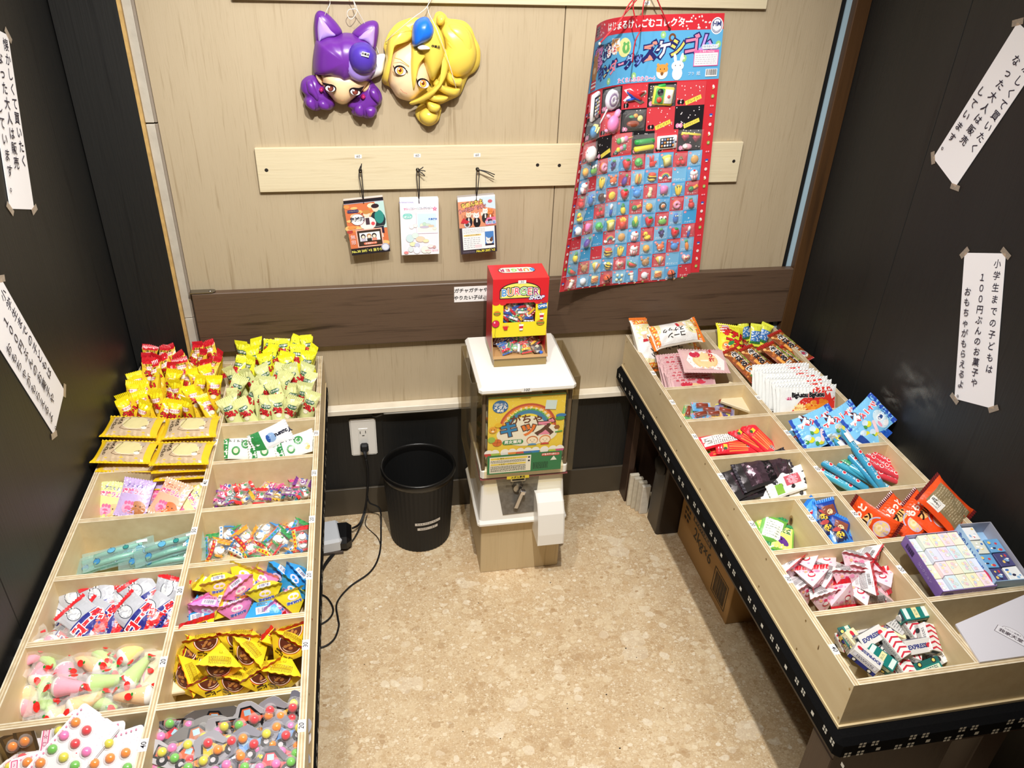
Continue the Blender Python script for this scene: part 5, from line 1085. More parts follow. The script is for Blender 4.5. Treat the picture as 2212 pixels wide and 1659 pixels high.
a.dots(.330, .666, PW_ - .036, .697, 22, .0022, 'f7eeee', 3); a.dots(.05, .668, .085, .697, 12, .0022, 'f7eeee', 4)
a.text('はじまるけしごむコレクター', .235, .681, .0205, 'ffffff', bold=.03)
a.rect(.006, .672, .045, .694, '9a96a0'); a.scribble(.008, .674, .043, .692, 3, '2a2630', 2)
a.ell(.432, .672, .0165, .0195, 'f4f4fa', 18); a.ell(.432, .672, .014, .0165, '2c3a7a', 18); a.ell(.432, .672, .0125, .015, 'f4f4fa', 18); a.text('HM', .432, .676, .015, '2c3a7a', bold=.03); a.arc(.432, .668, .009, .0012, '2c3a7a', 200, 340)
for x, y in ((.17, .64), (.29, .655), (.36, .64), (.44, .63), (.21, .565), (.12, .56), (.35, .60)):
    a.ell(x, y, .0075, .0085, '9fd48a', 10); a.ell(x, y, .003, .003, 'e8f4d0', 6)
for x, y, r, c in ((.175, .632, .022, 'eef0a8'), (.315, .648, .010, '7a4a2a')): a.ell(x, y, r, r, c, 16)
a.ell(.180, .630, .0125, .012, '6fbf6a', 14); a.ell(.174, .641, .004, .004, '6fbf6a', 8); a.ell(.187, .641, .004, .004, '6fbf6a', 8); a.ell(.315, .648, .005, .005, '5fb2e4', 10)
a.text('夢', .052, .612, .062, 'd98ac8', out='2a2a6a', ow=.04, bold=.04, rot=4)
for ch, x, y, c in (('の', .092, .622, '9ad4f0'), ('ち', .114, .628, 'f2e6ee'), ('場', .140, .634, 'f6b56a')): a.text(ch, x, y, .034, c, out='2a2a6a' if ch != '場' else 'ffffff', ow=.06, bold=.05)
a.ell(.113, .626, .010, .011, 'ffffff', 12); a.text('ち', .113, .626, .015, 'd0343c', bold=.04); a.ell(.136, .630, .010, .011, 'ffffff', 12); a.text('は', .136, .630, .015, 'd0343c', bold=.04)
a.word([(ch, .078 + .0285 * min(i, 6) + .0385 * max(0, i - 6) + (.004 if i > 5 else 0), .580 + .0042 * i + (.010 if i > 5 else 0), c, s_) for i, (ch, c, s_) in enumerate(zip('キンダーグッズケシゴム', ('4a7fd0', 'f4ee9a', 'f08aa0', 'f0a0c0', '9ac0ee', '7a9ae8', 'f29a8a', 'f4f4fa', 'f4dc6a', 'f58ab0', 'c8a0f0'), (.032,) * 6 + (.044,) * 5))], .05, '23246a', .05, .05, .03, shear=.15, rot=8)
a.text('たくさんおあたり〜♪', .215, .556, .0125, 'f48ab8', out='ffffff', ow=.05, bold=.03)
# plain animals
a.ell(.292, .568, .016, .015, 'f8f2ea', 14); a.ell(.292, .577, .0165, .0115, 'eda24a', 14); a.ell(.280, .587, .004, .004, 'eda24a', 8); a.ell(.304, .587, .004, .004, 'eda24a', 8); a.ell(.287, .577, .0014, .0018, '2a1c14', 6); a.ell(.298, .577, .0014, .0018, '2a1c14', 6); a.ell(.292, .566, .004, .0045, '8a5a30', 8)
a.ell(.334, .565, .014, .016, 'fafafc', 14); a.ell(.334, .583, .017, .0125, 'fafafc', 14); a.ell(.326, .601, .0042, .012, 'fafafc', 10, rot=12); a.ell(.344, .601, .0042, .012, 'fafafc', 10, rot=-12); a.ell(.328, .584, .0013, .0017, '2a1c24', 6); a.ell(.341, .584, .0013, .0017, '2a1c24', 6)
a.ell(.028, .600, .022, .030, 'b8834a', 14); a.ell(.012, .628, .008, .008, 'b8834a', 8); a.ell(.042, .630, .008, .008, 'b8834a', 8); a.ell(.026, .597, .010, .008, 'e8c898', 10); a.rect(.010, .553, .046, .575, 'c83844'); a.rect(.010, .558, .046, .562, 'f4f0f0'); a.rect(.010, .567, .046, .570, 'f4f0f0')
a.pill(.418, .625, .046, .010, 'eef4fa'); a.text('対象年齢6才以上', .418, .625, .0062, '4a6aa0')
a.rect(.376, .580, .443, .618, 'e86aa8'); a.rect(.378, .582, .441, .611, 'f8f2f6'); a.text('⚠ 警告 Warning', .41, .6145, .0055, 'ffffff'); a.scribble(.381, .584, .438, .608, 5, 'b0a8b8', 5, .25)
a.rect(.411, .555, .443, .573, 'f6f6f6'); a.bars(.427, .565, .028, .014, '222222'); a.text('プラ', .372, .563, .009, 'e8f4fa'); a.text('紙', .392, .563, .011, 'e8f4fa')
# big checker cells: five columns, then a row of six
ch_ = .058
BX, BW = .012, .404
hb = a.h
def cellx(c, r):
    n = 6 if r == 2 else 5; return BX + BW / n * c, BW / n
BLK = {(4, 0): 6, (3, 1): 9, (4, 1): 10, (1, 2): 12}
for r in range(3):
    for c in range(6 if r == 2 else 5):
        a.h = hb
        (x0, cw), y1 = cellx(c, r), .545 - ch_ * r; dark = (r + c) % 2 == (1, 1, 1)[r]
        a.rect(x0, y1 - ch_, x0 + cw, y1, BK if dark else 'd9404a')
        a.dots(x0 + .004, y1 - ch_ + .003, x0 + cw - .004, y1 - .003, 16, .0015, 'f6eeee', r * 5 + c + 9)
        a.ell(x0 + .010, y1 - ch_ + .009, .0055, .0062, 'f29ac4' if dark else BK, 10); a.ell(x0 + .019, y1 - ch_ + .009, .0055, .0062, 'f29ac4' if dark else BK, 10); a.text(str(BLK.get((c, r), r * 5 + c + 1)), x0 + .0145, y1 - ch_ + .009, .008, 'ffffff', bold=.03)
        if (c, r) in BLK:
            a.rect(x0 + .026, y1 - ch_ + .008, x0 + .026 + cw * .56, y1 - ch_ + .0185, 'f2e05a', rot=20); a.text('エクセレント' if (c, r) == (4, 1) else 'グレイト!', x0 + .026 + cw * .28, y1 - ch_ + .013, .0085 if (c, r) != (4, 1) else .0065, '3a3020', rot=20)
a.h = hb
sw, sh = .0408, .0405
SX, SYT = .014, .371
Rr = random.Random(21); words_ = ('プリティー', 'ハッピー', 'ラッキー')
blanks = {(8, 1), (9, 3), (2, 5), (2, 6), (0, 5), (1, 6), (8, 7), (9, 8)}
for r in range(9):
    for c in range(10):
        a.h = hb; x0, y1 = SX + sw * c, SYT - sh * r
        k = (r + c) % 3; col = ('7fbfe8', '4aa6de', 'd23c4a')[k]
        a.rect(x0, y1 - sh, x0 + sw, y1, col); 
        a.star(x0 + sw * Rr.uniform(.3, .8), y1 - sh * Rr.uniform(.3, .6), .0028, 'f4fafc'); a.star(x0 + sw * Rr.uniform(.1, .9), y1 - sh * Rr.uniform(.1, .9), .002, 'f4fafc')
        a.ell(x0 + .007, y1 - .006, .0042, .0036, ('e8617a', 'e8617a', BK)[k], 8); a.text(str(16 + r * 10 + c), x0 + .007, y1 - .006, .0062, 'ffffff')
        a.text(words_[(r + c) % 3], x0 + sw * .5, y1 - sh + .006, .007, 'f2f8fc', bold=.01)
# border of small sweets
def bord(x, y, k):
    a.h = hb
    if k % 5 == 0: a.ell(x, y, .0032, .0052, 'f4eeee', 8, rot=20); a.ell(x - .001, y - .004, .002, .003, 'e8b070', 6)
    elif k % 5 == 1: a.ell(x, y, .0045, .0050, '9ab85a', 8); a.ell(x, y, .0015, .0015, 'f0e8d0', 6)
    elif k % 5 == 2: a.ell(x - .003, y, .0025, .0025, 'f4a0b0', 6); a.ell(x + .003, y, .0025, .0025, 'f4a0b0', 6)
    elif k % 5 == 3: a.ell(x, y + .001, .005, .0035, '3a5ab8', 8); a.rect(x - .003, y - .004, x + .003, y - .001, 'f4f0f0')
    else: a.ell(x, y, .0042, .0045, 'f2dede', 8)
for k in range(22): bord(.437, .530 - .0235 * k, k); bord(.0066, .520 - .0235 * k, k + 2)
for k in range(17): bord(.03 + .0245 * k, -.0 + .004 + .003, k + 1)
pb('printed_picture', a.mb, (PAPER,))

RUB = mat('eraser_rubber', rough=0.45)
def sph(x, y, r, c, ry=None, rz=None, z=None, rot=0): return ('s', x, y, r, ry or r, rz or r * .6, c, z if z is not None else (rz or r * .6) * .7, rot)
def bx(x, y, w_, h_, d, c, rot=0, z=0): return ('b', x, y, w_, h_, d, c, z, rot)
def pr(pts, d, c, z=0): return ('p', pts, d, c, z)
ER = dict(
 strawberry=[pr([(-10, 5), (-6, 10), (6, 10), (10, 5), (6, -6), (0, -12), (-6, -6)], 9, 'd8282e'), sph(0, 10, 6, '3f9a4a', 3, 3, 8), sph(0, 0, 8, 'd8282e', 9, 5, 7)],
 donut=[('t', 0, 0, 8.5, 4, 'e9a24a', 4), ('t', 0, 0, 8.5, 3.6, 'f0a0c0', 6)], banana=[sph(-5, 0, 3, 'f0cf3a', 12, 3, 4, 12), sph(0, -1, 3, 'f2d54a', 12, 3, 5), sph(5, 0, 3, 'f0cf3a', 12, 3, 4, -12), bx(0, 11, 8, 4, 6, 'c9a82a')],
 toast=[pr([(-9, -11), (9, -11), (9, 6), (11, 10), (6, 12), (-6, 12), (-11, 10), (-9, 6)], 7, 'efe05a', 0), pr([(-7, -9), (7, -9), (7, 8), (-7, 8)], 1, 'f6ee9a', 7)],
 cherry=[sph(-6, -5, 6.5, 'd8242e', rz=5), sph(6, -5, 6.5, 'd8242e', rz=5), bx(-3, 4, 1.5, 12, 2, '4f8f3a', -20, 4), bx(3, 4, 1.5, 12, 2, '4f8f3a', 20, 4)],
 cookie=[sph(0, 0, 10, 'd9a45a', rz=4), ('t', 0, 0, 8, 2, 'c98f45', 3)], lettuce=[sph(0, 0, 10, '4fc05a', rz=6), sph(-3, 3, 6, '6ad070', rz=5, z=7), sph(4, -2, 5, '45b050', rz=5, z=7)],
 hand=[bx(0, -5, 13, 11, 6, 'e63a2e'), bx(-4.5, 6, 4, 14, 5, 'e63a2e', 8), bx(1.5, 7, 4, 15, 5, 'e63a2e', -6), bx(7, -3, 4, 9, 5, 'e63a2e', -45)],
 eggplant=[sph(-1, -3, 6, '5a3a9a', 11, 6, 5, -22), bx(5, 9, 5, 7, 5, '3f9a4a', -22, 2)], hotdog=[sph(-4, 0, 4, 'e8b860', 12, 5, 4), sph(4, 0, 4, 'e8b860', 12, 5, 4), sph(0, 0, 3.2, 'd0482e', 13, 4, 6), sph(-1, 0, 1.2, '6ac04a', 9, 1, 10)],
 burger=[sph(0, -5, 10, 'f0d45a', 5, 6, 3), bx(0, -1, 20, 4, 9, '4a2a18'), bx(0, 2, 18, 3, 10, 'e8c83a'), sph(0, 6, 10, 'e0503a', 5, 6, 4)],
 rainbow=[('a', 0, -5, 12, 2.2, 'e8505a'), ('a', 0, -5, 10, 2.2, 'f0d04a'), ('a', 0, -5, 8, 2.2, '5ab06a'), ('a', 0, -5, 6, 2.2, '4a80c8'), sph(-11, -6, 5, 'f4f4f6', 4, 4), sph(11, -6, 5, 'f4f4f6', 4, 4)],
 cupcake=[pr([(-9, 0), (9, 0), (6, -12), (-6, -12)], 8, 'f2e8ea'), sph(0, 4, 10, 'f4f0ee', 7, 6, 5), bx(-3, -6, 1.5, 10, 9, 'd8404a'), bx(3, -6, 1.5, 10, 9, 'd8404a'), sph(0, 10, 3, 'd83a3a', z=8)],
 fox=[sph(0, 0, 10, 'e8743a', 9, 5), bx(-7, 9, 6, 6, 5, 'e8743a', 45), bx(7, 9, 6, 6, 5, 'e8743a', 45), sph(-4, -4, 4, 'f6efe6', 4, 4, 4), sph(4, -4, 4, 'f6efe6', 4, 4, 4), sph(0, -6, 1.2, '20181a', z=7)],
 bear=[sph(0, 0, 10, 'b5864e', 9, 5), sph(-8, 8, 3.5, 'b5864e'), sph(8, 8, 3.5, 'b5864e'), sph(0, -3, 4, 'ecd8b4', 3, 4, 5), sph(-4, 3, 1, '20181a', z=6), sph(4, 3, 1, '20181a', z=6), sph(0, -2, 1.2, '20181a', z=9)],
 bluebear=[sph(0, 0, 10, '4a94dc', 9, 5), sph(-8, 8, 3.5, '4a94dc'), sph(8, 8, 3.5, '4a94dc'), sph(-4, 1, 1.3, '1c2c5a', z=6), sph(4, 1, 1.3, '1c2c5a', z=6), sph(0, -3, 1.3, '1c2c5a', z=7)],
 frog=[sph(0, -3, 11, '7ac04e', 8, 5), sph(-5, 6, 4.5, 'f4f6f0', z=4), sph(5, 6, 4.5, 'f4f6f0', z=4), sph(-5, 6, 1.5, '1c1c1c', z=8), sph(5, 6, 1.5, '1c1c1c', z=8)],
 peanut=[sph(0, 6, 5, 'efe6b8', 6, 4), sph(0, -6, 5.5, 'efe6b8', 7, 4), sph(0, 0, 4, 'efe6b8', 6, 4)], icepop=[pr([(-8, -7), (8, -7), (9, 8), (5, 11), (-5, 11), (-9, 8)], 7, 'f08ac8'), bx(0, -10, 3, 6, 3, 'e0c088', 0, 2)],
 fish=[sph(-3, 0, 7, '2f8f4e', 6, 5), sph(6, 1, 6, 'f0a03a', 4, 4, 3, 20), bx(12, 3, 5, 8, 3, 'e8b03a', 20, 2), sph(-6, 1, 2.2, 'f6f6f6', z=6), sph(-6, 1, 1, '1c1c1c', z=8)],
 tomato=[sph(0, 6, 5, 'd8302e', rz=5), sph(0, -4, 8, 'd8302e', rz=6), bx(0, 12, 8, 2, 4, '3f8f4a', 0, 3)], penguin=[sph(0, -2, 7, '3a78c8', 11, 5), sph(0, -4, 4.5, 'f0e4a0', 8, 4, 4), sph(0, 7, 5.5, '3a78c8', z=5), sph(-2.5, 7, 1.8, 'f4f0c0', z=9), sph(2.5, 7, 1.8, 'f4f0c0', z=9)],
 choc=[sph(0, 0, 10, '4a2a1c', rz=6), sph(4, 4, 5, 'f0e8e0', 4, 4, 7), sph(-3, -2, 1, 'f0d0d8', z=9)], flower=[sph(0, 0, 10, 'f0d23a', rz=4), ('t', 0, 0, 7, 2.5, 'e8c42e', 4), sph(0, 0, 3, '4fa04a', z=5)],
 knife=[pr([(-3, 0), (3, 0), (4, 9), (0, 14), (-3, 10)], 4, 'e8ecf2'), bx(1, -7, 6, 14, 6, '2456b0', 0)], pineapple=[sph(0, -3, 6.5, 'f0d43a', 9, 6), bx(0, 8, 9, 4, 5, '2f8f4a', 0, 2), bx(0, 11, 5, 6, 5, '3a9a54', 0, 2)],
 peach=[sph(0, 0, 9, 'f0b04a', rz=6), sph(3, -3, 5, '3f8a3a', 3, 3, 7, 40)], maki=[('t', 0, 0, 10, 2.5, '16181a', 4), sph(0, 0, 9, 'f6f4f0', rz=4), sph(0, 0, 5, 'ef8a4a', rz=4, z=5)],
 fries=[pr([(-8, 4), (8, 4), (6, -12), (-6, -12)], 8, 'e2492e'), bx(-5, 7, 3, 10, 6, 'f2cf3a', 6), bx(-1, 9, 3, 11, 6, 'f2cf3a'), bx(3, 8, 3, 11, 6, 'f2cf3a', -4), bx(6, 6, 3, 9, 6, 'f2cf3a', -10)],
 corn=[sph(0, 3, 5, 'f0e04a', 11, 5), sph(-4, -5, 4, '3f9a4a', 9, 5, 4, 12), sph(4, -5, 4, '3f9a4a', 9, 5, 4, -12)], duck=[sph(0, -5, 9, 'f2d83a', 6, 6), sph(-4, 5, 6, 'f2d83a', z=5), sph(-10, 4, 3, 'e8742e', 2, 2, 6), sph(-6, 6, 1, '1c1c1c', z=9)],
 volley=[sph(0, 0, 10, 'f4f4f4', rz=7), ('a', 0, -4, 9, 3, '2450b0'), ('a', 0, -8, 9, 2, '2450b0')], grapes=[sph(-4, 3, 4, '3a2a6a'), sph(4, 3, 4, '3a2a6a'), sph(0, 0, 4.5, '46327a', z=5), sph(-2, -5, 4, '3a2a6a'), sph(2, -5, 4, '3a2a6a'), sph(0, -9, 3.4, '3a2a6a'), bx(0, 10, 8, 5, 4, '3fa05a')],
 carrot=[sph(0, -3, 5, 'ee8a2e', 11, 5), bx(0, 10, 8, 6, 4, '3fa05a')], bee=[sph(0, 0, 8, 'f0d23a', 10, 6), bx(0, 3, 15, 2.4, 10, '1c1a18'), bx(0, -3, 15, 2.4, 10, '1c1a18'), sph(-9, 4, 4, 'f4f4f4', z=3), sph(9, 4, 4, 'f4f4f4', z=3)],
 heart=[pr([(0, -12), (-11, 0), (-10, 7), (-5, 9), (0, 5), (5, 9), (10, 7), (11, 0)], 5, 'f2a0a8'), pr([(0, -8), (-7, 0), (-6, 5), (-3, 6), (0, 3), (3, 6), (6, 5), (7, 0)], 1.2, 'ecf0c8', 5), pr([(0, -5), (-4, 0), (-3, 3), (0, 1), (3, 3), (4, 0)], 1.2, 'd8404a', 6.2)],
 melon=[pr([(-11, 8), (-13, -2), (-8, -8), (2, -11), (10, -9), (12, -6)], 5, '3fa04e'), pr([(-9, 6), (-10, -2), (-6, -6), (2, -9), (9, -8), (10, -6)], 1.5, 'e84a3e', 5)],
 basket=[sph(0, 0, 10, 'e0622e', rz=7), bx(0, 0, 19, 1, 14, '2a1a14', 20), bx(0, 0, 1, 19, 14, '2a1a14', 20)], mint=[sph(0, 0, 9, 'eef4fa', rz=5), ('a', 0, -2, 7, 2, '4a8ad8'), ('a', 2, -6, 7, 2, '4a8ad8')],
 fan=[pr([(0, -12), (11, 7), (4, 11), (-4, 11), (-11, 7)], 5, 'f0d45a'), pr([(0, -12), (4, 11), (-4, 11)], 1, 'd8d8e4', 5), pr([(0, -12), (11, 7), (7, 9)], 1, 'e88a5a', 5)],
 rooster=[bx(0, -4, 8, 16, 7, 'f2f2e8'), bx(0, 7, 10, 8, 7, 'f2f2e8'), bx(0, 12, 8, 3, 5, 'e0404a', 0, 1), bx(-6, 6, 4, 3, 4, 'f0b03a')], turtle=[sph(0, 0, 5, '4aa0c8', 5, 4), sph(-6, 6, 4, 'eef2c8', z=3), sph(6, 6, 4, 'eef2c8', z=3), sph(-6, -6, 4, 'eef2c8', z=3), sph(6, -6, 4, 'eef2c8', z=3), sph(0, 0, 2.5, 'f6f6f6', z=5)],
 waffle=[pr([(-10, -6), (8, -10), (11, 6), (-6, 10)], 5, 'f0d08a'), bx(0, 0, 18, 2, 7, 'e0803a', 5), bx(0, 4, 16, 2, 7, 'e0803a', 5), bx(0, -4, 16, 2, 7, 'e0803a', 5)],
)
def er_mesh(parts, sc=.00115):
    b = MB()
    for p in parts:
        k = p[0]
        if k == 's': _, x, y, rx, ry, rz, c, z, rot = p; b.ball((x * sc, y * sc, z * sc), (rx * sc, ry * sc, rz * sc), c, n=10, k=6, M=Matrix.Rotation(radians(rot), 3, 'Z'))
        elif k == 'b': _, x, y, w_, h_, d, c, z, rot = p; b.box((-w_ / 2 * sc, -h_ / 2 * sc, z * sc), (w_ / 2 * sc, h_ / 2 * sc, (z + d) * sc), c, 0, min(w_, h_, d) * .25 * sc, Matrix.Translation((x * sc, y * sc, 0)) @ Matrix.Rotation(radians(rot), 4, 'Z'))
        elif k == 'p': _, pts, d, c, z = p; b.prism([(u * sc, v * sc) for u, v in pts], z * sc, (z + d) * sc, c)
        elif k == 't': _, x, y, R_, r, c, z = p; b.tube([((x + R_ * .72 * cos(q * pi / 6)) * sc, (y + R_ * .72 * sin(q * pi / 6)) * sc, z * sc) for q in range(13)], r * sc, c, n=6)
        elif k == 'a': _, x, y, R_, r, c = p; b.tube([((x + R_ * cos(q * pi / 8)) * sc, (y + R_ * sin(q * pi / 8)) * sc, 4 * sc) for q in range(9)], r / 2 * sc * 1.3, c, n=5)
    return b.mesh('eraser', (RUB,), True)
ERM = {k: er_mesh(v) for k, v in ER.items()}
rnd = random.Random(12)
def film_mesh(w_, h_, seed):
    b = MB(); R = random.Random(seed); n = 6; vs = []
    for j in range(n + 1):
        for i in range(n + 1):
            e = min(i, j, n - i, n - j); vs.append((-w_ / 2 + w_ * i / n, -h_ / 2 + h_ * j / n, (.001, .009, .0125, .013)[min(3, e)] + R.uniform(-.0016, .0016) * (e > 0)))
    b.add(vs, [(j * (n + 1) + i, j * (n + 1) + i + 1, (j + 1) * (n + 1) + i + 1, (j + 1) * (n + 1) + i) for j in range(n) for i in range(n)])
    return b.mesh('clear_pouch', (CLEAR,), False)
FM = [film_mesh(.037, .038, s_) for s_ in range(4)]; FMB = [film_mesh(.072, .052, s_ + 9) for s_ in range(2)]
def frame_at(u, v, rot=0, h=.001):
    o = PS(u, v, h); ux = (PS(u + .004, v, h) - PS(u - .004, v, h)).normalized(); uy = (PS(u, v + .004, h) - PS(u, v - .004, h)); n = ux.cross(uy).normalized(); uy = n.cross(ux)
    return Matrix.Translation(poff) @ Matrix(((ux.x, uy.x, n.x, o.x), (ux.y, uy.y, n.y, o.y), (ux.z, uy.z, n.z, o.z), (0, 0, 0, 1))) @ Matrix.Rotation(radians(rot), 4, 'Z')
def stick_(name, me, M):
    o = bpy.data.objects.new(name, me); COL.objects.link(o); o.parent = po; o.matrix_local = M; return o
GRID = [
 'peach frog donut grapes strawberry lettuce hand toast cherry cookie'.split(),
 'cupcake - banana fox eggplant hotdog burger rainbow - cupcake'.split(),
 'tomato penguin choc flower strawberry bluebear peanut icepop banana fish'.split(),
 'duck - cherry knife pineapple fish peach maki donut tomato'.split(),
 'volley icepop lettuce toast fries corn strawberry frog penguin -'.split(),
 '- eggplant - rainbow cookie cupcake duck grapes strawberry knife'.split(),
 'pineapple - - burger banana cupcake peach fox bluebear carrot'.split(),
 'melon bear fan bee heart melon bear fan - heart'.split(),
 'rooster mint waffle basket turtle rooster mint waffle basket -'.split()]
for r, row in enumerate(GRID):
    for c, k in enumerate(row):
        if k == '-': continue
        u, v = SX + sw * (c + .5) + rnd.uniform(-.002, .002), SYT - sh * (r + .52) + rnd.uniform(-.002, .002)
        stick_('eraser', ERM[k], frame_at(u, v, rnd.uniform(-14, 14)))
        stick_('clear_pouch', FM[rnd.randrange(4)], frame_at(u, v, rnd.uniform(-7, 7), .002))
def big(c, r): x0, cw = cellx(c, r); return x0 + cw * .5, .545 - ch_ * (r + .5)
def bigobj(parts, c, r, rot=0, sc=.0016, du=0, dv=0, film=True):
    u, v = big(c, r); stick_('eraser', er_mesh(parts, sc), frame_at(u + du, v + dv, rot))
    if film: stick_('clear_pouch', FMB[(c + r) % 2], frame_at(u + du, v + dv, rnd.uniform(-4, 4), .003))
phone = [bx(0, 0, 26, 42, 6, 'f2f2f4'), bx(0, 2, 20, 30, 1.2, '2a2a32', 0, 6)] + [bx(-6 + 6 * i, 12 - 5.5 * j, 4, 4, .8, ('e8e8f0', '8aa0c8', 'd0c890', 'f4f4f4')[(i + j) % 4], 0, 7.2) for i in range(3) for j in range(5)] + [sph(0, -18, 2, '3a3a44', rz=1, z=6)]
bigobj(phone, 0, 0, 8, .0015, -.006, -.004, False)
bigobj([('t', 0, 0, 18, 5, 'e8e4f0', 3), ('t', 0, 0, 13, 4.5, '8a6a9a', 4), ('t', 0, 0, 8, 4, 'efeaf4', 5), sph(0, 0, 4, '8a6a9a', z=6), bx(-16, -24, 2.6, 34, 3, 'f2f0ee', -40)], 1, 0, 0, .0014, .0, .0)
bigobj([pr([(-24, 12), (-10, 14), (2, 6), (22, 10), (24, 5), (10, -3), (22, -10), (14, -13), (0, -6), (-14, -8), (-24, -6), (-12, 2)], 3, 'f6f6f8'), sph(-2, 3, 20, 'd8343e', 5, 5, 5, -28), sph(-3, 1, 19, '2a56c0', 3.4, 4, 5, -28), pr([(-2, 6), (18, 9), (16, 6), (4, -1)], 5, 'd8343e', 2), pr([(-6, -1), (-18, -5), (-14, -6), (2, -4)], 5, '2a56c0', 2)], 2, 0, -2, .0014, .0, 0, False)
bigobj([bx(0, 0, 42, 34, 7, 'e8dc3a'), bx(-9, 0, 18, 28, 2, '4ab04a', 0, 6.5), bx(10, 0, 16, 26, 2.4, 'f4f2ee', 0, 6.5), sph(-9, 7, 7, '22242a', rz=4, z=8), sph(-9, -7, 6, 'e04a2e', rz=4, z=8), sph(10, 0, 3.4, 'd83a3e', rz=2, z=9), bx(-6, 18, 16, 6, 6, '3fae4a', 12)], 3, 0, -6, .0013, .002, -.002)
bigobj([sph(0, 0, 12, 'f08ac0', 14, 8), sph(4, 17, 6, 'f4a0cc', 8, 5, 6, -20), sph(-12, 10, 5, 'f6a6d0', 3, 3), sph(12, 9, 5, 'f6a6d0', 3, 3), sph(-9, -13, 4, 'f6a6d0', 3, 3), sph(10, -13, 4, 'f6a6d0', 3, 3), sph(6, 19, 1, '20181a', z=11)] + [('t', 0, 0, 10, 1.2, 'e070b0', 8)], 1, 1, -14, .0015, .006, 0)
bigobj([sph(0, 0, 22, '2a2422', 16, 3), sph(-2, -5, 14, '9a4a32', 6, 5, 6), sph(-6, 7, 6, '3f9a5a', 3, 3, 5), sph(2, 9, 5, 'f0a03a', 4, 3, 5), sph(12, 4, 6, 'efe08a', 6, 3, 5)], 2, 1, -3, .0014, .0, 0)
bigobj([sph(0, -2, 12, '3a92cc', 13, 7), bx(3, 6, 16, 3, 12, 'f0e68a', 20), bx(5, 0, 14, 3, 14, 'f0e68a', 20)], 0, 1, 30, .0012, .0, -.006)
bigobj([sph(0, 0, 15, 'f2f2f2', rz=9), sph(0, 0, 4.5, '1a1a1e', rz=2, z=9)] + [sph(11 * cos(q), 11 * sin(q), 3.4, '1a1a1e', rz=2, z=5.5) for q in [radians(90 + 72 * i) for i in range(5)]], 0, 2, 0, .00135, .0, -.004)
bigobj([sph(-8, 6, 6, '5ab45a'), sph(0, 8, 6, 'f2ead0'), sph(8, 10, 6, 'f08ac0'), bx(18, 12, 14, 2, 2, 'e8c070', 12, 2), sph(8, -5, 5, '6ac09a'), sph(1, -8, 5, 'e890c0'), sph(-6, -11, 5, 'f0d84a'), bx(0, -12, 26, 4, 3, '4fae7a', 12)], 2, 2, -4, .0013, .0, .002)
bigobj([bx(0, 6, 40, 9, 9, '2fa04a', 3), bx(0, -6, 40, 9, 9, 'e8dc3a', 5)], 3, 2, 0, .0014, .002, -.004)
bigobj([bx(0, 0, 42, 26, 6, 'f2f2f4'), bx(-2, 0, 28, 20, 1.2, '22242c', 0, 6)] + [bx(-12 + 6 * i, 6.5 - 6 * j, 4, 4, .8, ('e8e8f0', '8aa0c8', 'e8a060', 'f4f4f4')[(i + j) % 4], 0, 7.2) for i in range(5) for j in range(3)] + [sph(18, 0, 2, '3a3a44', rz=1, z=6)], 4, 2, 2, .0013, .002, -.002, False)
bigobj([pr([(-22, 8), (-4, 10), (4, 10), (22, 8), (20, 14), (-20, 14)], 5, 'efd83a'), pr([(-12, -3), (-20, 5), (-17, 11), (-12, 8), (-7, 11), (-4, 5)], 7, 'a82a4a'), pr([(12, -3), (4, 5), (7, 11), (12, 8), (17, 11), (20, 5)], 7, 'a82a4a'), sph(-2, -13, 10, 'f2b0c0', 6, 5), sph(-8, -13, 6, 'f6f0ee', 5, 5, 5)], 5, 2, -8, .0013, .0, 0)
# red strings
def cstr(nm, pts, r=.0016, col='c8242e'):
    o = MB().tube([Vector(p) for p in smooth(pts, 4)], r, col, n=6).build(nm, po, (RUBBER,), True); o.location = poff
hL, hR = PS(.045, .655, .002), PS(.305, .668, .002); kn = Vector((.530, -.09, 1.545))
cstr('red_string', [(.545, -.03, 1.55), kn, (kn + hL) / 2 + Vector((0, -.005, 0)), hL]); cstr('red_string', [(.545, -.03, 1.55), (.548, -.06, 1.535), hR])
cstr('red_string', [kn, at(1368, 5, y=-.11), at(1378, 60, y=-.11)]); cstr('red_string', [kn, at(1390, 10, y=-.11), at(1385, 60, y=-.115), at(1372, 90, y=-.12), at(1366, 135, y=-.12)]); cstr('red_string', [kn, at(1360, 8, y=-.12), at(1340, 45, y=-.13), hL])
b = MB(); b.ball(hR, (.0038, .002, .0038), '5a3a20', n=10, k=6); pb('string_knot', b, (RUBBER,)); b = MB(); b.ball(hL, (.0038, .002, .0038), 'd8d0c8', n=10, k=6); pb('string_knot', b, (RUBBER,))
# ------------------------------------------------------------------ sweets
TF = 0.504
def crop(x0, y0, k): return lambda a, b: (x0 + a / k, y0 + b / k)
def pouch_S(W, Ln, T, seal=.008, seed=0, wr=.0008, pw=.55, bend=0.0):
    h2 = Ln / 2 - seal
    def S(x, y, h, side=1):
        t = min(1, abs(y) / h2) if h2 > 0 else 1; p = max(0.0, 1 - t ** 3) ** pw; c = max(0.0, cos(min(1, abs(x) / (W / 2)) * pi / 2)) ** .6
        X = x * (1 - .16 * p * min(1, T / W * 2.2)); e = max(0, 1 - abs(h2 - abs(y)) / (.016))
        z = T / 2 * p * c + c * e * .0012 * sin(x * 620 + seed) * side + wr * noise.noise((x * 55 + seed * 3.1, y * 55, side * 7.7)) * (c ** .5)
        zz = side * (z + h) if side > 0 else -(z + h)
        return Vector((X, y, zz + bend * ((2 * y / Ln) ** 2 - .5)))
    return S
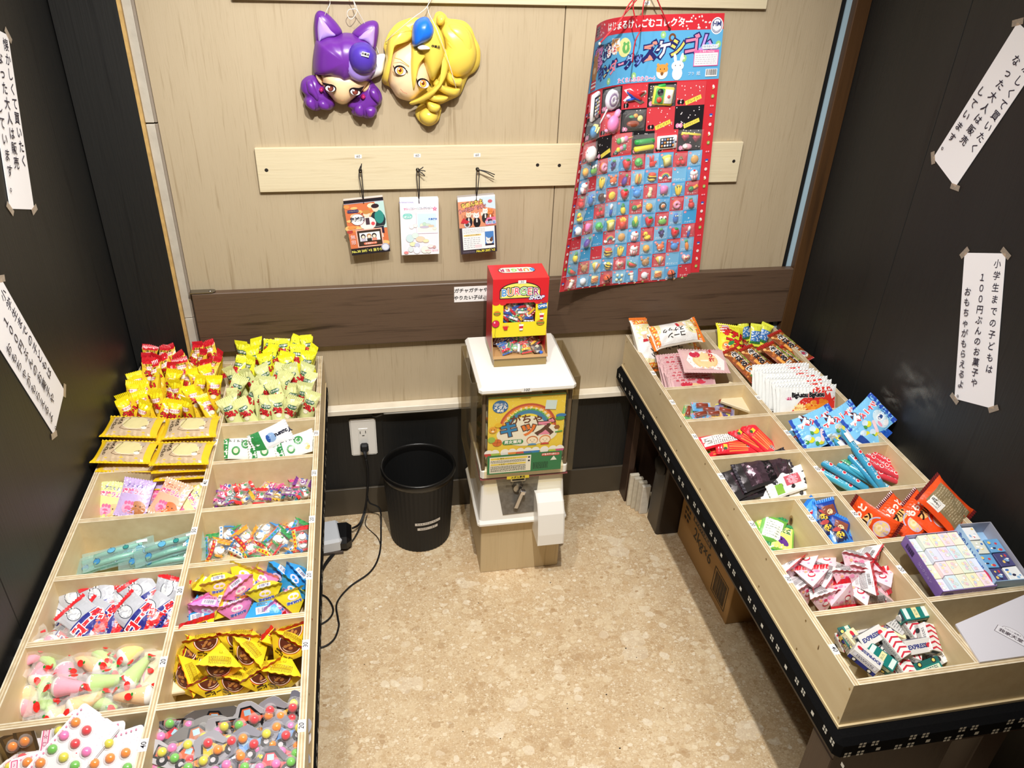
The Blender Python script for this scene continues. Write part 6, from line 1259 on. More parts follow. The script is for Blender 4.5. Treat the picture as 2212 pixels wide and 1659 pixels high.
def pouch(name, label, cat, W, Ln, T, col, sealc, draw=None, back=None, seal=.008, seed=0, wr=.0008, mats=(FILM,), colf=None, nx=12, ny=14, group=None, bend=0.0, pw=.55, maxlen=.009, teeth=9):
    S = pouch_S(W, Ln, T, seal, seed, wr, pw, bend); t = thing(name, label, cat, group=group); h2 = Ln / 2 - seal
    b = MB(); vs = []; nn = (nx + 1) * (ny + 1)
    for side in (1, -1):
        for j in range(ny + 1):
            for i in range(nx + 1): vs.append(S(-W / 2 + W * i / nx, -h2 + 2 * h2 * j / ny, 0, side))
    fs = []; cc = []
    for k in (0, 1):
        for j in range(ny):
            for i in range(nx):
                q = k * nn + j * (nx + 1) + i; f = (q, q + 1, q + nx + 2, q + nx + 1); fs.append(f if k == 0 else f[::-1])
                cc.append(colf(-W / 2 + W * (i + .5) / nx, -h2 + 2 * h2 * (j + .5) / ny, k) if colf else (col if k == 0 else (back or col)))
    b.add(vs, fs, cc); b.build('wrapper', t, mats, True)
    for s_ in (1, -1):
        b = MB(); n = teeth * 2; vs = []
        for i in range(n + 1):
            x = -W / 2 + W * i / n; zz = bend * .5
            vs += [(x, s_ * h2, zz + .0005), (x, s_ * (Ln / 2 - (.0018 if i % 2 else 0)), zz + .0007 * (-1) ** i)]
        fs = [(2 * i, 2 * i + 2, 2 * i + 3, 2 * i + 1) if s_ > 0 else (2 * i, 2 * i + 1, 2 * i + 3, 2 * i + 2) for i in range(n)]
        b.add(vs, fs, sealc if isinstance(sealc, str) else sealc[0 if s_ > 0 else 1]); b.build('sealed_end', t, mats, False)
    if draw:
        a = Art(lambda x, y, h: S(x, y, h), maxlen, lift=.0004, dh=.00006); draw(a); a.build('printed_picture', t, mats)
    return Kind(t)
ORD = ['first', 'second', 'third', 'fourth', 'fifth', 'sixth', 'seventh', 'eighth', 'ninth', 'tenth', 'eleventh', 'twelfth']
def heap(items, group, where='its compartment', rows=None, band0=None):
    """items: (kind, description, px, py, z, yaw, pitch, roll); labels name the place in the heap"""
    xs_ = sorted(at(t_[2], t_[3], z=t_[4]).x for t_ in items); mx_ = xs_[len(xs_) // 2]; band = None
    for lo, hi in ((-.728, -.545), (-.492, -.312), (.636, .815), (.868, 1.05)):
        if lo - .03 < mx_ < hi + .03: band = (lo, hi)
    band = band0 or band
    n = len(items); nr = rows or max(1, round(sqrt(n / 2.0))); order = sorted(range(n), key=lambda i: items[i][3])
    RN = {1: ['only'], 2: ['back', 'front'], 3: ['back', 'middle', 'front'], 4: ['back', 'second', 'third', 'front']}.get(nr) or ['back'] + ORD[1:nr - 1] + ['front']
    for r in range(nr):
        row = sorted(order[n * r // nr:n * (r + 1) // nr], key=lambda i: items[i][2])
        for k, i in enumerate(row):
            kd, ds, px, py, z, yw, pt, rl = items[i]
            pos = '' if n == 1 else (', ' + (ORD[k] + ' from left' if len(row) > 1 else 'alone') + (' in %s row' % RN[r] if nr > 1 else ''))
            lb = ds + pos + ' of ' + where
            P = px if isinstance(px, Vector) else at(px, py, z=z)
            if len(lb.split()) > 16: lb = ds + pos
            if P.z < .6 and band: P.x = min(max(P.x, band[0]), band[1])
            kd.put(P, yw, pt, rl, lb, group)
class V_(Vector): pass

# --- corn sticks standing in the rear of the left tray
def stickart(top, band, bandtx, bt, lab, labtx, lt, dots=None, logo='うまい'):
    def d(a):
        W = .040
        if dots: a.dots(-.015, -.04, .015, .045, 30, .0011, dots, 4)
        a.rect(-W * .48, .031 if bt else .034, W * .48, .0468, 'cf1f2c' if bt else band); a.rect(-W * .48, .0315, W * .48, .0385, band) if bt else None; a.text(bandtx, 0, .035, bt, lab if bt else 'ffffff', bold=.04)
        a.pill(0, .028, .027, .0095, labtx); a.text(lt, 0, .028, .0062, 'c83a5a' if labtx != '1e5a40' else 'f4f4e0', bold=.03)
        a.word([(ch, -.0105 + .0105 * i, .0135 - .0015 * i, 'e02632') for i, ch in enumerate(logo)], .0165, '4a0e14', .05, .045)
        a.ell(-.004, .002, .008, .006, 'cfc8a8', 10); a.ell(-.004, .002, .0065, .0048, 'f0ead0', 10)
    return d
SK = []
for nm, base, se, d in (('red', 'ecc832', 'cf1f2c', stickart('cf1f2c', 'd8b83a', 'TERIYAKI', .0068, '1c140c', 'f4ece0', 'てりやき味', '8a6a1a')),
                        ('yellow', 'edc92c', 'f0dc1c', stickart('f0d81c', 'f0dc1c', '', 0, '', 'f6ece6', 'やきとり味', 'a8821a')),
                        ('bright yellow', 'ecec3a', 'f2ef2a', stickart('f2ef2a', 'eeee3c', '', 0, '', '1e5a40', 'のり塩味', '3a3a1a')),
                        ('pale green', 'd6da98', 'dee2a0', stickart('d6da98', 'dadd9c', '', 0, '', '1e5a40', 'やさい味', None))):
    vs_ = []
    for sd in range(3): vs_.append(pouch('corn_stick_pack', '', 'snack', (.040), .112, .026, base, se, d, seal=.013, seed=sd * 2 + 1, nx=10, ny=10, wr=.0016, maxlen=.008))
    SK.append(vs_)
R = random.Random(11)
def stand(col, x0, x1, nx, ys, zt, ki, desc, where):
    ent = []
    for r, y in enumerate(ys):
        for k in range(nx):
            x = x0 + (x1 - x0) * (k + .5 + R.uniform(-.3, .3)) / nx; z = zt[r] - .052 + R.uniform(-.006, .004)
            ent.append((r, k, Vector((x, y + R.uniform(-.006, .006), z))))
    n = len(ys); RN = {3: ['back', 'middle', 'front'], 4: ['back', 'second', 'third', 'front'], 2: ['back', 'front']}[n]
    for r, k, P in ent:
        SK[ki][R.randrange(3)].put(P, R.uniform(-28, 28), R.uniform(50, 86), R.uniform(-60, 60), '%s, %s from left in %s row %s' % (desc, ORD[k], RN[r], where), 'corn stick snacks standing in the left tray')
stand(0, -.742, -.535, 6, [-.05, -.088, -.126], [.662, .662, .660], 0, 'red-topped corn stick', 'at the left rear corner')
stand(0, -.742, -.535, 6, [-.164, -.202, -.240, -.275], [.652, .648, .645, .638], 1, 'yellow-topped corn stick with white oval', 'left')
stand(0, -.505, -.300, 6, [-.05, -.088, -.126], [.668, .665, .660], 2, 'bright yellow corn stick', 'right of the red ones')
stand(0, -.505, -.300, 6, [-.170, -.210, -.250, -.288], [.652, .648, .642, .634], 3, 'pale green corn stick', 'of the left tray')

# --- rusks
def rusk_art(a):
    a.rect(-.051, -.037, .047, .037, 'c9b190'); a.pill(.006, .002, .062, .046, 'e9dcba'); a.pill(.006, .002, .058, .042, 'ded29a')
    for P in ([(-.014, .020), (.000, .030), (.036, .030), (.040, .018), (.036, .006)], [(-.022, -.008), (-.026, -.018), (-.014, -.024), (.026, -.024)], [(-.022, -.008), (-.010, .018), (-.014, .020)], [(.024, -.012), (.034, -.006), (.030, -.018), (.042, -.012)]): a.line(P, .0012, '6a4a34')
    a.rect(.030, .012, .040, .024, 'b8a898'); a.ell(.030, -.016, .007, .005, 'e8e4dc', 10)
    a.text('とんがり', -.043, 0, .0105, '2a1c14', vert=True, bold=.03, rot=0); a.text('ラスク', -.031, .012, .0115, '2a1c14', vert=True, bold=.04)
def rusk_col(x, y, k): return 'edc321' if (x > .046 or x < -.052 or k) else 'd8b83a'
RK = [pouch('rusk_pack', '', 'snack', .125, .088, .022, 'edc321', 'edc321', rusk_art, seal=.007, seed=s_, colf=rusk_col, nx=16, ny=12, wr=.0014, teeth=16) for s_ in (1, 5)]
it = []
for i, (px, py, nm) in enumerate(((287, 922, 'rear left'), (413, 922, 'rear right'), (272, 976, 'front left'), (397, 978, 'front right'))):
    P0_ = at(px, py, z=.612)
    for l in range(5):
        f = (4 - l) / 4; P = Vector((P0_.x + (.022 if i % 2 == 0 else -.004) * f + R.uniform(-.002, .002), P0_.y + R.uniform(-.004, .003), .523 + .0222 * l))
        RK[l % 2].put(P, R.uniform(-3, 3) - 2, R.uniform(-2, 2), (4 if i % 2 == 0 else 2) * (l / 4), 'yellow rusk pack, %s in the %s stack of the left tray' % (('lowest', 'second lowest', 'middle', 'second from top', 'topmost')[l], nm), 'yellow rusk packs in four stacks')

# --- white and green packs
def wg_art(a):
    a.rect(-.028, .030, .028, .045, '2f8a4a'); a.ell(-.008, .012, .012, .010, '3f8f4e', 14); a.ell(-.008, .012, .007, .006, 'e8ecc8', 10); a.ell(.010, -.010, .012, .011, '3f8f4e', 14); a.arc(.010, -.010, .006, .002, 'eef2e6', 0, 300, 10); a.ell(-.012, -.026, .009, .007, 'e8b04a', 12); a.text('ドーナツ', .018, .012, .009, '1c2c22', vert=True, bold=.03); a.dots(-.026, .032, .026, .044, 8, .002, 'f4f6ee', 4)
def wb_art(a):
    a.rect(-.028, .020, .028, .045, '2f8a4a'); a.rect(-.02, -.02, .02, .014, 'e8eef6'); a.ell(0, -.002, .013, .012, '8fb0dc', 12); a.ell(0, .006, .011, .005, '2f5aa8', 10); a.text('Yoguru', 0, -.032, .014, '1c2036', rot=90, bold=.06)
WG = pouch('white_green_pack', '', 'snack', .058, .100, .012, 'eef2ee', 'e6ebe6', wg_art, seed=2); WB = pouch('white_blue_pack', '', 'snack', .054, .100, .012, 'eef0f4', 'e6e8ee', wb_art, seed=4)
heap([(WG, 'white pack with green seaweed rounds', 522, 968, .535, 84, 44, 0), (WG, 'white pack with green seaweed rounds', 582, 968, .540, 96, 42, 0), (WG, 'white pack with green edge and yellow spot', 638, 962, .545, 104, 40, 0)], 'white and green snack packs', 'the compartment', 1)
heap([(WB, 'white pack with green end and blue picture leaning behind', 585, 945, .565, 112, 60, 0)], 'white and green snack packs', 'the white green packs')

# --- paw gummies
def paw_art(bg, cat, paw):
    def d(a):
        a.rect(-.034, -.040, .034, .040, bg); a.dots(-.033, .020, .033, .040, 26, .0016, 'f0ecf8', 6); a.text('アニマル', -.006, .026, .0095, '6a5aa8' if bg != 'f3b79a' else 'b85a3a', bold=.03); a.text('肉球ラムネ', 0, .012, .0125, 'e0508c', out='ffffff', ow=.05, bold=.03)
        a.ell(.012, -.022, .018, .016, cat, 16); a.ell(-.008, -.024, .013, .012, 'f5a8c8', 16); a.ell(-.008, -.025, .007, .006, paw, 10)
        for q in (-1, 0, 1): a.ell(-.008 + .007 * q, -.013 + .001 * (q == 0), .0036, .0042, paw, 8)
        a.ell(.008, -.018, .0016, .0016, '2a1c1a', 6); a.ell(.018, -.018, .0016, .0016, '2a1c1a', 6)
    return d
PG = {k: pouch('paw_candy_pack', '', 'sweet', .068, .088, .012, c, c, paw_art(c, ct, 'ee6a9a'), seed=i + 1, teeth=12) for i, (k, c, ct) in enumerate((('purple', 'c3addf', 'b5784a'), ('orange', 'f3b79a', 'e8743a'), ('green', 'd5e09a', 'e8c090')))}
heap([(PG['green'], 'pale green animal sweet pack', 252, 1052, .535, 4, 42, 0), (PG['purple'], 'lilac animal sweet pack', 248, 1068, .535, -4, 40, 4), (PG['green'], 'pale green animal sweet pack', 243, 1082, .54, -14, 40, 0), (PG['purple'], 'lilac animal sweet pack', 352, 1052, .545, -16, 45, 0),
      (PG['purple'], 'lilac animal sweet pack with pink paw', 292, 1076, .548, -14, 38, 3), (PG['orange'], 'orange animal sweet pack with pink paw', 368, 1078, .550, -28, 34, -6), (PG['green'], 'pale green animal sweet pack', 408, 1096, .53, -60, 30, 10)], 'animal sweet packs', 'the pile', 3)

# --- small transparent wrapped candies
def wrapped(name, body, art, sz=.024, clearc=None, twist=False):
    t = thing(name, '', 'candy')
    for i, (c, x, y, r) in enumerate(body): MB().ball((x, y, 0), (r, r * .9, r * .7), c, n=10, k=6).build('candy', t, (PLAST,), True)
    S = pouch_S(sz * 1.35, sz * 1.6, sz * .62, .004, len(name), .0012); b = MB(); n = 7; nn = (n + 1) ** 2; h2 = sz * .8 - .004; vs = []
    for side in (1, -1):
        for j in range(n + 1):
            for i in range(n + 1): vs.append(S(-sz * .675 + sz * 1.35 * i / n, -h2 + 2 * h2 * j / n, 0, side))
    fs = []
    for k in (0, 1):
        for j in range(n):
            for i in range(n): q = k * nn + j * (n + 1) + i; f = (q, q + 1, q + n + 2, q + n + 1); fs.append(f if k == 0 else f[::-1])
    b.add(vs, fs, 'ffffff'); b.build('clear_wrapper', t, (CLEAR,), True)
    a = Art(lambda x, y, h: S(x, y, h), .006, lift=.0003, dh=.00005); art(a, sz); a.build('printed_picture', t, (FILM,))
    for s_ in (1, -1):
        b = MB(); m_ = 8; vs = []
        for i in range(m_ + 1): x = -sz * .675 + sz * 1.35 * i / m_; vs += [(x * .8, s_ * h2, .0003), (x * (1.15 if twist else 1), s_ * (sz * .8 + (.004 if twist else 0)), .0022 * (-1) ** i)]
        b.add(vs, [(2 * i, 2 * i + 2, 2 * i + 3, 2 * i + 1) for i in range(m_)], clearc or 'e8e8ee'); b.build('sealed_end', t, (FILM,))
    return Kind(t)
TWC = [('d8508a', 'f4e8f0', 'c83a6a'), ('2f7f8a', 'f0f0f4', '5aa0a0'), ('d8b03a', 'f4f0e8', '2f5aa8'), ('7a3a8a', 'e8e0f0', '3a6ab0'), ('d83a3a', 'f4f4f4', '4a8a5a')]
TW = []
for i, (c1, c2, c3) in enumerate(TWC):
    TW.append(wrapped('round_candy', [(c2, 0, 0, .0085)], lambda a, s, c1=c1, c3=c3: (a.ell(-s * .2, 0, s * .2, s * .22, c1, 10), a.ell(s * .25, s * .15, s * .16, s * .18, c3, 10), a.ell(-s * .2, 0, s * .08, s * .1, 'f4f4f4', 8), a.rect(-s * .5, -s * .42, s * .5, -s * .28, c1)), .022, c1, True))
c3_ = crop(100, 1000, 3.568)
it = []
for k, (u, v) in enumerate([(1340, 250), (1390, 190), (1440, 160), (1410, 230), (1360, 290), (1450, 270), (1520, 180), (1550, 150), (1570, 220), (1490, 250), (1530, 280), (1620, 230), (1650, 260), (1700, 190), (1740, 180), (1720, 240), (1780, 250), (1830, 200), (1860, 220), (1890, 250), (1920, 180), (1980, 150), (1990, 210), (2010, 240), (1320, 310), (1420, 300)]):
    px, py = c3_(u, v); it.append((TW[(k * 3 + k // 4) % 5], ('pink', 'teal', 'yellow', 'purple', 'red')[(k * 3 + k // 4) % 5] + ' wrapped round candy', px, py, .520 + .012 * (k % 3 == 0) + .008 * (v < 200), R.uniform(-80, 80), R.uniform(-25, 40), R.uniform(-25, 25)))
heap(it, 'small twist-wrapped candies', 'the small heap', 3)

# --- clear soda sticks
SODA = clear_mat('soda_film', 'dff0ee', 0.10, 0.08, 0.8, 40)
def soda_kind(seed):
    t = thing('soda_candy_pack', '', 'candy'); S = pouch_S(.050, .135, .014, .012, seed, .0016)
    for x in (-.012, .008):
        MB().tube([(x, -.045, 0), (x + .002, 0, .001), (x, .045, 0)], .0055, '8fc4b4', n=8).build('soda_tablet', t, (PLAST,), True)
    b = MB(); nx, ny = 8, 14; nn = (nx + 1) * (ny + 1); vs = [S(-.025 + .05 * i / nx, -.0675 + .135 * j / ny, 0, sd) for sd in (1, -1) for j in range(ny + 1) for i in range(nx + 1)]
    fs = []
    for k in (0, 1):
        for j in range(ny):
            for i in range(nx): q = k * nn + j * (nx + 1) + i; f = (q, q + 1, q + nx + 2, q + nx + 1); fs.append(f if k == 0 else f[::-1])
    b.add(vs, fs); b.build('clear_wrapper', t, (SODA,), True)
    a = Art(lambda x, y, h: S(x, y, h), .01, lift=.0003)
    for x, y, r, c in ((-.008, -.04, .011, '4fa8cc'), (.010, .012, .0085, '5fb0d8'), (-.010, .040, .007, '3f86b8'), (.008, -.015, .006, '2f8f8a')): a.ell(x, y, r, r * .9, c, 14); a.arc(x, y, r, .0007, '1f4a68', 0, 360, 14, r * .9); a.line([(x + r * .8, y), (x + r * 1.5, y + .002)], .001, '1f4a68')
    a.text('ソーダ', -.008, -.04, .010, 'ffffff', rot=90, bold=.05); a.rect(.010, -.055, .018, -.035, 'dfeef0'); a.build('printed_picture', t, (FILM,)); return Kind(t)
SD = [soda_kind(1), soda_kind(3)]
heap([(SD[0], 'clear pack of teal soda candy', *c3_(470, 740), .530, 108, 10, 0), (SD[1], 'clear pack of teal soda candy', *c3_(560, 700), .538, 104, 12, 4), (SD[0], 'clear pack of teal soda candy', *c3_(700, 700), .530, 98, 8, 0), (SD[1], 'clear pack of teal soda candy', *c3_(830, 700), .536, 100, 14, -4),
      (SD[0], 'clear pack of teal soda candy', *c3_(950, 650), .548, 104, 20, 3), (SD[1], 'clear pack of teal soda candy', *c3_(960, 720), .532, 96, 10, 0)], 'clear soda candy packs', 'the soda compartment', 2)

# --- square candies with bright prints
SQ = []
for i, (c1, c2) in enumerate((('d8303a', 'f0c83a'), ('3f86c8', 'f4f4f4'), ('e8a03a', 'c8303a'), ('3f9a5a', '4a90d0'))):
    def dsq(a, s, c1=c1, c2=c2):
        a.rect(-s * .62, -s * .68, -s * .38, s * .6, c2)
        for q in range(5): a.ell(-s * .5, -s * .55 + s * .26 * q, s * .07, s * .07, c1, 8)
        a.ell(s * .12, s * .12, s * .26, s * .24, 'f6f2ee', 12); a.ell(s * .12, s * .30, s * .16, s * .08, c1, 8); a.text('candy', s * .12, -s * .25, s * .26, c1, bold=.05); a.rect(-s * .3, s * .5, s * .6, s * .66, c1)
    SQ.append(wrapped('square_candy', [('f2ece6', 0, 0, .011)], dsq, .032, c1))
it = []
for k, (u, v) in enumerate([(1310, 600), (1260, 640), (1330, 680), (1400, 560), (1450, 620), (1510, 550), (1540, 590), (1500, 650), (1570, 670), (1610, 640), (1660, 580), (1690, 520), (1700, 650), (1780, 590), (1800, 540), (1830, 610), (1890, 500), (1940, 530), (1920, 600), (1980, 640), (1990, 580)]):
    px, py = c3_(u, v); it.append((SQ[k * 3 % 4], ('red and yellow', 'blue', 'orange', 'green')[k * 3 % 4] + ' printed clear candy', px, py, .522 + .014 * (v < 600), R.uniform(-60, 60), R.uniform(5, 50), R.uniform(-25, 25)))
heap(it, 'clear square candies', 'the clear heap', 3)

# --- cola bags
def cola_art(a):
    a.rect(-.030, .002, .030, .040, 'b9bcc4'); a.ell(-.006, .020, .012, .014, 'd9dde0', 14); a.arc(-.006, .020, .012, .0012, '2a3040', 0, 360, 14, .014); a.ell(-.012, .034, .004, .005, 'f0f0f0', 8); a.ell(.000, .035, .004, .005, 'f0f0f0', 8); a.ell(-.012, .034, .0015, .002, '22242c', 6); a.ell(.0, .035, .0015, .002, '22242c', 6)
    a.rect(-.030, -.030, .030, .004, '2a2f86'); a.poly([(-.030, -.042), (.030, -.042), (.030, -.018), (-.030, -.034)], 'd8262e'); a.dots(-.028, -.040, .028, -.020, 22, .0022, 'f0705a', 5); a.text('コーラ', 0, -.012, .024, 'd8262e', out='f4f4f8', ow=.07, bold=.09, sx=.95); a.rect(-.030, .037, .030, .044, 'd8262e')
CO = [pouch('cola_candy_bag', '', 'sweet', .062, .092, .015, 'c4c6cc', ('d8262e', '2a2f86'), cola_art, seed=s_, wr=.002, teeth=12) for s_ in (1, 4, 6)]
it = []
for k, (u, v, z, yw, pt, rl) in enumerate([(250, 1100, .542, 22, 30, 0), (430, 1090, .548, 20, 34, 0), (560, 1060, .54, -30, 40, 5), (640, 1080, .545, 40, 36, 0), (760, 1040, .556, 34, 34, 4), (930, 1060, .548, -20, 45, 0), (150, 1200, .530, 55, 24, 0), (300, 1210, .552, 48, 22, 4), (440, 1200, .545, 60, 22, 0), (560, 1200, .535, 30, 26, 0), (700, 1180, .550, 50, 24, -6), (870, 1150, .545, 40, 26, 0), (700, 1240, .530, 20, 18, 0), (100, 1270, .522, 62, 14, 0), (350, 1270, .524, 80, 16, 0), (910, 1190, .532, 70, 30, 0), (480, 1265, .522, 30, 14, 0)]):
    px, py = c3_(u, v); it.append((CO[k % 3], 'red white and navy cola bag', px, py, z, yw, pt, rl))
heap(it, 'cola candy bags', 'the cola compartment', 4)

# --- pyramid packs
def tetra(name, cat, a_, col, sealc, arts, seed=0, mats=(FILM,), fill=.10):
    t = thing(name, '', cat); h = a_ * .60; P1, P2, Q1, Q2 = Vector((-a_ / 2, 0, h / 2)), Vector((a_ / 2, 0, h / 2)), Vector((0, -a_ / 2, -h / 2)), Vector((0, a_ / 2, -h / 2))
    faces = [(P1, P2, Q1), (P2, P1, Q2), (Q2, Q1, P2), (Q1, Q2, P1)]; b = MB(); artb = []
    for fi, (A, B, C_) in enumerate(faces):
        nrm = (B - A).cross(C_ - A)
        if nrm.dot((A + B + C_) / 3) < 0: A, B = B, A; nrm = -nrm
        nrm.normalize(); mid = (A + B) / 2; ux = (B - A).normalized(); uy = nrm.cross(ux)
        if uy.dot(C_ - mid) < 0: pass
        Hh = (C_ - mid).dot(uy); ar = (B - A).length
        def S(x, y, hh, mid=mid, ux=ux, uy=uy, nrm=nrm, Hh=Hh, ar=ar):
            l3 = y / Hh; rest = max(1e-6, 1 - l3); l2 = (x / ar + .5 - l3 / 2 * 1.0) ; l2 = min(max(l2, 0), rest); l1 = max(0, 1 - l3 - l2)
            return mid + ux * x + uy * y + nrm * (hh + a_ * fill * 27 * l1 * l2 * max(0, l3) * .6 + a_ * .014 * noise.noise((x * 90 + fi_ * 5 + seed, y * 90, seed)) * min(1, 27 * l1 * l2 * max(0, l3)))
        fi_ = fi; n = 7; idx = {}
        vs = []
        for j in range(n + 1):
            for i in range(n + 1 - j):
                idx[i, j] = len(vs); f2, f3 = i / n, j / n; p = A * (1 - f2 - f3) + B * f2 + C_ * f3; vs.append(S((p - mid).dot(ux), (p - mid).dot(uy), 0))
        fs = []
        for j in range(n):
            for i in range(n - j):
                fs.append((idx[i, j], idx[i + 1, j], idx[i, j + 1]))
                if i + j < n - 1: fs.append((idx[i + 1, j], idx[i + 1, j + 1], idx[i, j + 1]))
        b.add(vs, fs, col if isinstance(col, str) else col[fi]); art = Art(S, .008, lift=.0004, dh=.00006); arts[fi % len(arts)](art, a_, Hh); artb.append(art)
    b.build('wrapper', t, mats, True)
    for k, (A, B, nd) in enumerate(((P1, P2, Vector((0, 0, 1))), (Q1, Q2, Vector((0, 0, -1))))):
        b = MB(); n = 12; vs = []
        for i in range(n + 1):
            p = A + (B - A) * i / n; sd = (B - A).normalized().cross(nd); vs += [p - nd * .002 + sd * .0004, p + nd * .009 + sd * .0009 * (-1) ** i]
        b.add(vs, [(2 * i, 2 * i + 2, 2 * i + 3, 2 * i + 1) for i in range(n)], sealc); b.build('sealed_edge', t, mats)
    m_ = MB()
    for art in artb: m_.add(art.mb.v, art.mb.f, art.mb.c)
    if m_.f: m_.build('printed_picture', t, mats, True)
    return Kind(t)
def cof1(a, s, H):
    a.ell(0, s * .02, s * .27, s * .26, 'c8202a', 20, a0=0, a1=180); a.ell(0, s * .02, s * .255, s * .245, 'f4ecd8', 20, a0=0, a1=180); a.ell(0, s * .02, s * .235, s * .225, '5a2a1c', 20, a0=0, a1=180)
    for x, y in ((-.07, .08), (.05, .10), (0, .04)): a.ell(s * x, s * y + s * .03, s * .05, s * .032, 'a8703a', 8, rot=40)
    a.text('コーヒー', -s * .02, s * .36, s * .115, '2a1a14', bold=.05, rot=0); a.ell(0, s * .52, s * .02, s * .02, 'c85a5a', 6); a.rect(s * .06, s * .262, s * .2, s * .31, '3a1c14')
def cof2(a, s, H):
    a.rect(-s * .2, s * .12, s * .2, s * .16, 'b8981a'); a.scribble(-s * .24, s * .05, s * .24, s * .26, 7, 'a08a22', 3, .5); a.rect(-s * .03, s * .36, s * .04, s * .43, 'a8901a'); a.rect(-s * .02, s * .37, s * .03, s * .42, 'edd02a')
CF = [tetra('coffee_candy_pyramid', 'sweet', .076, 'ecd02a', 'cc2028', (cof1, cof2), s_) for s_ in (1, 5)]
c5_ = crop(320, 1300, 4.62); it = []
for k, (u, v, z, yw, pt, rl) in enumerate([(480, 340, .556, 50, -20, 10), (590, 410, .560, 5, 25, 5), (740, 370, .550, -35, 30, -10), (930, 390, .562, -10, 20, 0), (1090, 360, .545, 30, 10, 10), (1280, 360, .55, 60, -20, -10), (1420, 330, .558, 20, 15, 10), (350, 560, .545, 80, 20, 10), (700, 640, .566, -10, 40, 15), (1010, 530, .560, -50, 30, 0), (1400, 430, .562, -30, 20, 20), (400, 740, .54, -70, 30, 10), (640, 800, .535, 20, 20, 0), (880, 800, .535, -20, 30, 0), (1120, 740, .545, 30, 25, 10), (1330, 730, .545, -15, 35, 0)]):
    px, py = c5_(u, v); it.append((CF[k % 2], 'yellow and brown coffee sweet pyramid', px, py, z, yw, pt, rl))
heap(it, 'coffee sweet pyramids', 'the heap', 4)
def can_a(c):
    def f(a, s, H): a.ell(0, s * .14, s * .16, s * .10, 'efe6f4', 12); a.ell(-s * .06, s * .15, s * .05, s * .04, c, 8); a.ell(s * .05, s * .13, s * .05, s * .04, c, 8); a.text('RAMUNE', 0, s * .30, s * .10, '3a5ac0', out='f6f4f4', ow=.06, bold=.07)
    return f
def can_b(a, s, H): a.rect(-s * .18, s * .05, s * .18, s * .24, 'f2f0f4'); a.bars(0, s * .15, s * .26, s * .13, '3a3a7a'); a.scribble(-s * .15, s * .28, s * .15, s * .36, 2, '6a6a5a', 2)
CN = {k: tetra('ramune_pyramid', 'sweet', .069, c, c, (can_a(c), can_b), i + 2, fill=.07) for i, (k, c) in enumerate((('yellow', 'ead934'), ('pink', 'ee8ccc'), ('blue', '2f9ae0')))}
it = []
for k, (c, u, v, z, yw, pt, rl) in enumerate([('yellow', 1220, 920, .548, 60, 20, 10), ('yellow', 1330, 930, .562, 10, 35, 10), ('yellow', 1530, 860, .560, -20, 10, 20), ('pink', 1490, 960, .560, 35, 40, 0), ('yellow', 1600, 900, .548, 50, 20, -20), ('pink', 1690, 900, .55, -30, 10, 0), ('blue', 1790, 850, .560, -45, 30, 30), ('yellow', 1690, 990, .552, 10, 30, 0), ('blue', 1900, 960, .545, -40, 20, 30), ('blue', 1950, 880, .560, -50, 20, 20), ('yellow', 1890, 1030, .535, 20, 20, 10), ('pink', 1160, 1100, .530, 30, 20, 0), ('pink', 1260, 1110, .535, -10, 40, 0), ('yellow', 1370, 1090, .535, 70, 30, 0), ('pink', 1460, 1110, .532, 20, 30, 10), ('blue', 1140, 1190, .520, 10, 70, 0), ('blue', 1680, 1130, .525, 5, 75, 0), ('pink', 1800, 1080, .525, 40, 20, 0), ('yellow', 1580, 1050, .530, 0, 30, 20)]):
    px, py = c3_(u, v); it.append((CN[c], c + ' pyramid pack of ramune sweets', px, py, z, yw, pt, rl))
heap(it, 'ramune sweet pyramids', 'the mixed heap', 3)

# --- marshmallow cones in clear bags
def cone_kind(col, seed):
    t = thing('marshmallow_cone', '', 'sweet'); b = MB(); prof = [(.0001, -.036), (.004, -.035), (.0085, -.018), (.0125, .002), (.0155, .014), (.0165, .018)]
    n = 18; vs = []
    for r, z in prof: vs += [((r + (.0006 if k % 2 else 0)) * cos(2 * pi * k / n), z, (r + (.0006 if k % 2 else 0)) * sin(2 * pi * k / n)) for k in range(n)]
    b.add(vs, [(i * n + k, (i + 1) * n + k, (i + 1) * n + (k + 1) % n, i * n + (k + 1) % n) for i in range(5) for k in range(n)], col); b.build('marshmallow_body', t, (mat('marshmallow', rough=0.8),), True)
    b = MB(); b.ball((0, .018, 0), (.0165, .011, .0165), 'f2efe6', n=14, k=8); b.build('white_top', t, (mat('marshmallow', rough=0.8),), True)
    S = pouch_S(.056, .100, .036, .012, seed, .003); nx, ny = 8, 10; nn = (nx + 1) * (ny + 1); b = MB()
    vs = [S(-.028 + .056 * i / nx, -.05 + .1 * j / ny, .001, sd) for sd in (1, -1) for j in range(ny + 1) for i in range(nx + 1)]; fs = []
    for k in (0, 1):
        for j in range(ny):
            for i in range(nx): q = k * nn + j * (nx + 1) + i; f = (q, q + 1, q + nx + 2, q + nx + 1); fs.append(f if k == 0 else f[::-1])
    b.add(vs, fs); b.build('clear_bag', t, (clear_mat('crinkled_film', 'ffffff', 0.03, 0.05, 1.0, 70),), True)
    a = Art(lambda x, y, h: S(x, y, h + .001), .008, lift=.0003)
    for x, y, r in ((-.014, .030, 10), (.013, -.006, -20), (-.008, -.034, 40)):
        a.ell(x, y, .0055, .0062, 'e02a26', 10, rot=r); a.ell(x - .003, y + .006, .003, .002, '2f8a3a', 6)
    a.rect(.018, .030, .026, .036, 'd8303a'); a.build('printed_strawberries', t, (FILM,))['kind'] = 'stuff'; return Kind(t)
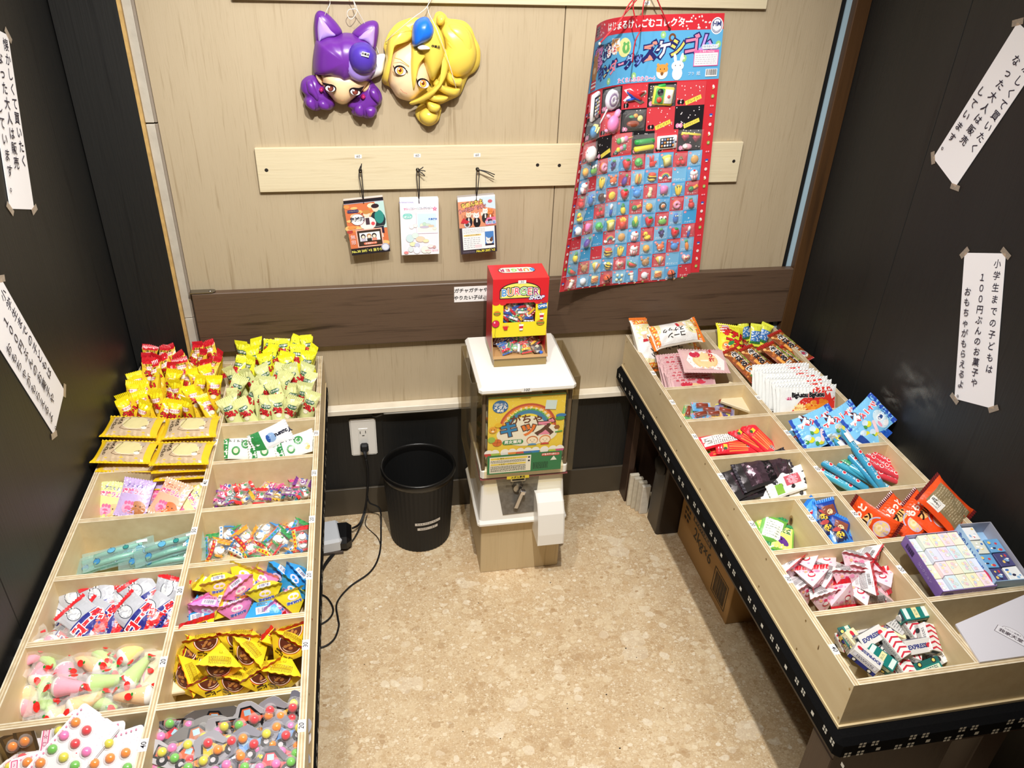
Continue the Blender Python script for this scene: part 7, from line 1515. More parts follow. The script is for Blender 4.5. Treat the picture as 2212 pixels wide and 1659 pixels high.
MC = {k: cone_kind(c, i + 1) for i, (k, c) in enumerate((('pink', 'f2a0b4'), ('green', 'b9da88'), ('yellow', 'f0d27e'), ('orange', 'f2c890')))}
c4_ = crop(0, 1320, 4.895); it = []
for k, (c, u, v, z, yw, pt, rl) in enumerate([('green', 330, 470, .565, 40, 20, 0), ('pink', 430, 620, .550, 175, 10, 20), ('green', 1060, 440, .560, 35, 10, 0), ('yellow', 1420, 420, .560, 130, 0, 0), ('orange', 960, 560, .552, -120, 10, 0), ('pink', 720, 700, .552, 35, 10, 0), ('pink', 740, 800, .562, 80, 0, 0), ('green', 480, 850, .545, 10, 0, 0), ('green', 1110, 750, .560, 95, 0, 0), ('green', 1430, 650, .556, 150, 5, 0), ('green', 1170, 560, .545, 40, 0, 0), ('orange', 1440, 900, .552, -95, 5, 0), ('orange', 900, 960, .548, 120, 0, 0), ('orange', 330, 930, .535, 60, 0, 0), ('green', 540, 1000, .535, 20, 0, 0), ('orange', 700, 1060, .530, 125, 0, 0), ('green', 1050, 960, .535, 60, 0, 0), ('pink', 1540, 680, .535, 10, 0, 0), ('pink', 400, 1010, .528, 80, 0, 0), ('pink', 400, 420, .570, -40, 0, 0)]):
    px, py = c4_(u, v); it.append((MC[c], c + ' marshmallow cone in clear bag', px, py, z - .004, yw, pt, rl))
heap(it, 'marshmallow cones in clear bags', 'its compartment', 4)

# --- choco ball cards and vehicle cards
BALLC = ['ee8a22', '6fbf4a', 'dbd23a', 'e0303a', 'f07ab8']
def ballcard(name, pts_outline, base, draw, balls, cat='sweet', sc=1.0):
    t = thing(name, '', cat); MB().prism([(x * sc, y * sc) for x, y in pts_outline], -.0006, .0006, base, side='d8d4d0').build('backing_card', t, (CARD,))
    a = Art(lambda x, y, h: Vector((x, y, .0006 + h)), 1, lift=.0002); draw(a); a.build('printed_picture', t, (CARD,))
    for x, y, c in balls:
        MB().ball((x, y, .0045), (.0072, .0072, .0052), c, n=12, k=8).build('choco_ball', t, (mat('sugar_shell', rough=0.2),), True)
    b = MB()
    for x, y, c in balls: b.lathe([(.0105, .0004), (.0095, .003), (.0085, .0075), (.0055, .0105), (.0001, .0115)], 'ffffff', n=14, M=Matrix.Translation((x, y, 0.0008)))
    b.build('clear_blister', t, (clear_mat('blister_film', 'ffffff', 0.04, 0.05),), True)
    return Kind(t)
def rrect(w_, h_, r=.006):
    P = []
    for cx, cy, a0 in ((w_ / 2 - r, h_ / 2 - r, 0), (-w_ / 2 + r, h_ / 2 - r, 90), (-w_ / 2 + r, -h_ / 2 + r, 180), (w_ / 2 - r, -h_ / 2 + r, 270)):
        for k in range(4): P.append((cx + r * cos(radians(a0 + 30 * k)), cy + r * sin(radians(a0 + 30 * k))))
    return P
def pcard(a):
    a.rect(-.058, -.034, -.048, .034, 'f4d0dc'); a.line([(-.057, -.033), (-.057, .033), (-.049, .033), (-.049, -.033), (-.057, -.033)], .0012, 'd8407a')
    for q in range(6): a.text('OX△□☆♪'[q], -.053, -.026 + .0105 * q, .007, 'b85a7a')
    for q in range(14): a.ell(-.044 + .0072 * q, .0315, .0016, .0016, 'e08aa8', 6)
    a.rect(-.046, -.036, .058, .028, 'e2e0e2')
    a.dots(-.045, -.035, .057, .027, 60, .0008, 'f2c8d4', 4)
BC = []
for sd in range(3):
    Rb = random.Random(sd); bl_ = [(-.034 + .022 * i, -.020 + .022 * j, Rb.choice(BALLC)) for i in range(4) for j in range(3) if Rb.random() < .85]
    BC.append(ballcard('choco_ball_card', rrect(.120, .074), 'f0eaee', pcard, bl_))
c4b = c4_; it = []
for k, (u, v, z, yw, pt, rl) in enumerate([(860, 1440, .570, -6, 42, 0), (560, 1520, .560, 34, 34, 0), (760, 1480, .585, 52, 28, 4), (430, 1580, .552, 40, 30, 0), (1100, 1600, .570, 12, 24, 0), (560, 1700, .566, 10, 16, 0), (900, 1740, .560, 8, 10, 0)]):
    px, py = c4_(u, v); it.append((BC[k % 3], 'pink-edged choco ball card', px, py, z - .012, yw, pt, rl))
heap(it, 'choco ball cards', 'the fanned pile', 3)
BR = ballcard('brown_choco_card', rrect(.10, .03, .004), '4a3a26', lambda a: a.rect(-.045, -.01, .045, .01, '6a5030'), [(-.03, 0, 'e8a02a'), (.0, .0, 'dbd23a'), (.03, 0, 'ee8a22')])
heap([(BR, 'brown-edged choco ball strip', *c4_(240, 1600), .54, 110, 60, 0), (BR, 'brown-edged choco ball strip', *c4_(330, 1560), .545, 100, 60, 0)], 'choco ball cards', 'the pile side', 1)
def outline_truck(kind):
    P = {'crane': [(-.055, -.02), (.05, -.02), (.052, -.002), (.03, .004), (.012, .022), (-.008, .022), (-.02, .006), (-.056, .012)],
         'loader': [(-.05, -.022), (.03, -.022), (.05, -.014), (.052, .0), (.03, .004), (.02, .026), (-.012, .028), (-.02, .008), (-.048, .004)],
         'roller': [(-.048, -.02), (-.03, -.028), (.03, -.028), (.05, -.012), (.05, .012), (.02, .026), (-.02, .02), (-.046, .004)]}[kind]
    return [tuple(p)[:2] for p in closed([(x, y, 0) for x, y in P], 3)]
def truck_art(c1, c2):
    def d(a):
        a.poly([(-.046, -.014), (.042, -.014), (.044, -.004), (.022, .0), (.010, .016), (-.006, .016), (-.012, .002), (-.046, .006)], '17161a'); a.poly([(-.043, -.011), (.039, -.011), (.040, -.006), (.018, -.002), (.008, .013), (-.004, .013), (-.010, -.001), (-.043, .003)], c1)
        a.rect(-.002, .002, .008, .011, '9fc4d8'); a.rect(-.038, -.007, -.014, .0, c2)
        for q in range(3): a.line([(-.036 + .008 * q, -.007), (-.032 + .008 * q, .0)], .001, '17161a')
        for x in (-.03, .0, .028): a.ell(x, -.014, .0085, .0085, '17161a', 14); a.ell(x, -.014, .004, .004, 'b8b4b8', 8)
    return d
VC = []
for i, (kd, c1, c2, base) in enumerate((('crane', 'c8303c', 'a8a8b4', '55535c'), ('loader', 'e0b02a', 'c87a3a', '8d8b92'), ('roller', 'a85a2a', 'e8943a', '5f5a56'), ('loader', '5a8ac0', 'e8e8ee', '6b6a76'), ('crane', 'd8603a', '4a3a38', 'a9a7ac'))):
    Rb = random.Random(i + 3); VC.append(ballcard('vehicle_choco_card', outline_truck(kd), base, truck_art(c1, c2), [(x, y, Rb.choice(BALLC)) for x, y in ((-.034, -.004), (-.012, -.008), (.012, -.006), (.034, -.006), (.004, .012))[:4 + i % 2]]))
it = []
for k, (u, v, z, yw, pt, rl) in enumerate([(450, 1180, .575, -8, 60, 0), (640, 1190, .578, -6, 55, 0), (980, 1150, .590, 8, 56, 0), (1240, 1150, .585, 30, 55, 0), (1390, 1230, .570, 80, 50, 0), (230, 1340, .566, -35, 28, 0), (470, 1350, .575, 15, 25, 4), (760, 1330, .566, 40, 20, 0), (900, 1330, .572, -10, 24, 0), (1290, 1340, .578, 22, 26, 0), (120, 1500, .556, 70, 16, 0), (290, 1480, .562, 30, 18, 0), (370, 1530, .570, -20, 18, 0), (610, 1500, .576, 28, 18, 0), (970, 1450, .580, 34, 22, 0), (1270, 1450, .570, -15, 20, 0), (1370, 1480, .560, 85, 30, 0), (200, 1620, .555, 10, 10, 0), (500, 1640, .562, 25, 10, 0), (900, 1600, .568, 10, 12, 0), (1200, 1600, .574, 0, 14, 0), (700, 1680, .56, 0, 8, 0), (1340, 1640, .558, 60, 14, 0), (1050, 1700, .56, -10, 6, 0)]):
    px, py = c5_(u, v); it.append((VC[(k * 2) % 5], ('red crane', 'yellow loader', 'brown roller', 'blue loader', 'orange crane')[(k * 2) % 5] + ' choco ball card', px, py, z - .014, yw, pt, rl))
heap(it, 'vehicle-shaped choco ball cards', 'the vehicle heap', 5)
# plywood squares
PSQ = MB().box((-.045, -.045, 0), (.045, .045, .009), 'ead9b4', 0, .0015).build('plywood_square', None, (MAPLE_H,)); tag(PSQ, 'x', 'wooden board'); PSQK = Kind(PSQ)
for (px, py), z, yw, lb, s_ in ((c5_(250, 680), TF + .030, 2, 'pale plywood square under the coffee sweet pyramids', 1.1), (c5_(190, 1300), TF + .04, 2, 'pale plywood square at the left of the vehicle-shaped cards', 1.0), ((1601, 862), TF + .052, -36, 'pale plywood square beside the small sausage-shaped chocolates', 1.05), ((1932, 1000), TF + .030, 20, 'pale plywood square half hidden behind the red juice tubes', .8), ((1962, 1280), TF + .005, -4, 'pale plywood square corner under the pink and white pyramids', .8)):
    o = PSQK.put(at(px, py, z=z), yw, 10, 0, lb); o.scale = (s_, s_, 1)
# ------------------------------------------------------------------ sweets of the right tray
rA = crop(1320, 680, 4.809); rB = crop(1600, 780, 4.809); rC = crop(1480, 920, 5.267); rD = crop(1800, 1000, 5.369); rE = crop(1600, 1140, 5.53); rF = crop(1720, 1280, 4.378)
# big corn snack bags
def corn_art(a):
    a.rect(-.040, -.070, .040, .070, 'f2f0ec'); a.poly([(-.040, .015), (.010, .028), (.030, .070), (-.040, .070)], 'efe6a6'); a.poly([(-.040, -.07), (.02, -.07), (.0, -.05), (-.040, -.04)], 'efe2a0')
    a.rect(-.04, .058, .04, .071, 'ea7a2c'); a.rect(-.04, -.071, .04, -.058, 'ea7a2c')
    for q in range(5): a.ell(-.03 + .015 * q, .065, .0035, .004, 'f6c84a', 8); a.ell(-.03 + .015 * q, -.064, .0035, .004, 'f6c84a', 8)
    a.text('コーン', .016, -.006, .019, '26201c', rot=-90, bold=.03); a.text('スナック', -.004, -.012, .017, '26201c', rot=-90, bold=.03); a.ell(-.020, .020, .009, .010, 'f3c6a6', 12); a.rect(-.030, .004, -.012, .012, 'c8303c'); a.ell(-.020, .030, .011, .005, 'fafafa', 10); a.line([(.0, .04), (.012, .048)], .002, '3f7a3a')
BCB = [pouch('corn_snack_bag', '', 'snack', .088, .165, .050, 'efe8d8', 'ea7a2c', corn_art, seal=.009, seed=s_, wr=.004, nx=14, ny=18, teeth=16, pw=.45) for s_ in (2, 5)]
heap([(BCB[0], 'large white corn snack bag lying on top', *rA(660, 200), .640, -82, 30, 0)], 'corn snack bags', 'the right tray')
heap([(BCB[1], 'white corn snack bag standing at the left rear corner', *rA(345, 310), .610, 8, 50, 34)], 'corn snack bags', 'the right tray')
heap([(BCB[0], 'white corn snack bag underneath the top one', *rA(640, 320), .560, -86, 34, 0)], 'corn snack bags', 'the right tray')
def potato_art(a):
    a.rect(-.036, -.05, .036, .052, 'e8e23a')
    for q in range(4): a.rect(-.036, .020 + .0085 * q, -.006, .0245 + .0085 * q, 'c8282e'); a.rect(-.036, .0245 + .0085 * q, -.006, .0285 + .0085 * q, 'f4f2ee')
    a.text('ポテト', .010, .016, .024, 'd8282a', out='5a1410', ow=.05, bold=.09, rot=-14); a.text('フライ', .014, -.012, .024, 'd8282a', out='5a1410', ow=.05, bold=.09, rot=-10); a.ell(-.016, -.022, .017, .015, 'e8963a', 16); a.ell(-.022, -.018, .0045, .005, 'f8f6f0', 8); a.ell(-.011, -.018, .0045, .005, 'f8f6f0', 8); a.ell(-.021, -.018, .002, .0024, '1c1410', 6); a.ell(-.011, -.018, .002, .0024, '1c1410', 6); a.ell(-.016, -.027, .006, .0045, 'c8303a', 8); a.ell(-.004, -.012, .012, .006, '2f8a4a', 10, rot=30)
PT = pouch('potato_snack_bag', '', 'snack', .086, .118, .028, 'e6e038', 'ecea4a', potato_art, seal=.008, seed=3, wr=.003, nx=12, ny=14, teeth=14)
heap([(PT, 'yellow potato snack bag with red lettering', *rA(1240, 280), .612, -12, 34, 0)], 'potato snack bags', 'the right tray')
YB2 = pouch('small_yellow_blue_bag', '', 'snack', .040, .07, .016, 'e2e64a', 'e8ec4a', lambda a: (a.rect(-.018, -.02, .018, .012, '3f78c0'), a.dots(-.017, -.019, .017, .010, 24, .0022, 'dfeaf4', 3), a.rect(-.018, -.026, .018, -.019, '3f8a4a')), seed=2)
heap([(YB2, 'small yellow and blue snack bag', *rA(1500, 210), .60, -10, 62, 0), (YB2, 'small yellow and blue snack bag', *rA(1590, 200), .60, -25, 60, 0), (YB2, 'small yellow and blue snack bag', *rA(1385, 165), .60, 10, 66, 0)], 'small yellow and blue bags', 'the rear corner', 1)
def fried_art(a):
    a.rect(-.026, -.062, .026, .062, '8a4a22'); R = random.Random(9)
    for _ in range(70): a.ell(R.uniform(-.024, .024), R.uniform(-.056, .056), R.uniform(.003, .006), R.uniform(.0025, .005), R.choice(('c9803e', 'dda05a', 'b5652e', 'e6b878', '9a4e22')), 7); a.h -= a.dh * .9
    a.up(); a.rect(.014, -.005, .022, .045, '7a9a3a'); a.dots(.014, -.005, .022, .045, 26, .0014, 'd8e8a0', 5)
    a.text('そばめし', -.004, .008, .0215, '22242c', out='f0ece4', ow=.10, bold=.05, rot=-90, shear=-.1); a.pill(-.018, -.004, .03, .008, 'e8a04a', rot=-90); a.ell(.006, -.044, .018, .013, 'e8e4e0', 14); a.ell(.010, -.042, .012, .009, '8a8a90', 12, rot=-20); a.ell(.008, -.043, .007, .005, 'b83a5a', 10); a.pill(-.012, -.050, .016, .007, '4a7a3a', rot=-70)
    a.rect(-.026, .056, .026, .064, 'a8261e')
FR = [pouch('fried_noodle_snack_pack', '', 'snack', .058, .140, .016, '8a4220', 'a8261e', fried_art, seal=.008, seed=s_, wr=.0018, nx=10, ny=14) for s_ in (1, 4)]
heap([(FR[0], 'brown fried noodle snack pack, rightmost on top', *rB(440, -20), .628, 24, 16, 0)], 'brown fried noodle snack packs', 'the stack')
heap([(FR[1], 'brown fried noodle snack pack', *rA(1375, 520), .598, 20, 16, 0), (FR[0], 'brown fried noodle snack pack', *rA(1555, 490), .600, 22, 16, 0), (FR[1], 'brown fried noodle snack pack', *rA(1740, 470), .604, 27, 15, 0), (FR[0], 'brown fried noodle snack pack', *rA(1900, 500), .596, 27, 16, 0), (FR[1], 'brown fried noodle snack pack', *rA(1860, 330), .60, 24, 16, 0), (FR[1], 'brown fried noodle snack pack', *rA(1480, 430), .575, 22, 14, 0)], 'brown fried noodle snack packs', 'the lower packs', 2)
# flat rice crackers: a leaning file of packs with one on top
def cr_kind(top, seed):
    def d(a):
        a.rect(-.058, -.036, .058, .042, 'c89aa0' if not top else 'd8b4b0')
        if top: a.poly([(-.035, -.03), (.05, -.038), (.06, .0), (.04, .03), (-.03, .04), (-.05, .0)], 'efece8'); a.ell(.004, .0, .036, .033, 'e8c48a', 22); a.ell(.004, .0, .031, .028, 'eed09a', 20); a.ell(-.022, .022, .016, .013, 'c82a4a', 12); a.text('ぱり梅', .024, .018, .017, 'c82a3c', vert=True, bold=.06); a.rect(-.010, -.006, .012, .0, 'f4e8d0')
        else: a.ell(.0, -.004, .034, .032, 'dcb988', 18); a.ell(-.022, .026, .018, .008, 'c02a40', 10); a.ell(.022, .030, .014, .006, 'c83a50', 10); a.rect(-.05, .036, .05, .042, 'b8505a')
    return pouch('rice_cracker_pack', '', 'snack', .130, .096, .007, 'd6b0b0', 'cfa8a8', d, seal=.005, seed=seed, wr=.0012, nx=12, ny=10, teeth=16)
CRK, CRT = cr_kind(False, 3), cr_kind(True, 5)
P_a, P_b = at(*rA(800, 470), z=.605), at(*rA(960, 700), z=.570)
for k in range(12):
    f = k / 11; P = Vector((.722 + R.uniform(-.004, .004), -.175 - .115 * f, .572 - .012 * f))
    CRK.put(P, R.uniform(-3, 3), 40 + 3 * sin(k), 0, 'flat pink-wrapped rice cracker pack, %s from the back of the file' % ORD[k], 'pink-wrapped rice crackers in a file')
CRT.put(at(*rA(960, 480), z=.628), -6, 14, 0, 'flat rice cracker pack with big round cracker on top of the file', 'pink-wrapped rice crackers in a file')
# sausage-shaped chocolates
SG = []
for i, (c1, c2) in enumerate((('5a4a8a', 'e0d83a'), ('4aa04a', 'f0b02a'), ('4aa0d8', 'd8303a'), ('e8a02a', 'e8c83a'))):
    t = thing('sausage_chocolate', '', 'candy'); MB().tube([(-.0, -.016, .003), (0, -.015, .003), (0, .015, .003), (0, .016, .003)], [.002, .0068, .0068, .002], '8a3a28', n=10).build('brown_candy', t, (PLAST,), True)
    a = Art(lambda x, y, h: Vector((x, y, -.0035 + h + .0006 * sin(x * 500))), .01); a.rect(-.014, -.026, .014, .026, c1); a.poly([(-.014, -.02), (.014, -.006), (.014, .004), (-.014, -.008)], c2); a.dots(-.013, -.025, .013, .025, 7, .0025, c2, i); a.build('printed_backing', t, (FILM,))
    S = pouch_S(.028, .054, .018, .004, i, .001); b = MB(); n = 7; nn = (n + 1) ** 2; vs = [S(-.014 + .028 * p / n, -.027 + .054 * q / n, 0, sd) for sd in (1, -1) for q in range(n + 1) for p in range(n + 1)]
    b.add(vs, [tuple(k_ * nn + q * (n + 1) + p + o_ for o_ in ((0, 1, n + 2, n + 1) if k_ == 0 else (n + 1, n + 2, 1, 0))) for k_ in (0, 1) for q in range(n) for p in range(n)]); b.build('clear_wrapper', t, (CLEAR,), True); SG.append(Kind(t))
it = []
for k, (u, v, z, yw, pt, ki) in enumerate([(720, 920, .545, -50, 20, 1), (900, 830, .560, -20, 40, 3), (980, 840, .556, -30, 30, 2), (1110, 870, .562, 15, 30, 0), (1180, 900, .550, 30, 20, 0), (880, 900, .556, 78, 20, 2), (940, 950, .560, 84, 20, 2), (800, 1010, .550, -28, 16, 1), (1060, 1030, .545, 86, 16, 3), (930, 1040, .548, -80, 16, 2), (1180, 1000, .545, 70, 20, 0), (760, 960, .535, -30, 10, 1), (1010, 990, .553, 80, 20, 0)]):
    px, py = rA(u, v); it.append((SG[ki], ('purple', 'green', 'blue', 'orange')[ki] + ' wrapped sausage-shaped chocolate', px, py, z - .004, yw, pt, 0))
heap(it, 'sausage-shaped chocolates', 'the small pile', 3)
# cutlet snack packs standing in a file
def katsu_art(a):
    a.rect(-.078, -.040, .078, .040, 'eceeec'); a.poly([(-.064, -.040), (.078, -.040), (.078, .020), (.050, .030), (.012, .034), (-.024, .006)], 'd8362c'); a.poly([(.012, .034), (.020, .040), (.060, .040), (.078, .028), (.050, .028)], 'd8362c')
    a.poly([(.040, .040), (.055, .018), (.062, .026), (.068, .008), (.078, .014), (.078, .040)], 'e8e8e8')
    R = random.Random(2)
    for k in range(40): a.ell(-.012 + .066 * R.random(), -.022 + .022 * R.random() + .006 * sin(k), .0075, .006, R.choice(('e8902e', 'f0a43c', 'dc7c22', 'f4b84e')), 8); a.h -= a.dh * .9
    a.up(); a.star(-.026, -.020, .021, 'f6e29a', 14, .72); a.text('おいしさ', -.026, -.014, .0072, 'd86a2a', bold=.04); a.text('UP!!', -.026, -.024, .0095, 'd86a2a', bold=.05); a.text('BigKatsu BigKatsu', -.002, .020, .0165, '1c1a1c', out='f4f2ee', ow=.05, bold=.07, sx=.78); a.pill(-.056, .012, .018, .007, 'c82a6a'); a.text('すぐる', -.056, .012, .0065, 'ffffff', bold=.04); a.pill(.030, -.028, .026, .0055, '4a8a5a')
KT = [pouch('cutlet_snack_pack', '', 'snack', .160, .092, .011, 'ecedea', 'e6e8e6', katsu_art, seal=.005, seed=s_, wr=.0012, nx=16, ny=10, teeth=18) for s_ in (1, 4)]
Pf, Pb = at(1745, 868, z=.606), at(1712, 822, z=.622)
for k in range(9):
    f = k / 8; P = Pf.lerp(Pb, f); P.y = Pf.y + (.105) * f; P.x = Pf.x + (-.030) * f; P.z = .606 + .004 * f + R.uniform(-.002, .002)
    KT[k % 2].put(P, R.uniform(-3, 3), 66 + R.uniform(-3, 3), 0, 'white and red cutlet snack pack, %s in the standing file' % (('frontmost and fully seen',) + tuple(o + ' from the front' for o in ORD[1:]))[k], 'white and red cutlet snack packs in a file')
# red sausage sticks
def red_art(a):
    a.rect(-.017, -.055, .017, .055, 'e02a3a')
    for q in range(5): a.line([(-.010 + .005 * q, -.020), (-.014 + .007 * q, .030)], .0035, ('e88a4a', 'd87038', 'f09a5a')[q % 3])
    a.text('さきいか', .004, -.036, .010, '1c1616', out='f0e0e0', ow=.06, bold=.04, rot=90); a.rect(-.006, .034, .006, .044, 'e8c83a'); a.ell(-.006, .040, .004, .005, '3a5a2a', 8)
def redb_art(a): a.rect(-.014, -.050, .014, .050, 'ece6e4'); a.bars(0, .036, .02, .016, '222222', 90); a.scribble(-.012, -.045, .012, .024, 12, '7a7474', 4, .35)
RS = [pouch('red_squid_snack_pack', '', 'snack', .040, .130, .010, 'dd2434', 'dd2434', red_art, seed=1, wr=.0014), pouch('red_squid_snack_pack', '', 'snack', .040, .130, .010, 'dd2434', 'dd2434', redb_art, seed=4, wr=.0014)]
heap([(RS[1], 'red squid snack pack showing white barcode back', *rC(400, 150), .550, 98, 30, 0)], 'red squid snack packs', 'the red heap')
heap([(RS[0], 'red squid snack pack', *rC(620, 240), .536, 84, 34, 0), (RS[0], 'red squid snack pack', *rC(770, 170), .548, 50, 36, 0), (RS[0], 'red squid snack pack', *rC(900, 180), .550, 38, 40, 0), (RS[0], 'red squid snack pack', *rC(420, 270), .520, 92, 20, 0), (RS[0], 'red squid snack pack', *rC(850, 250), .528, 100, 26, 0)], 'red squid snack packs', 'the red heap', 2)
# blue bags
def blue_art(a):
    a.rect(-.046, -.062, .046, .062, '7fc4ee'); a.rect(-.046, .046, .046, .062, '2a52b8'); a.dots(-.045, .047, .045, .061, 20, .0018, 'cfe2f8', 3); a.rect(-.046, -.062, .046, -.052, '2a52b8')
    a.ell(.016, .026, .026, .020, 'd4ecf8', 16); a.ell(.012, .028, .009, .012, 'f8fafc', 12); a.ell(.012, .028, .0055, .009, '2a4a8a', 10); a.ell(.032, .030, .007, .010, 'f8fafc', 10); a.ell(.024, .014, .009, .004, 'f0a0b8', 10)
    a.text('シャーベット', -.022, .0, .0165, 'e83a44', out='f8f4f6', ow=.09, bold=.06, vert=True, pitch=.98); a.text('ペ', -.034, -.028, .03, 'f4f0f2', out='4a1824', ow=.07, bold=.06)
    for x, y in ((.004, -.012), (.020, -.034), (.034, -.012)): a.ell(x, y, .0075, .009, 'e2de3a', 10); a.ell(x - .008, y - .006, .008, .009, 'cfe4f4', 10); a.ell(x, y - .012, .006, .005, '4f9a4a', 8)
    a.pill(.020, -.002, .034, .009, 'f4d4dc', rot=-20)
BG = [pouch('blue_candy_bag', '', 'sweet', .086, .118, .013, '6fb8ea', '2a52b8', blue_art, seed=s_, wr=.0022, nx=12, ny=14, teeth=14) for s_ in (1, 5)]
BGB = pouch('blue_candy_bag', '', 'sweet', .086, .118, .013, '7cc2ee', '1f4aa8', lambda a: (a.rect(-.046, .02, .046, .060, '1f56b8'), a.dots(-.04, -.05, .04, .01, 10, .003, 'a8daf4', 4), a.rect(-.01, -.05, .03, -.01, '16408f')), seed=3, wr=.003)
heap([(BG[0], 'pale blue sherbet sweet bag', *rB(800, 700), .608, -72, 40, 0), (BG[1], 'pale blue sherbet sweet bag', *rB(1060, 670), .614, -66, 40, 0), (BG[0], 'pale blue sherbet sweet bag', *rB(1330, 620), .624, -56, 40, 0)], 'sherbet sweet bags', 'the spilling fan', 1)
heap([(BGB, 'dark and light blue bag seen from behind', *rB(1290, 770), .600, -52, 36, 0)], 'sherbet sweet bags', 'the fan')
heap([(BG[1], 'pale blue sherbet sweet bag lying at the bottom', *rB(740, 790), .560, -64, 22, 0), (BG[0], 'pale blue sherbet sweet bag lying at the bottom', *rB(1020, 740), .585, -60, 28, 0)], 'sherbet sweet bags', 'the two', 1)
# dark foil bags and cow print packs
DF = pouch('dark_foil_bag', '', 'snack', .075, .150, .012, '4a4648', '55515a', lambda a: (a.rect(-.03, -.06, .03, .05, '5a4650'), a.rect(-.03, -.02, .03, .0, '2a2628'), a.rect(-.03, .02, .01, .03, '7a5a6a')), seed=2, wr=.005, mats=(mat('dark_foil', rough=0.22, metal=0.6, bump=.6, bump_scale=40),))
def cow_art(a):
    a.rect(-.028, -.062, .028, .062, 'f0f0ee'); R = random.Random(3)
    for _ in range(12): a.ell(R.uniform(-.026, .026), R.uniform(-.06, .06), R.uniform(.005, .009), R.uniform(.004, .008), '23222a', 9); a.h -= a.dh * .9
    a.up(); a.rect(-.010, -.02, .014, .02, 'c85a6a'); a.ell(.002, .0, .012, .014, 'f0a8b8', 10); a.rect(-.024, .03, .0, .05, '8ac04a'); a.text('モー', .014, -.045, .014, '23222a', rot=90, bold=.06)
CW = pouch('cow_print_pack', '', 'snack', .062, .140, .012, 'efefec', 'e8e8e6', cow_art, seed=4, wr=.003)
heap([(DF, 'dark grey foil snack bag', *rC(900, 500), .575, 102, 32, 0), (DF, 'dark grey foil snack bag', *rC(780, 580), .560, 106, 30, 0), (DF, 'dark grey foil snack bag', *rC(760, 660), .545, 100, 26, 0)], 'dark foil snack bags', 'the dark fan', 3)
heap([(CW, 'black and white cow print pack', *rC(1210, 620), .556, 102, 36, 0), (CW, 'black and white cow print pack', *rC(1150, 730), .534, 94, 30, 0), (CW, 'black and white cow print pack', *rC(760, 760), .525, 96, 26, 0)], 'cow print packs', 'the cow print ones', 3)
# juice tubes
TB = []
for i, (nm, c1, c2) in enumerate((('blue', '3f9fc8', '2f7fb0'), ('blue', '4ab0cc', '3a90a8'), ('red', 'd8404e', 'b82a3a'))):
    t = thing('juice_tube', '', 'drink'); b = MB(); b.tube([(0, -.088, 0), (0, -.080, 0), (0, -.04, .001), (0, .03, 0), (0, .070, -.001), (0, .084, 0)], [.0015, .0085, .0095, .0092, .007, .0015], c1, n=12); b.build('juice_tube_body', t, (mat('tube_film', rough=0.18, spec=0.7, bump=.3, bump_scale=70),), True)
    S = lambda x, y, h: Vector(((.0096 + h) * sin(x / .0096), y, (.0096 + h) * cos(x / .0096))); a = Art(S, .005, lift=.0004)
    for q in range(4): a.ell(.0, -.055 + .035 * q, .005, .0055, 'f0f0f2', 10); a.ell(.0, -.055 + .035 * q, .0035, .004, 'd8303c', 8); a.text('ゼリー', .0, -.038 + .035 * q, .007, 'dff0f6', rot=90, bold=.03)
    a.rect(-.007, .045, .007, .070, ('e8e8ec', '3f9a6a', 'f0f0ee')[i]); a.build('printed_picture', t, (FILM,))
    for s_ in (1, -1): b = MB(); b.add([(-.008, s_ * .080, .0), (.008, s_ * .080, .0), (.010, s_ * .096, .0006), (-.010, s_ * .096, .0006)], [(0, 1, 2, 3)], 'e8e8ee'); b.build('clear_end', t, (TAPE,))
    TB.append(Kind(t))
it = []
for k, (ki, u, v, z, yw, pt) in enumerate([(0, 980, 1130, .560, 43, 20), (1, 1080, 1100, .556, 46, 20), (0, 1180, 1150, .550, 44, 18), (1, 900, 1190, .540, 42, 14), (1, 1010, 1230, .530, 46, 10), (0, 1220, 1080, .570, 24, 26), (1, 1310, 1200, .552, 40, 16), (0, 1260, 1010, .592, 22, 36), (2, 1420, 1050, .570, 44, 24), (2, 1540, 1060, .566, 50, 22), (2, 1500, 1110, .560, 52, 18), (2, 1640, 1130, .562, 52, 20), (2, 1480, 1000, .575, 50, 26), (0, 1480, 1190, .545, 66, 12), (2, 1660, 1190, .548, 58, 14), (2, 1580, 1150, .552, 54, 18)]):
    px, py = rB(u, v); it.append((TB[ki], ('blue', 'turquoise', 'red')[ki] + ' jelly juice tube', px, py, z - .004, yw, pt, 0))
heap(it, 'jelly juice tubes', 'the tube heap', 3)
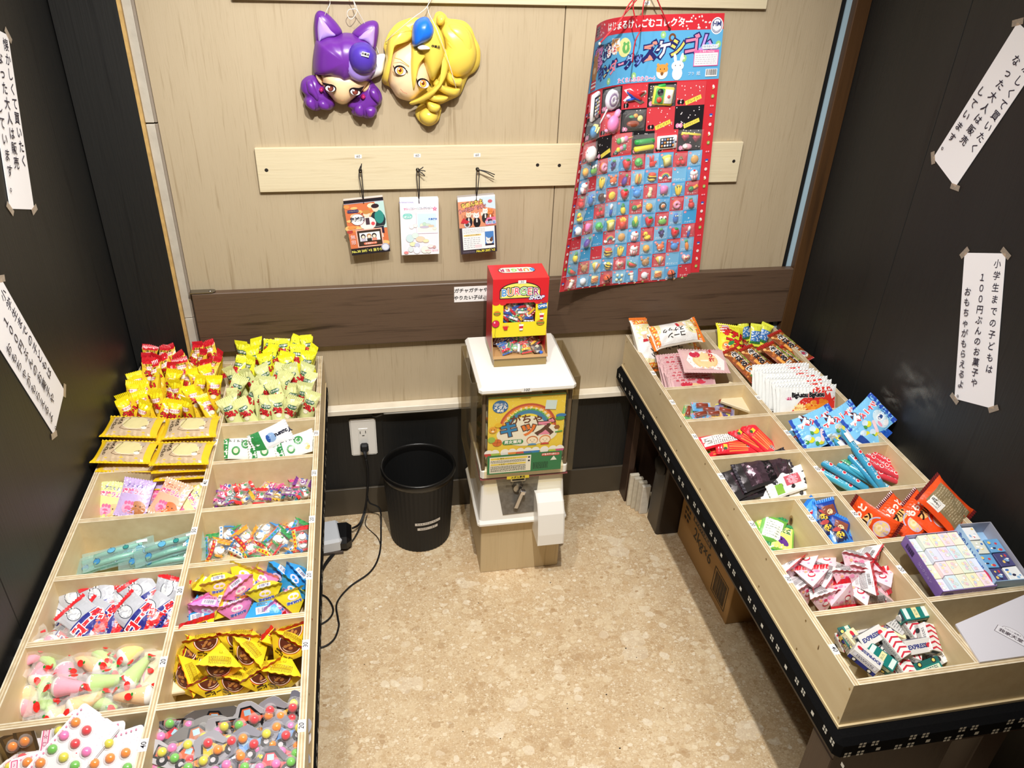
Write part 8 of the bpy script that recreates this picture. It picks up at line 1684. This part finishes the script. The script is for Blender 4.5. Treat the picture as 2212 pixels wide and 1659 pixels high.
# green and blue small pouches
GR = pouch('green_snack_pouch', '', 'snack', .058, .076, .014, '7ab84a', '2f8a54', lambda a: (a.rect(-.024, -.026, .024, .030, 'd8e87a'), a.text('えだ豆', 0, .016, .013, '2f6a3a', out='f0f4d8', ow=.06, bold=.05), a.ell(0, -.008, .017, .008, '5a2a8a', 12, rot=-25), a.ell(-.010, -.002, .0022, .0022, '1c1a18', 6), a.ell(-.003, -.005, .0022, .0022, '1c1a18', 6), a.rect(-.026, .028, .026, .034, '2f8a54')), seed=1, wr=.002)
GW = pouch('green_snack_pouch', '', 'snack', .058, .076, .014, '6ab04a', '2f8a54', lambda a: (a.rect(-.022, -.022, .022, .022, 'eef0ea'), a.scribble(-.018, -.018, .018, .018, 6, '8a9a8a', 3, .3)), seed=4, wr=.003)
heap([(GR, 'green vegetable snack pouch', *rC(930, 1080), .550, -76, 38, 0), (GW, 'green vegetable snack pouch showing white back', *rC(990, 1180), .545, -30, 30, 0), (GR, 'green vegetable snack pouch', *rC(1120, 1280), .532, -22, 26, 0), (GR, 'green vegetable snack pouch', *rC(860, 1110), .535, -40, 20, 0), (GR, 'green vegetable snack pouch', *rC(1020, 1300), .525, 6, 30, 0)], 'green vegetable snack pouches', 'the green heap', 3, (.64, .705))
BP = [pouch('blue_snack_pouch', '', 'snack', .048, .060, .015, c, '2f7fd8', d, seed=i, wr=.003) for i, (c, d) in enumerate((('2f86dc', lambda a: (a.rect(-.016, -.018, .016, .018, '1c2450'), a.ell(0, -.004, .011, .008, 'f0c84a', 12), a.ell(-.004, -.004, .0018, .0022, '1c1410', 6), a.ell(.004, -.004, .0018, .0022, '1c1410', 6), a.ell(0, .009, .013, .005, 'b84a4a', 10))), ('4aa0ec', lambda a: (a.text('アイス', 0, .004, .013, 'e02a3a', out='f0f4f8', ow=.08, bold=.05), a.arc(0, -.012, .006, .0018, 'cfe8fa', 0, 300, 10))), ('1f3f9a', lambda a: (a.rect(-.016, -.008, .016, .014, '8a4a3a'), a.ell(0, .0, .008, .006, 'f0d8a8', 10)))))]
it = []
for k, (ki, u, v, z, yw, pt) in enumerate([(2, 1630, 980, .568, 8, 40), (1, 1370, 990, .560, 40, 40), (0, 1560, 1030, .562, -20, 34), (1, 1430, 1050, .552, 60, 30), (0, 1650, 1060, .555, 30, 30), (1, 1500, 1100, .550, -10, 24), (0, 1600, 1150, .552, 14, 30), (2, 1790, 1160, .550, -30, 36), (0, 1740, 1230, .545, 10, 28), (1, 1830, 1200, .542, 50, 30), (1, 1640, 1290, .530, 0, 20), (2, 1860, 1250, .535, 30, 20), (1, 1980, 1240, .530, 20, 60), (0, 1540, 1200, .54, 20, 20), (1, 1720, 1300, .525, 80, 10)]):
    px, py = rC(u, v); it.append((BP[ki], ('navy and yellow', 'bright blue', 'dark blue')[ki] + ' small snack pouch', px, py, z + .024, yw, pt, 0))
heap(it, 'small blue snack pouches', 'the blue heap', 3, (.780, .814))
# pudding packs
def pud_art(a):
    a.rect(-.038, -.046, .038, .048, 'e8501e'); a.text('もちっと', -.002, .028, .0185, 'f8ece0', out='d8501e', ow=.04, bold=.06); a.ell(.0, .008, .026, .010, 'f0c47a', 14); a.text('プリン', -.002, .008, .0175, '2a1a14', bold=.07); a.ell(.006, -.024, .021, .017, 'd8c4d8', 18); a.ell(.006, -.024, .018, .0145, 'f0d690', 18); a.ell(.004, -.020, .010, .007, 'f8eabc', 12); a.arc(.006, -.02, .024, .003, 'b8c0e0', 20, 160, 12)
def pudb_art(a): a.rect(-.030, -.045, .030, .040, '8a7a5a'); a.scribble(-.022, -.04, .028, .036, 14, 'b8a888', 6, .4); a.rect(-.034, .004, -.010, .036, 'f0eee8'); a.bars(-.022, .020, .026, .016, '1c1c1c', 90)
PD = pouch('pudding_sweet_pack', '', 'sweet', .080, .112, .022, 'e8501e', '6a1c1c', pud_art, seed=1, wr=.0022, nx=12, ny=14, teeth=14); PDB = pouch('pudding_sweet_pack', '', 'sweet', .086, .116, .026, 'e8501e', '6a1c1c', pudb_art, seed=4, wr=.003, teeth=14)
heap([(PD, 'orange pudding sweet pack', *rD(800, 655), .578, 34, 26, 0), (PD, 'orange pudding sweet pack', *rD(1090, 610), .585, 36, 26, 0)], 'orange pudding sweet packs', 'the two face-up ones', 1)
heap([(PDB, 'orange pudding sweet pack with barcode side showing', *rD(1300, 490), .622, 36, 42, 0)], 'orange pudding sweet packs', 'the compartment')
heap([(PD, 'orange pudding sweet pack standing on edge', *rD(440, 690), .575, 34, 10, -78)], 'orange pudding sweet packs', 'the left side', 1)
# pink pyramids
def pk1(a, s, H): a.dots(-s * .34, s * .04, s * .34, s * .16, 10, s * .022, 'f08ab8', 3); a.ell(-s * .16, s * .12, s * .08, s * .06, 'f29ac0', 12); a.ell(0, s * .30, s * .11, s * .09, 'c82a44', 14); a.ell(0, s * .28, s * .085, s * .065, 'faf6f4', 12); a.rect(-s * .06, s * .13, s * .06, s * .21, 'd83060'); a.ell(s * .16, s * .14, s * .05, s * .05, 'f8b890', 10); a.ell(0, s * .50, s * .04, s * .03, 'f29ac0', 8)
def pk2(a, s, H): a.bars(-s * .0, s * .11, s * .34, s * .09, '333338', 0, 4); a.scribble(-s * .26, s * .18, s * .26, s * .40, 7, '6a686c', 5, .5); a.scribble(-s * .1, s * .42, s * .1, s * .52, 3, '8a888c', 6, .4)
PK = [tetra('strawberry_candy_pyramid', 'sweet', .066, ['f6d6e0', 'e8e4e6', 'f6d6e0', 'e6e2e4'], 'c8202c', (pk1, pk2), s_, fill=.08) for s_ in (1, 5)]
it = []
for k, (u, v, z, yw, pt, rl) in enumerate([(590, 440, .556, 30, 40, 0), (790, 430, .560, -20, -60, 0), (1010, 450, .556, 0, -70, 0), (1340, 380, .575, -20, 30, 0), (1640, 350, .575, 40, 40, 10), (1220, 560, .566, -8, 30, 0), (860, 620, .556, -30, -60, 10), (1430, 520, .568, -20, 35, 0), (1700, 480, .562, -60, 30, 0), (1520, 640, .566, 80, 30, 0), (1880, 620, .560, -10, -60, 0), (1040, 620, .545, 40, 30, 0), (730, 720, .535, 20, 30, 0), (950, 830, .540, 10, 30, 0), (1200, 800, .545, -75, -50, 0), (1400, 790, .54, -8, -40, 0), (1620, 790, .545, 50, -40, 0), (1780, 730, .54, -20, -50, 0), (1120, 520, .53, 10, 10, 0), (1560, 480, .535, 10, 10, 0)]):
    px, py = rE(u, v); it.append((PK[k % 2], 'pink and white red-edged sweet pyramid', px, py, z + .012, yw, pt, rl))
heap(it, 'pink and white sweet pyramids', 'the pink heap', 4)
# two open display boxes lying over the partitions
def from_corners(name, label, BLc, BRc, FLc, zb, zf, dz, col, inner, grp):
    bl, br_, fl = at(*BLc, z=zb), at(*BRc, z=zb), at(*FLc, z=zf); ux = (br_ - bl); uy = (bl - fl); W_, D_ = ux.length, uy.length; ux.normalize(); n = ux.cross(uy).normalized(); uy = n.cross(ux)
    t = thing(name, label, 'box', fl); t.matrix_world = Matrix(((ux.x, uy.x, n.x, fl.x), (ux.y, uy.y, n.y, fl.y), (ux.z, uy.z, n.z, fl.z), (0, 0, 0, 1)))
    b = MB(); th = .0012; b.box((0, 0, -dz), (W_, D_, -dz + th), col)
    b.box((0, 0, -dz), (th, D_, 0), col); b.box((W_ - th, 0, -dz), (W_, D_, 0), inner); b.box((0, 0, -dz), (W_, th, 0), col); b.box((0, D_ - th, -dz), (W_, D_, 0), inner)
    b.build('carton_tray', t, (CARD,)); return t, W_, D_
pbx, W_, D_ = from_corners('display_box', 'purple display box of pastel toy packets across the right tray', rD(745, 855), rD(1345, 795), rD(1275, 1495), .640, .618, .026, '8468b0', 'b8a8cc', '')
a = Art(flatS((0, D_ / 2, -.013), (0, -1, 0), (0, 0, 1))); a.text('コレクション', D_ * .1, 0, .008, 'cbbce4'); a.bars(-D_ * .3, 0, .025, .012, '2a1a40'); a.build('printed_side', pbx, (PAPER,))
a = Art(flatS((W_ / 2, 0, -.013), (1, 0, 0), (0, 0, 1))); a.pill(-W_ * .35, 0, .02, .012, '5a3f96'); a.text('フィギュア', .01, 0, .009, 'e8def4'); a.build('printed_side', pbx, (PAPER,))
PAST = ['e4dcef', 'd3e6ee', 'e6e9d6', 'f0ecc4', 'f3dce4', 'f4e6cf', 'e2ecd8', 'dcdff0']
fig = []
for i, c in enumerate(PAST):
    o = MB().box((-.5, -.5, -1), (.5, .5, 0), c, 0, .03).build('toy_packet', None, (CARD,)); Rp = random.Random(i)
    a = Art(flatS((0, 0, 0), (1, 0, 0), (0, 1, 0)), lift=.004, dh=.002)
    for _ in range(6): x, y = Rp.uniform(-.3, .3), Rp.uniform(-.32, .32); a.ell(x, y, .13, .11, Rp.choice(('e8d6c8', 'cfe0dc', 'f0e2b0', 'e6c8d4', 'f6f4ee', 'c8d4ea')), 10); a.arc(x, y, .13, .012, 'b8a8b0', 0, 360, 10, .11)
    a.build('printed_picture', o, (PAPER,)); fig.append(Kind(o))
bpy.context.view_layer.update(); Mb = pbx.matrix_world.copy(); ncx, ncy = 5, 4
for r in range(ncy):
    for c in range(ncx):
        k = (r * 3 + c) % 8; cw_, cd_ = (W_ - .004) / ncx, (D_ - .004) / ncy; low = -.010 if c == 0 else -.001
        o = fig[k].put((0, 0, 0), 0, 0, 0, 'pastel toy packet, %s from left in the %s row of the purple box' % (ORD[c], ('front', 'second', 'third', 'back')[r]), 'pastel toy packets in the purple box')
        o.matrix_world = Mb @ Matrix.Translation((.002 + cw_ * (c + .5), .002 + cd_ * (r + .5), low)) @ Matrix.Diagonal((cw_ - .0012, cd_ - .0012, .014, 1))
bbx, W_, D_ = from_corners('display_box', 'light blue display box of blue and white toy packets by the right wall', rD(1370, 720), rD(1745, 692), rD(1895, 1375), .655, .628, .034, '9cc2e4', 'a8a8b4', '')
a = Art(flatS((0, D_ / 2, -.016), (0, -1, 0), (0, 0, 1))); a.text('たのしいシール', -.01, .002, .013, '2f5aa8', bold=.05); a.ell(D_ * .36, -.001, .018, .011, 'c82a5a', 14); a.text('全6種', D_ * .36, -.001, .009, 'ffffff'); a.ell(D_ * .15, -.004, .012, .01, '3f7fc8', 12); a.build('printed_side', bbx, (PAPER,))
bpy.context.view_layer.update(); Mb = bbx.matrix_world.copy()
fb_ = []
for i, c in enumerate(('4a4a7a', 'e6e8ea', '6aa4d4', 'e8ecec', 'd8dcd0')):
    o = MB().box((-.5, -.5, -1), (.5, .5, 0), c, 0, .03).build('toy_packet', None, (CARD,)); Rp = random.Random(i + 40); a = Art(flatS((0, 0, 0), (1, 0, 0), (0, 1, 0)), lift=.004, dh=.002)
    for _ in range(7): a.ell(Rp.uniform(-.34, .34), Rp.uniform(-.34, .34), Rp.uniform(.06, .14), Rp.uniform(.06, .12), Rp.choice(('3a6ab8', 'f4f4f4', 'c8404a', '2a2a4a', '8ab4dc', 'e8c86a')), 10)
    a.build('printed_picture', o, (PAPER,)); fb_.append(Kind(o))
for r in range(4):
    for c in range(2):
        if (r, c) == (3, 1): continue
        cw_, cd_ = (W_ - .004) / 2, (D_ - .004) / 4
        o = fb_[(r * 2 + c * 3) % 5].put((0, 0, 0), 0, 0, 0, 'blue and white toy packet, %s in the %s row of the light blue box' % (('left', 'right')[c], ('front', 'second', 'third', 'back')[r]), 'blue and white toy packets in the light blue box')
        o.matrix_world = Mb @ Matrix.Translation((.002 + cw_ * (c + .5), .002 + cd_ * (r + .5), -.009 + .001 * c)) @ Matrix.Rotation(radians(R.uniform(-3, 3)), 4, 'Z') @ Matrix.Diagonal((cw_ - .003, cd_ - .002, .016, 1))
# toy car boxes
def carbox(kind):
    c1, c2, c3 = {'white': ('e8e6e4', 'c8283c', '2a2a2e'), 'teal': ('16766f', '0f5f5a', 'e0d06a'), 'blue': ('dedcd8', '26307a', 'e8e6e0'), 'cream': ('ecdfb4', 'd8b85a', '3a3a8a')}[kind]
    t = thing('toy_car_box', '', 'toy box'); w_, d_, h_ = .030, .062, .027; 
    MB().box((-w_ / 2, -d_ / 2, 0), (w_ / 2, d_ / 2, h_), c1, 0, .001).build('carton', t, (CARD,))
    a = Art(flatS((0, 0, h_), (1, 0, 0), (0, 1, 0)), lift=.0003)
    if kind == 'white':
        for q in range(5): a.poly([(-.014, -.03 + .012 * q), (.0, -.024 + .012 * q), (.014, -.03 + .012 * q), (.014, -.026 + .012 * q), (.0, -.020 + .012 * q), (-.014, -.026 + .012 * q)], c2)
    elif kind == 'teal': a.rect(-.012, -.006, .012, .006, 'e8d8a0'); a.text('BUS', 0, 0, .008, c1); a.rect(-.012, .018, .012, .028, 'cfe0dc'); a.rect(-.012, -.028, .012, -.018, 'cfe0dc')
    else: a.text('EXPRESS', 0, -.004, .012, c2 if kind == 'blue' else c3, rot=90, bold=.04); a.ell(0, .022, .005, .006, 'c8283c', 10); a.line([(-.004, .012), (.004, .018)], .0012, '2a2a2e')
    a.build('printed_top', t, (PAPER,))
    for sx in (1, -1):
        a = Art(flatS((sx * w_ / 2, 0, h_ / 2), (0, sx, 0), (0, 0, 1)), lift=.0003); a.rect(-.031, -.013, .031, -.003, c2 if kind != 'white' else 'b8b6b4')
        for x in (-.018, .018): a.ell(x, -.008, .0058, .0058, '22242a', 12); a.ell(x, -.008, .0035, .0035, c3, 10)
        a.rect(-.026, .001, .026, .010, ('f4f2f0', 'cfe4c8', 'e8e8f0', 'f4ecd0')[('white', 'teal', 'blue', 'cream').index(kind)]); a.scribble(-.02, .002, .02, .009, 2, '5a5860', 3); a.build('printed_side', t, (PAPER,))
    a = Art(flatS((0, -d_ / 2, h_ / 2), (1, 0, 0), (0, 0, 1)), lift=.0003); a.rect(-.011, .0, .011, .011, '3a4a5a'); a.ell(-.009, -.006, .0025, .0025, 'f0f0c8', 8); a.ell(.009, -.006, .0025, .0025, 'f0f0c8', 8); a.text('VAN', 0, -.008, .005, c3); a.build('printed_front', t, (PAPER,))
    a = Art(flatS((0, 0, 0), (1, 0, 0), (0, -1, 0)), lift=.0003); a.rect(-.013, -.03, .013, .03, 'cfcdcb'); a.bars(.0, -.015, .02, .014, '2a2a2a'); a.scribble(-.011, -.005, .011, .026, 6, '8a8888', 3, .4); a.build('printed_underside', t, (PAPER,))
    return Kind(t)
CB = {k: carbox(k) for k in ('white', 'teal', 'blue', 'cream')}
for k in CB.values(): k.sc = .84
it = []
for k, (c, u, v, z, yw, pt, rl) in enumerate([('white', 920, 270, .575, 40, 20, 150), ('teal', 1210, 215, .580, -88, 20, 0), ('white', 1040, 330, .565, 20, 30, 0), ('white', 1330, 440, .570, -10, 20, 20), ('white', 1200, 370, .555, 5, 20, 170), ('cream', 740, 320, .545, 35, 20, 0), ('white', 560, 330, .560, -80, 20, 160), ('teal', 500, 340, .545, -70, 30, 0), ('teal', 440, 470, .555, 10, 20, 80), ('blue', 660, 440, .572, -72, 30, 0), ('blue', 700, 540, .560, -70, 40, 90), ('white', 890, 520, .570, 20, 20, 0), ('blue', 1090, 510, .568, -88, 40, 0), ('white', 1100, 440, .545, -85, 20, 90), ('cream', 530, 520, .550, 20, 20, 10), ('blue', 620, 660, .562, 38, 22, 20), ('teal', 760, 650, .556, 40, 20, 0), ('white', 960, 690, .545, 10, 20, 0), ('teal', 1180, 650, .555, -80, 30, 88), ('white', 1420, 560, .555, 15, 20, 90), ('white', 1000, 600, .55, 60, 10, 0), ('cream', 860, 400, .54, 60, 10, 0), ('teal', 1320, 300, .54, 30, 10, 0), ('blue', 560, 430, .535, 60, 10, 0), ('white', 1450, 640, .525, -85, 10, 0), ('cream', 1240, 560, .53, 40, 10, 0), ('white', 800, 760, .525, 80, 10, 0), ('white', 380, 400, .54, 20, 50, 0)]):
    px, py = rF(u, v); it.append((CB[c], {'white': 'white and red striped', 'teal': 'teal green', 'blue': 'white and blue', 'cream': 'cream'}[c] + ' toy car box', px, py, z - .008, yw, pt, rl))
heap(it, 'toy car boxes', 'the toy car heap', 5)
RC = thing('red_toy_car_pack', 'clear red toy car pack amid the white toy car boxes', 'toy'); MB().box((-.014, -.026, 0), (.014, .026, .012), 'c82a30', 0, .004).build('car_body', RC, (PLAST,)); MB().box((-.011, -.014, .012), (.011, .012, .021), 'e8d8d8', 0, .004).build('car_cabin', RC, (PLAST,))
place(RC, at(*rF(1130, 255), z=.562), 60, 15, 0); RC.scale = (.75, .75, .75)
# white sign board lying in the front right cell
zt2 = .609; A_, B_, C_ = at(2064, 1348, z=zt2), at(2117, 1430, z=zt2), at(2212, 1285, z=zt2)
dx = C_ - A_; D_ = A_ + dx * ((XR - .075 - A_.x) / dx.x)
sb = thing('white_sign_board', 'white sign board with a small framed plaque in the front right compartment', 'sign board', A_)
MB().prism([(p.x - A_.x, p.y - A_.y) for p in (A_, B_, Vector((XR - .075, B_.y, 0)), D_)], -.0035, 0, 'dcdadf').build('white_board', sb, (mat('satin_white', 'cfcdd4', rough=0.4),))
pc = at(2185, 1371, z=zt2) - A_
a = Art(flatS((pc.x, pc.y, 0), (cos(radians(-56)), sin(radians(-56)), 0), (-sin(radians(-56)), cos(radians(-56)), 0)), lift=.0003)
def plaque(w_, h_, c): a.rect(-w_ / 2, -h_ / 2, w_ / 2, h_ / 4, c); a.ell(0, h_ / 4, w_ * .36, h_ * .36, c, 16, a0=0, a1=180)
plaque(.050, .026, '6a6066'); plaque(.048, .0245, 'd9d7dc'); a.text('我家天堂', 0, -.004, .0100, '3a2a34', bold=.02); a.text('たのしい駄菓子', 0, .007, .004, '3a2a34'); a.build('printed_plaque', sb, (PAPER,))
# candies in the cardboard box
BW_ = []
for i, (c1, c2) in enumerate((('c8303c', '2f6ab8'), ('f0f0f0', '3f9a5a'), ('e8b03a', 'd8404a'), ('3a5ab0', 'f4f4f4'))):
    BW_.append(wrapped('burger_candy', [('e8d0a8', 0, 0, .011)], lambda a, s, c1=c1, c2=c2: (a.ell(-s * .1, 0, s * .28, s * .25, c2, 10), a.ell(-s * .1, 0, s * .2, s * .15, c1, 8), a.rect(-s * .6, -s * .5, s * .6, -s * .25, c1), a.rect(-s * .6, s * .3, s * .6, s * .45, c2)), .028, c2))
bxm = (bx0 + bx1) / 2
for b_ in BW_: b_.sc = .82
for k, (dx, dy, z, yw) in enumerate(((-.038, -.004, zlip + .016, 20), (-.010, -.006, zlip + .016, 80), (.016, -.004, zlip + .016, 10), (-.042, .024, zlip + .018, 60), (-.014, .022, zlip + .022, 30), (.012, .024, zlip + .020, 80), (.040, .024, zlip + .018, 40))):
    BW_[k % 4].put(Vector((bxm + dx, YB_ + dy, z)), yw, 30, 0, 'wrapped candy in the burger box tray, %s' % ('%s from left in front' % ORD[k] if k < 3 else '%s from left behind' % ORD[k - 3]), 'burger candies in the dispenser tray')
CNE = Kind(thing('silver_foil_candy', '', 'candy')); MB().lathe([(.0001, -.016), (.008, -.012), (.013, .004), (.011, .012), (.0001, .016)], 'd8dade', n=9, M=Matrix.Rotation(radians(70), 4, 'X')).build('foil_wrapper', CNE.root, (FOIL,)); MB().box((-.004, -.022, -.003), (.004, -.015, .003), '2f6ad0', 0, .001).build('blue_tip', CNE.root, (FILM,))
CNE.put(Vector((bxm + .044, YB_ - .014, zlip + .016)), 35, 20, 0, 'silver foil cone candy at the right of the burger box tray', 'burger candies in the dispenser tray')
k = 0
for r in range(3):
    for c in range(4):
        x = wx0 + .004 + (wx1 - wx0 - .008) * (c + .5) / 4; z = wz0 + .008 + (wz1 - wz0 - .006) * (r + .3) / 3
        BW_[(r * 3 + c) % 4].put(Vector((x, YB_ + .016, z)), R.uniform(-60, 60), 70, R.uniform(-20, 20), 'wrapped candy behind the box window, %s from left in the %s row' % (ORD[c], ('lowest', 'middle', 'top')[r]), 'burger candies behind the box window')
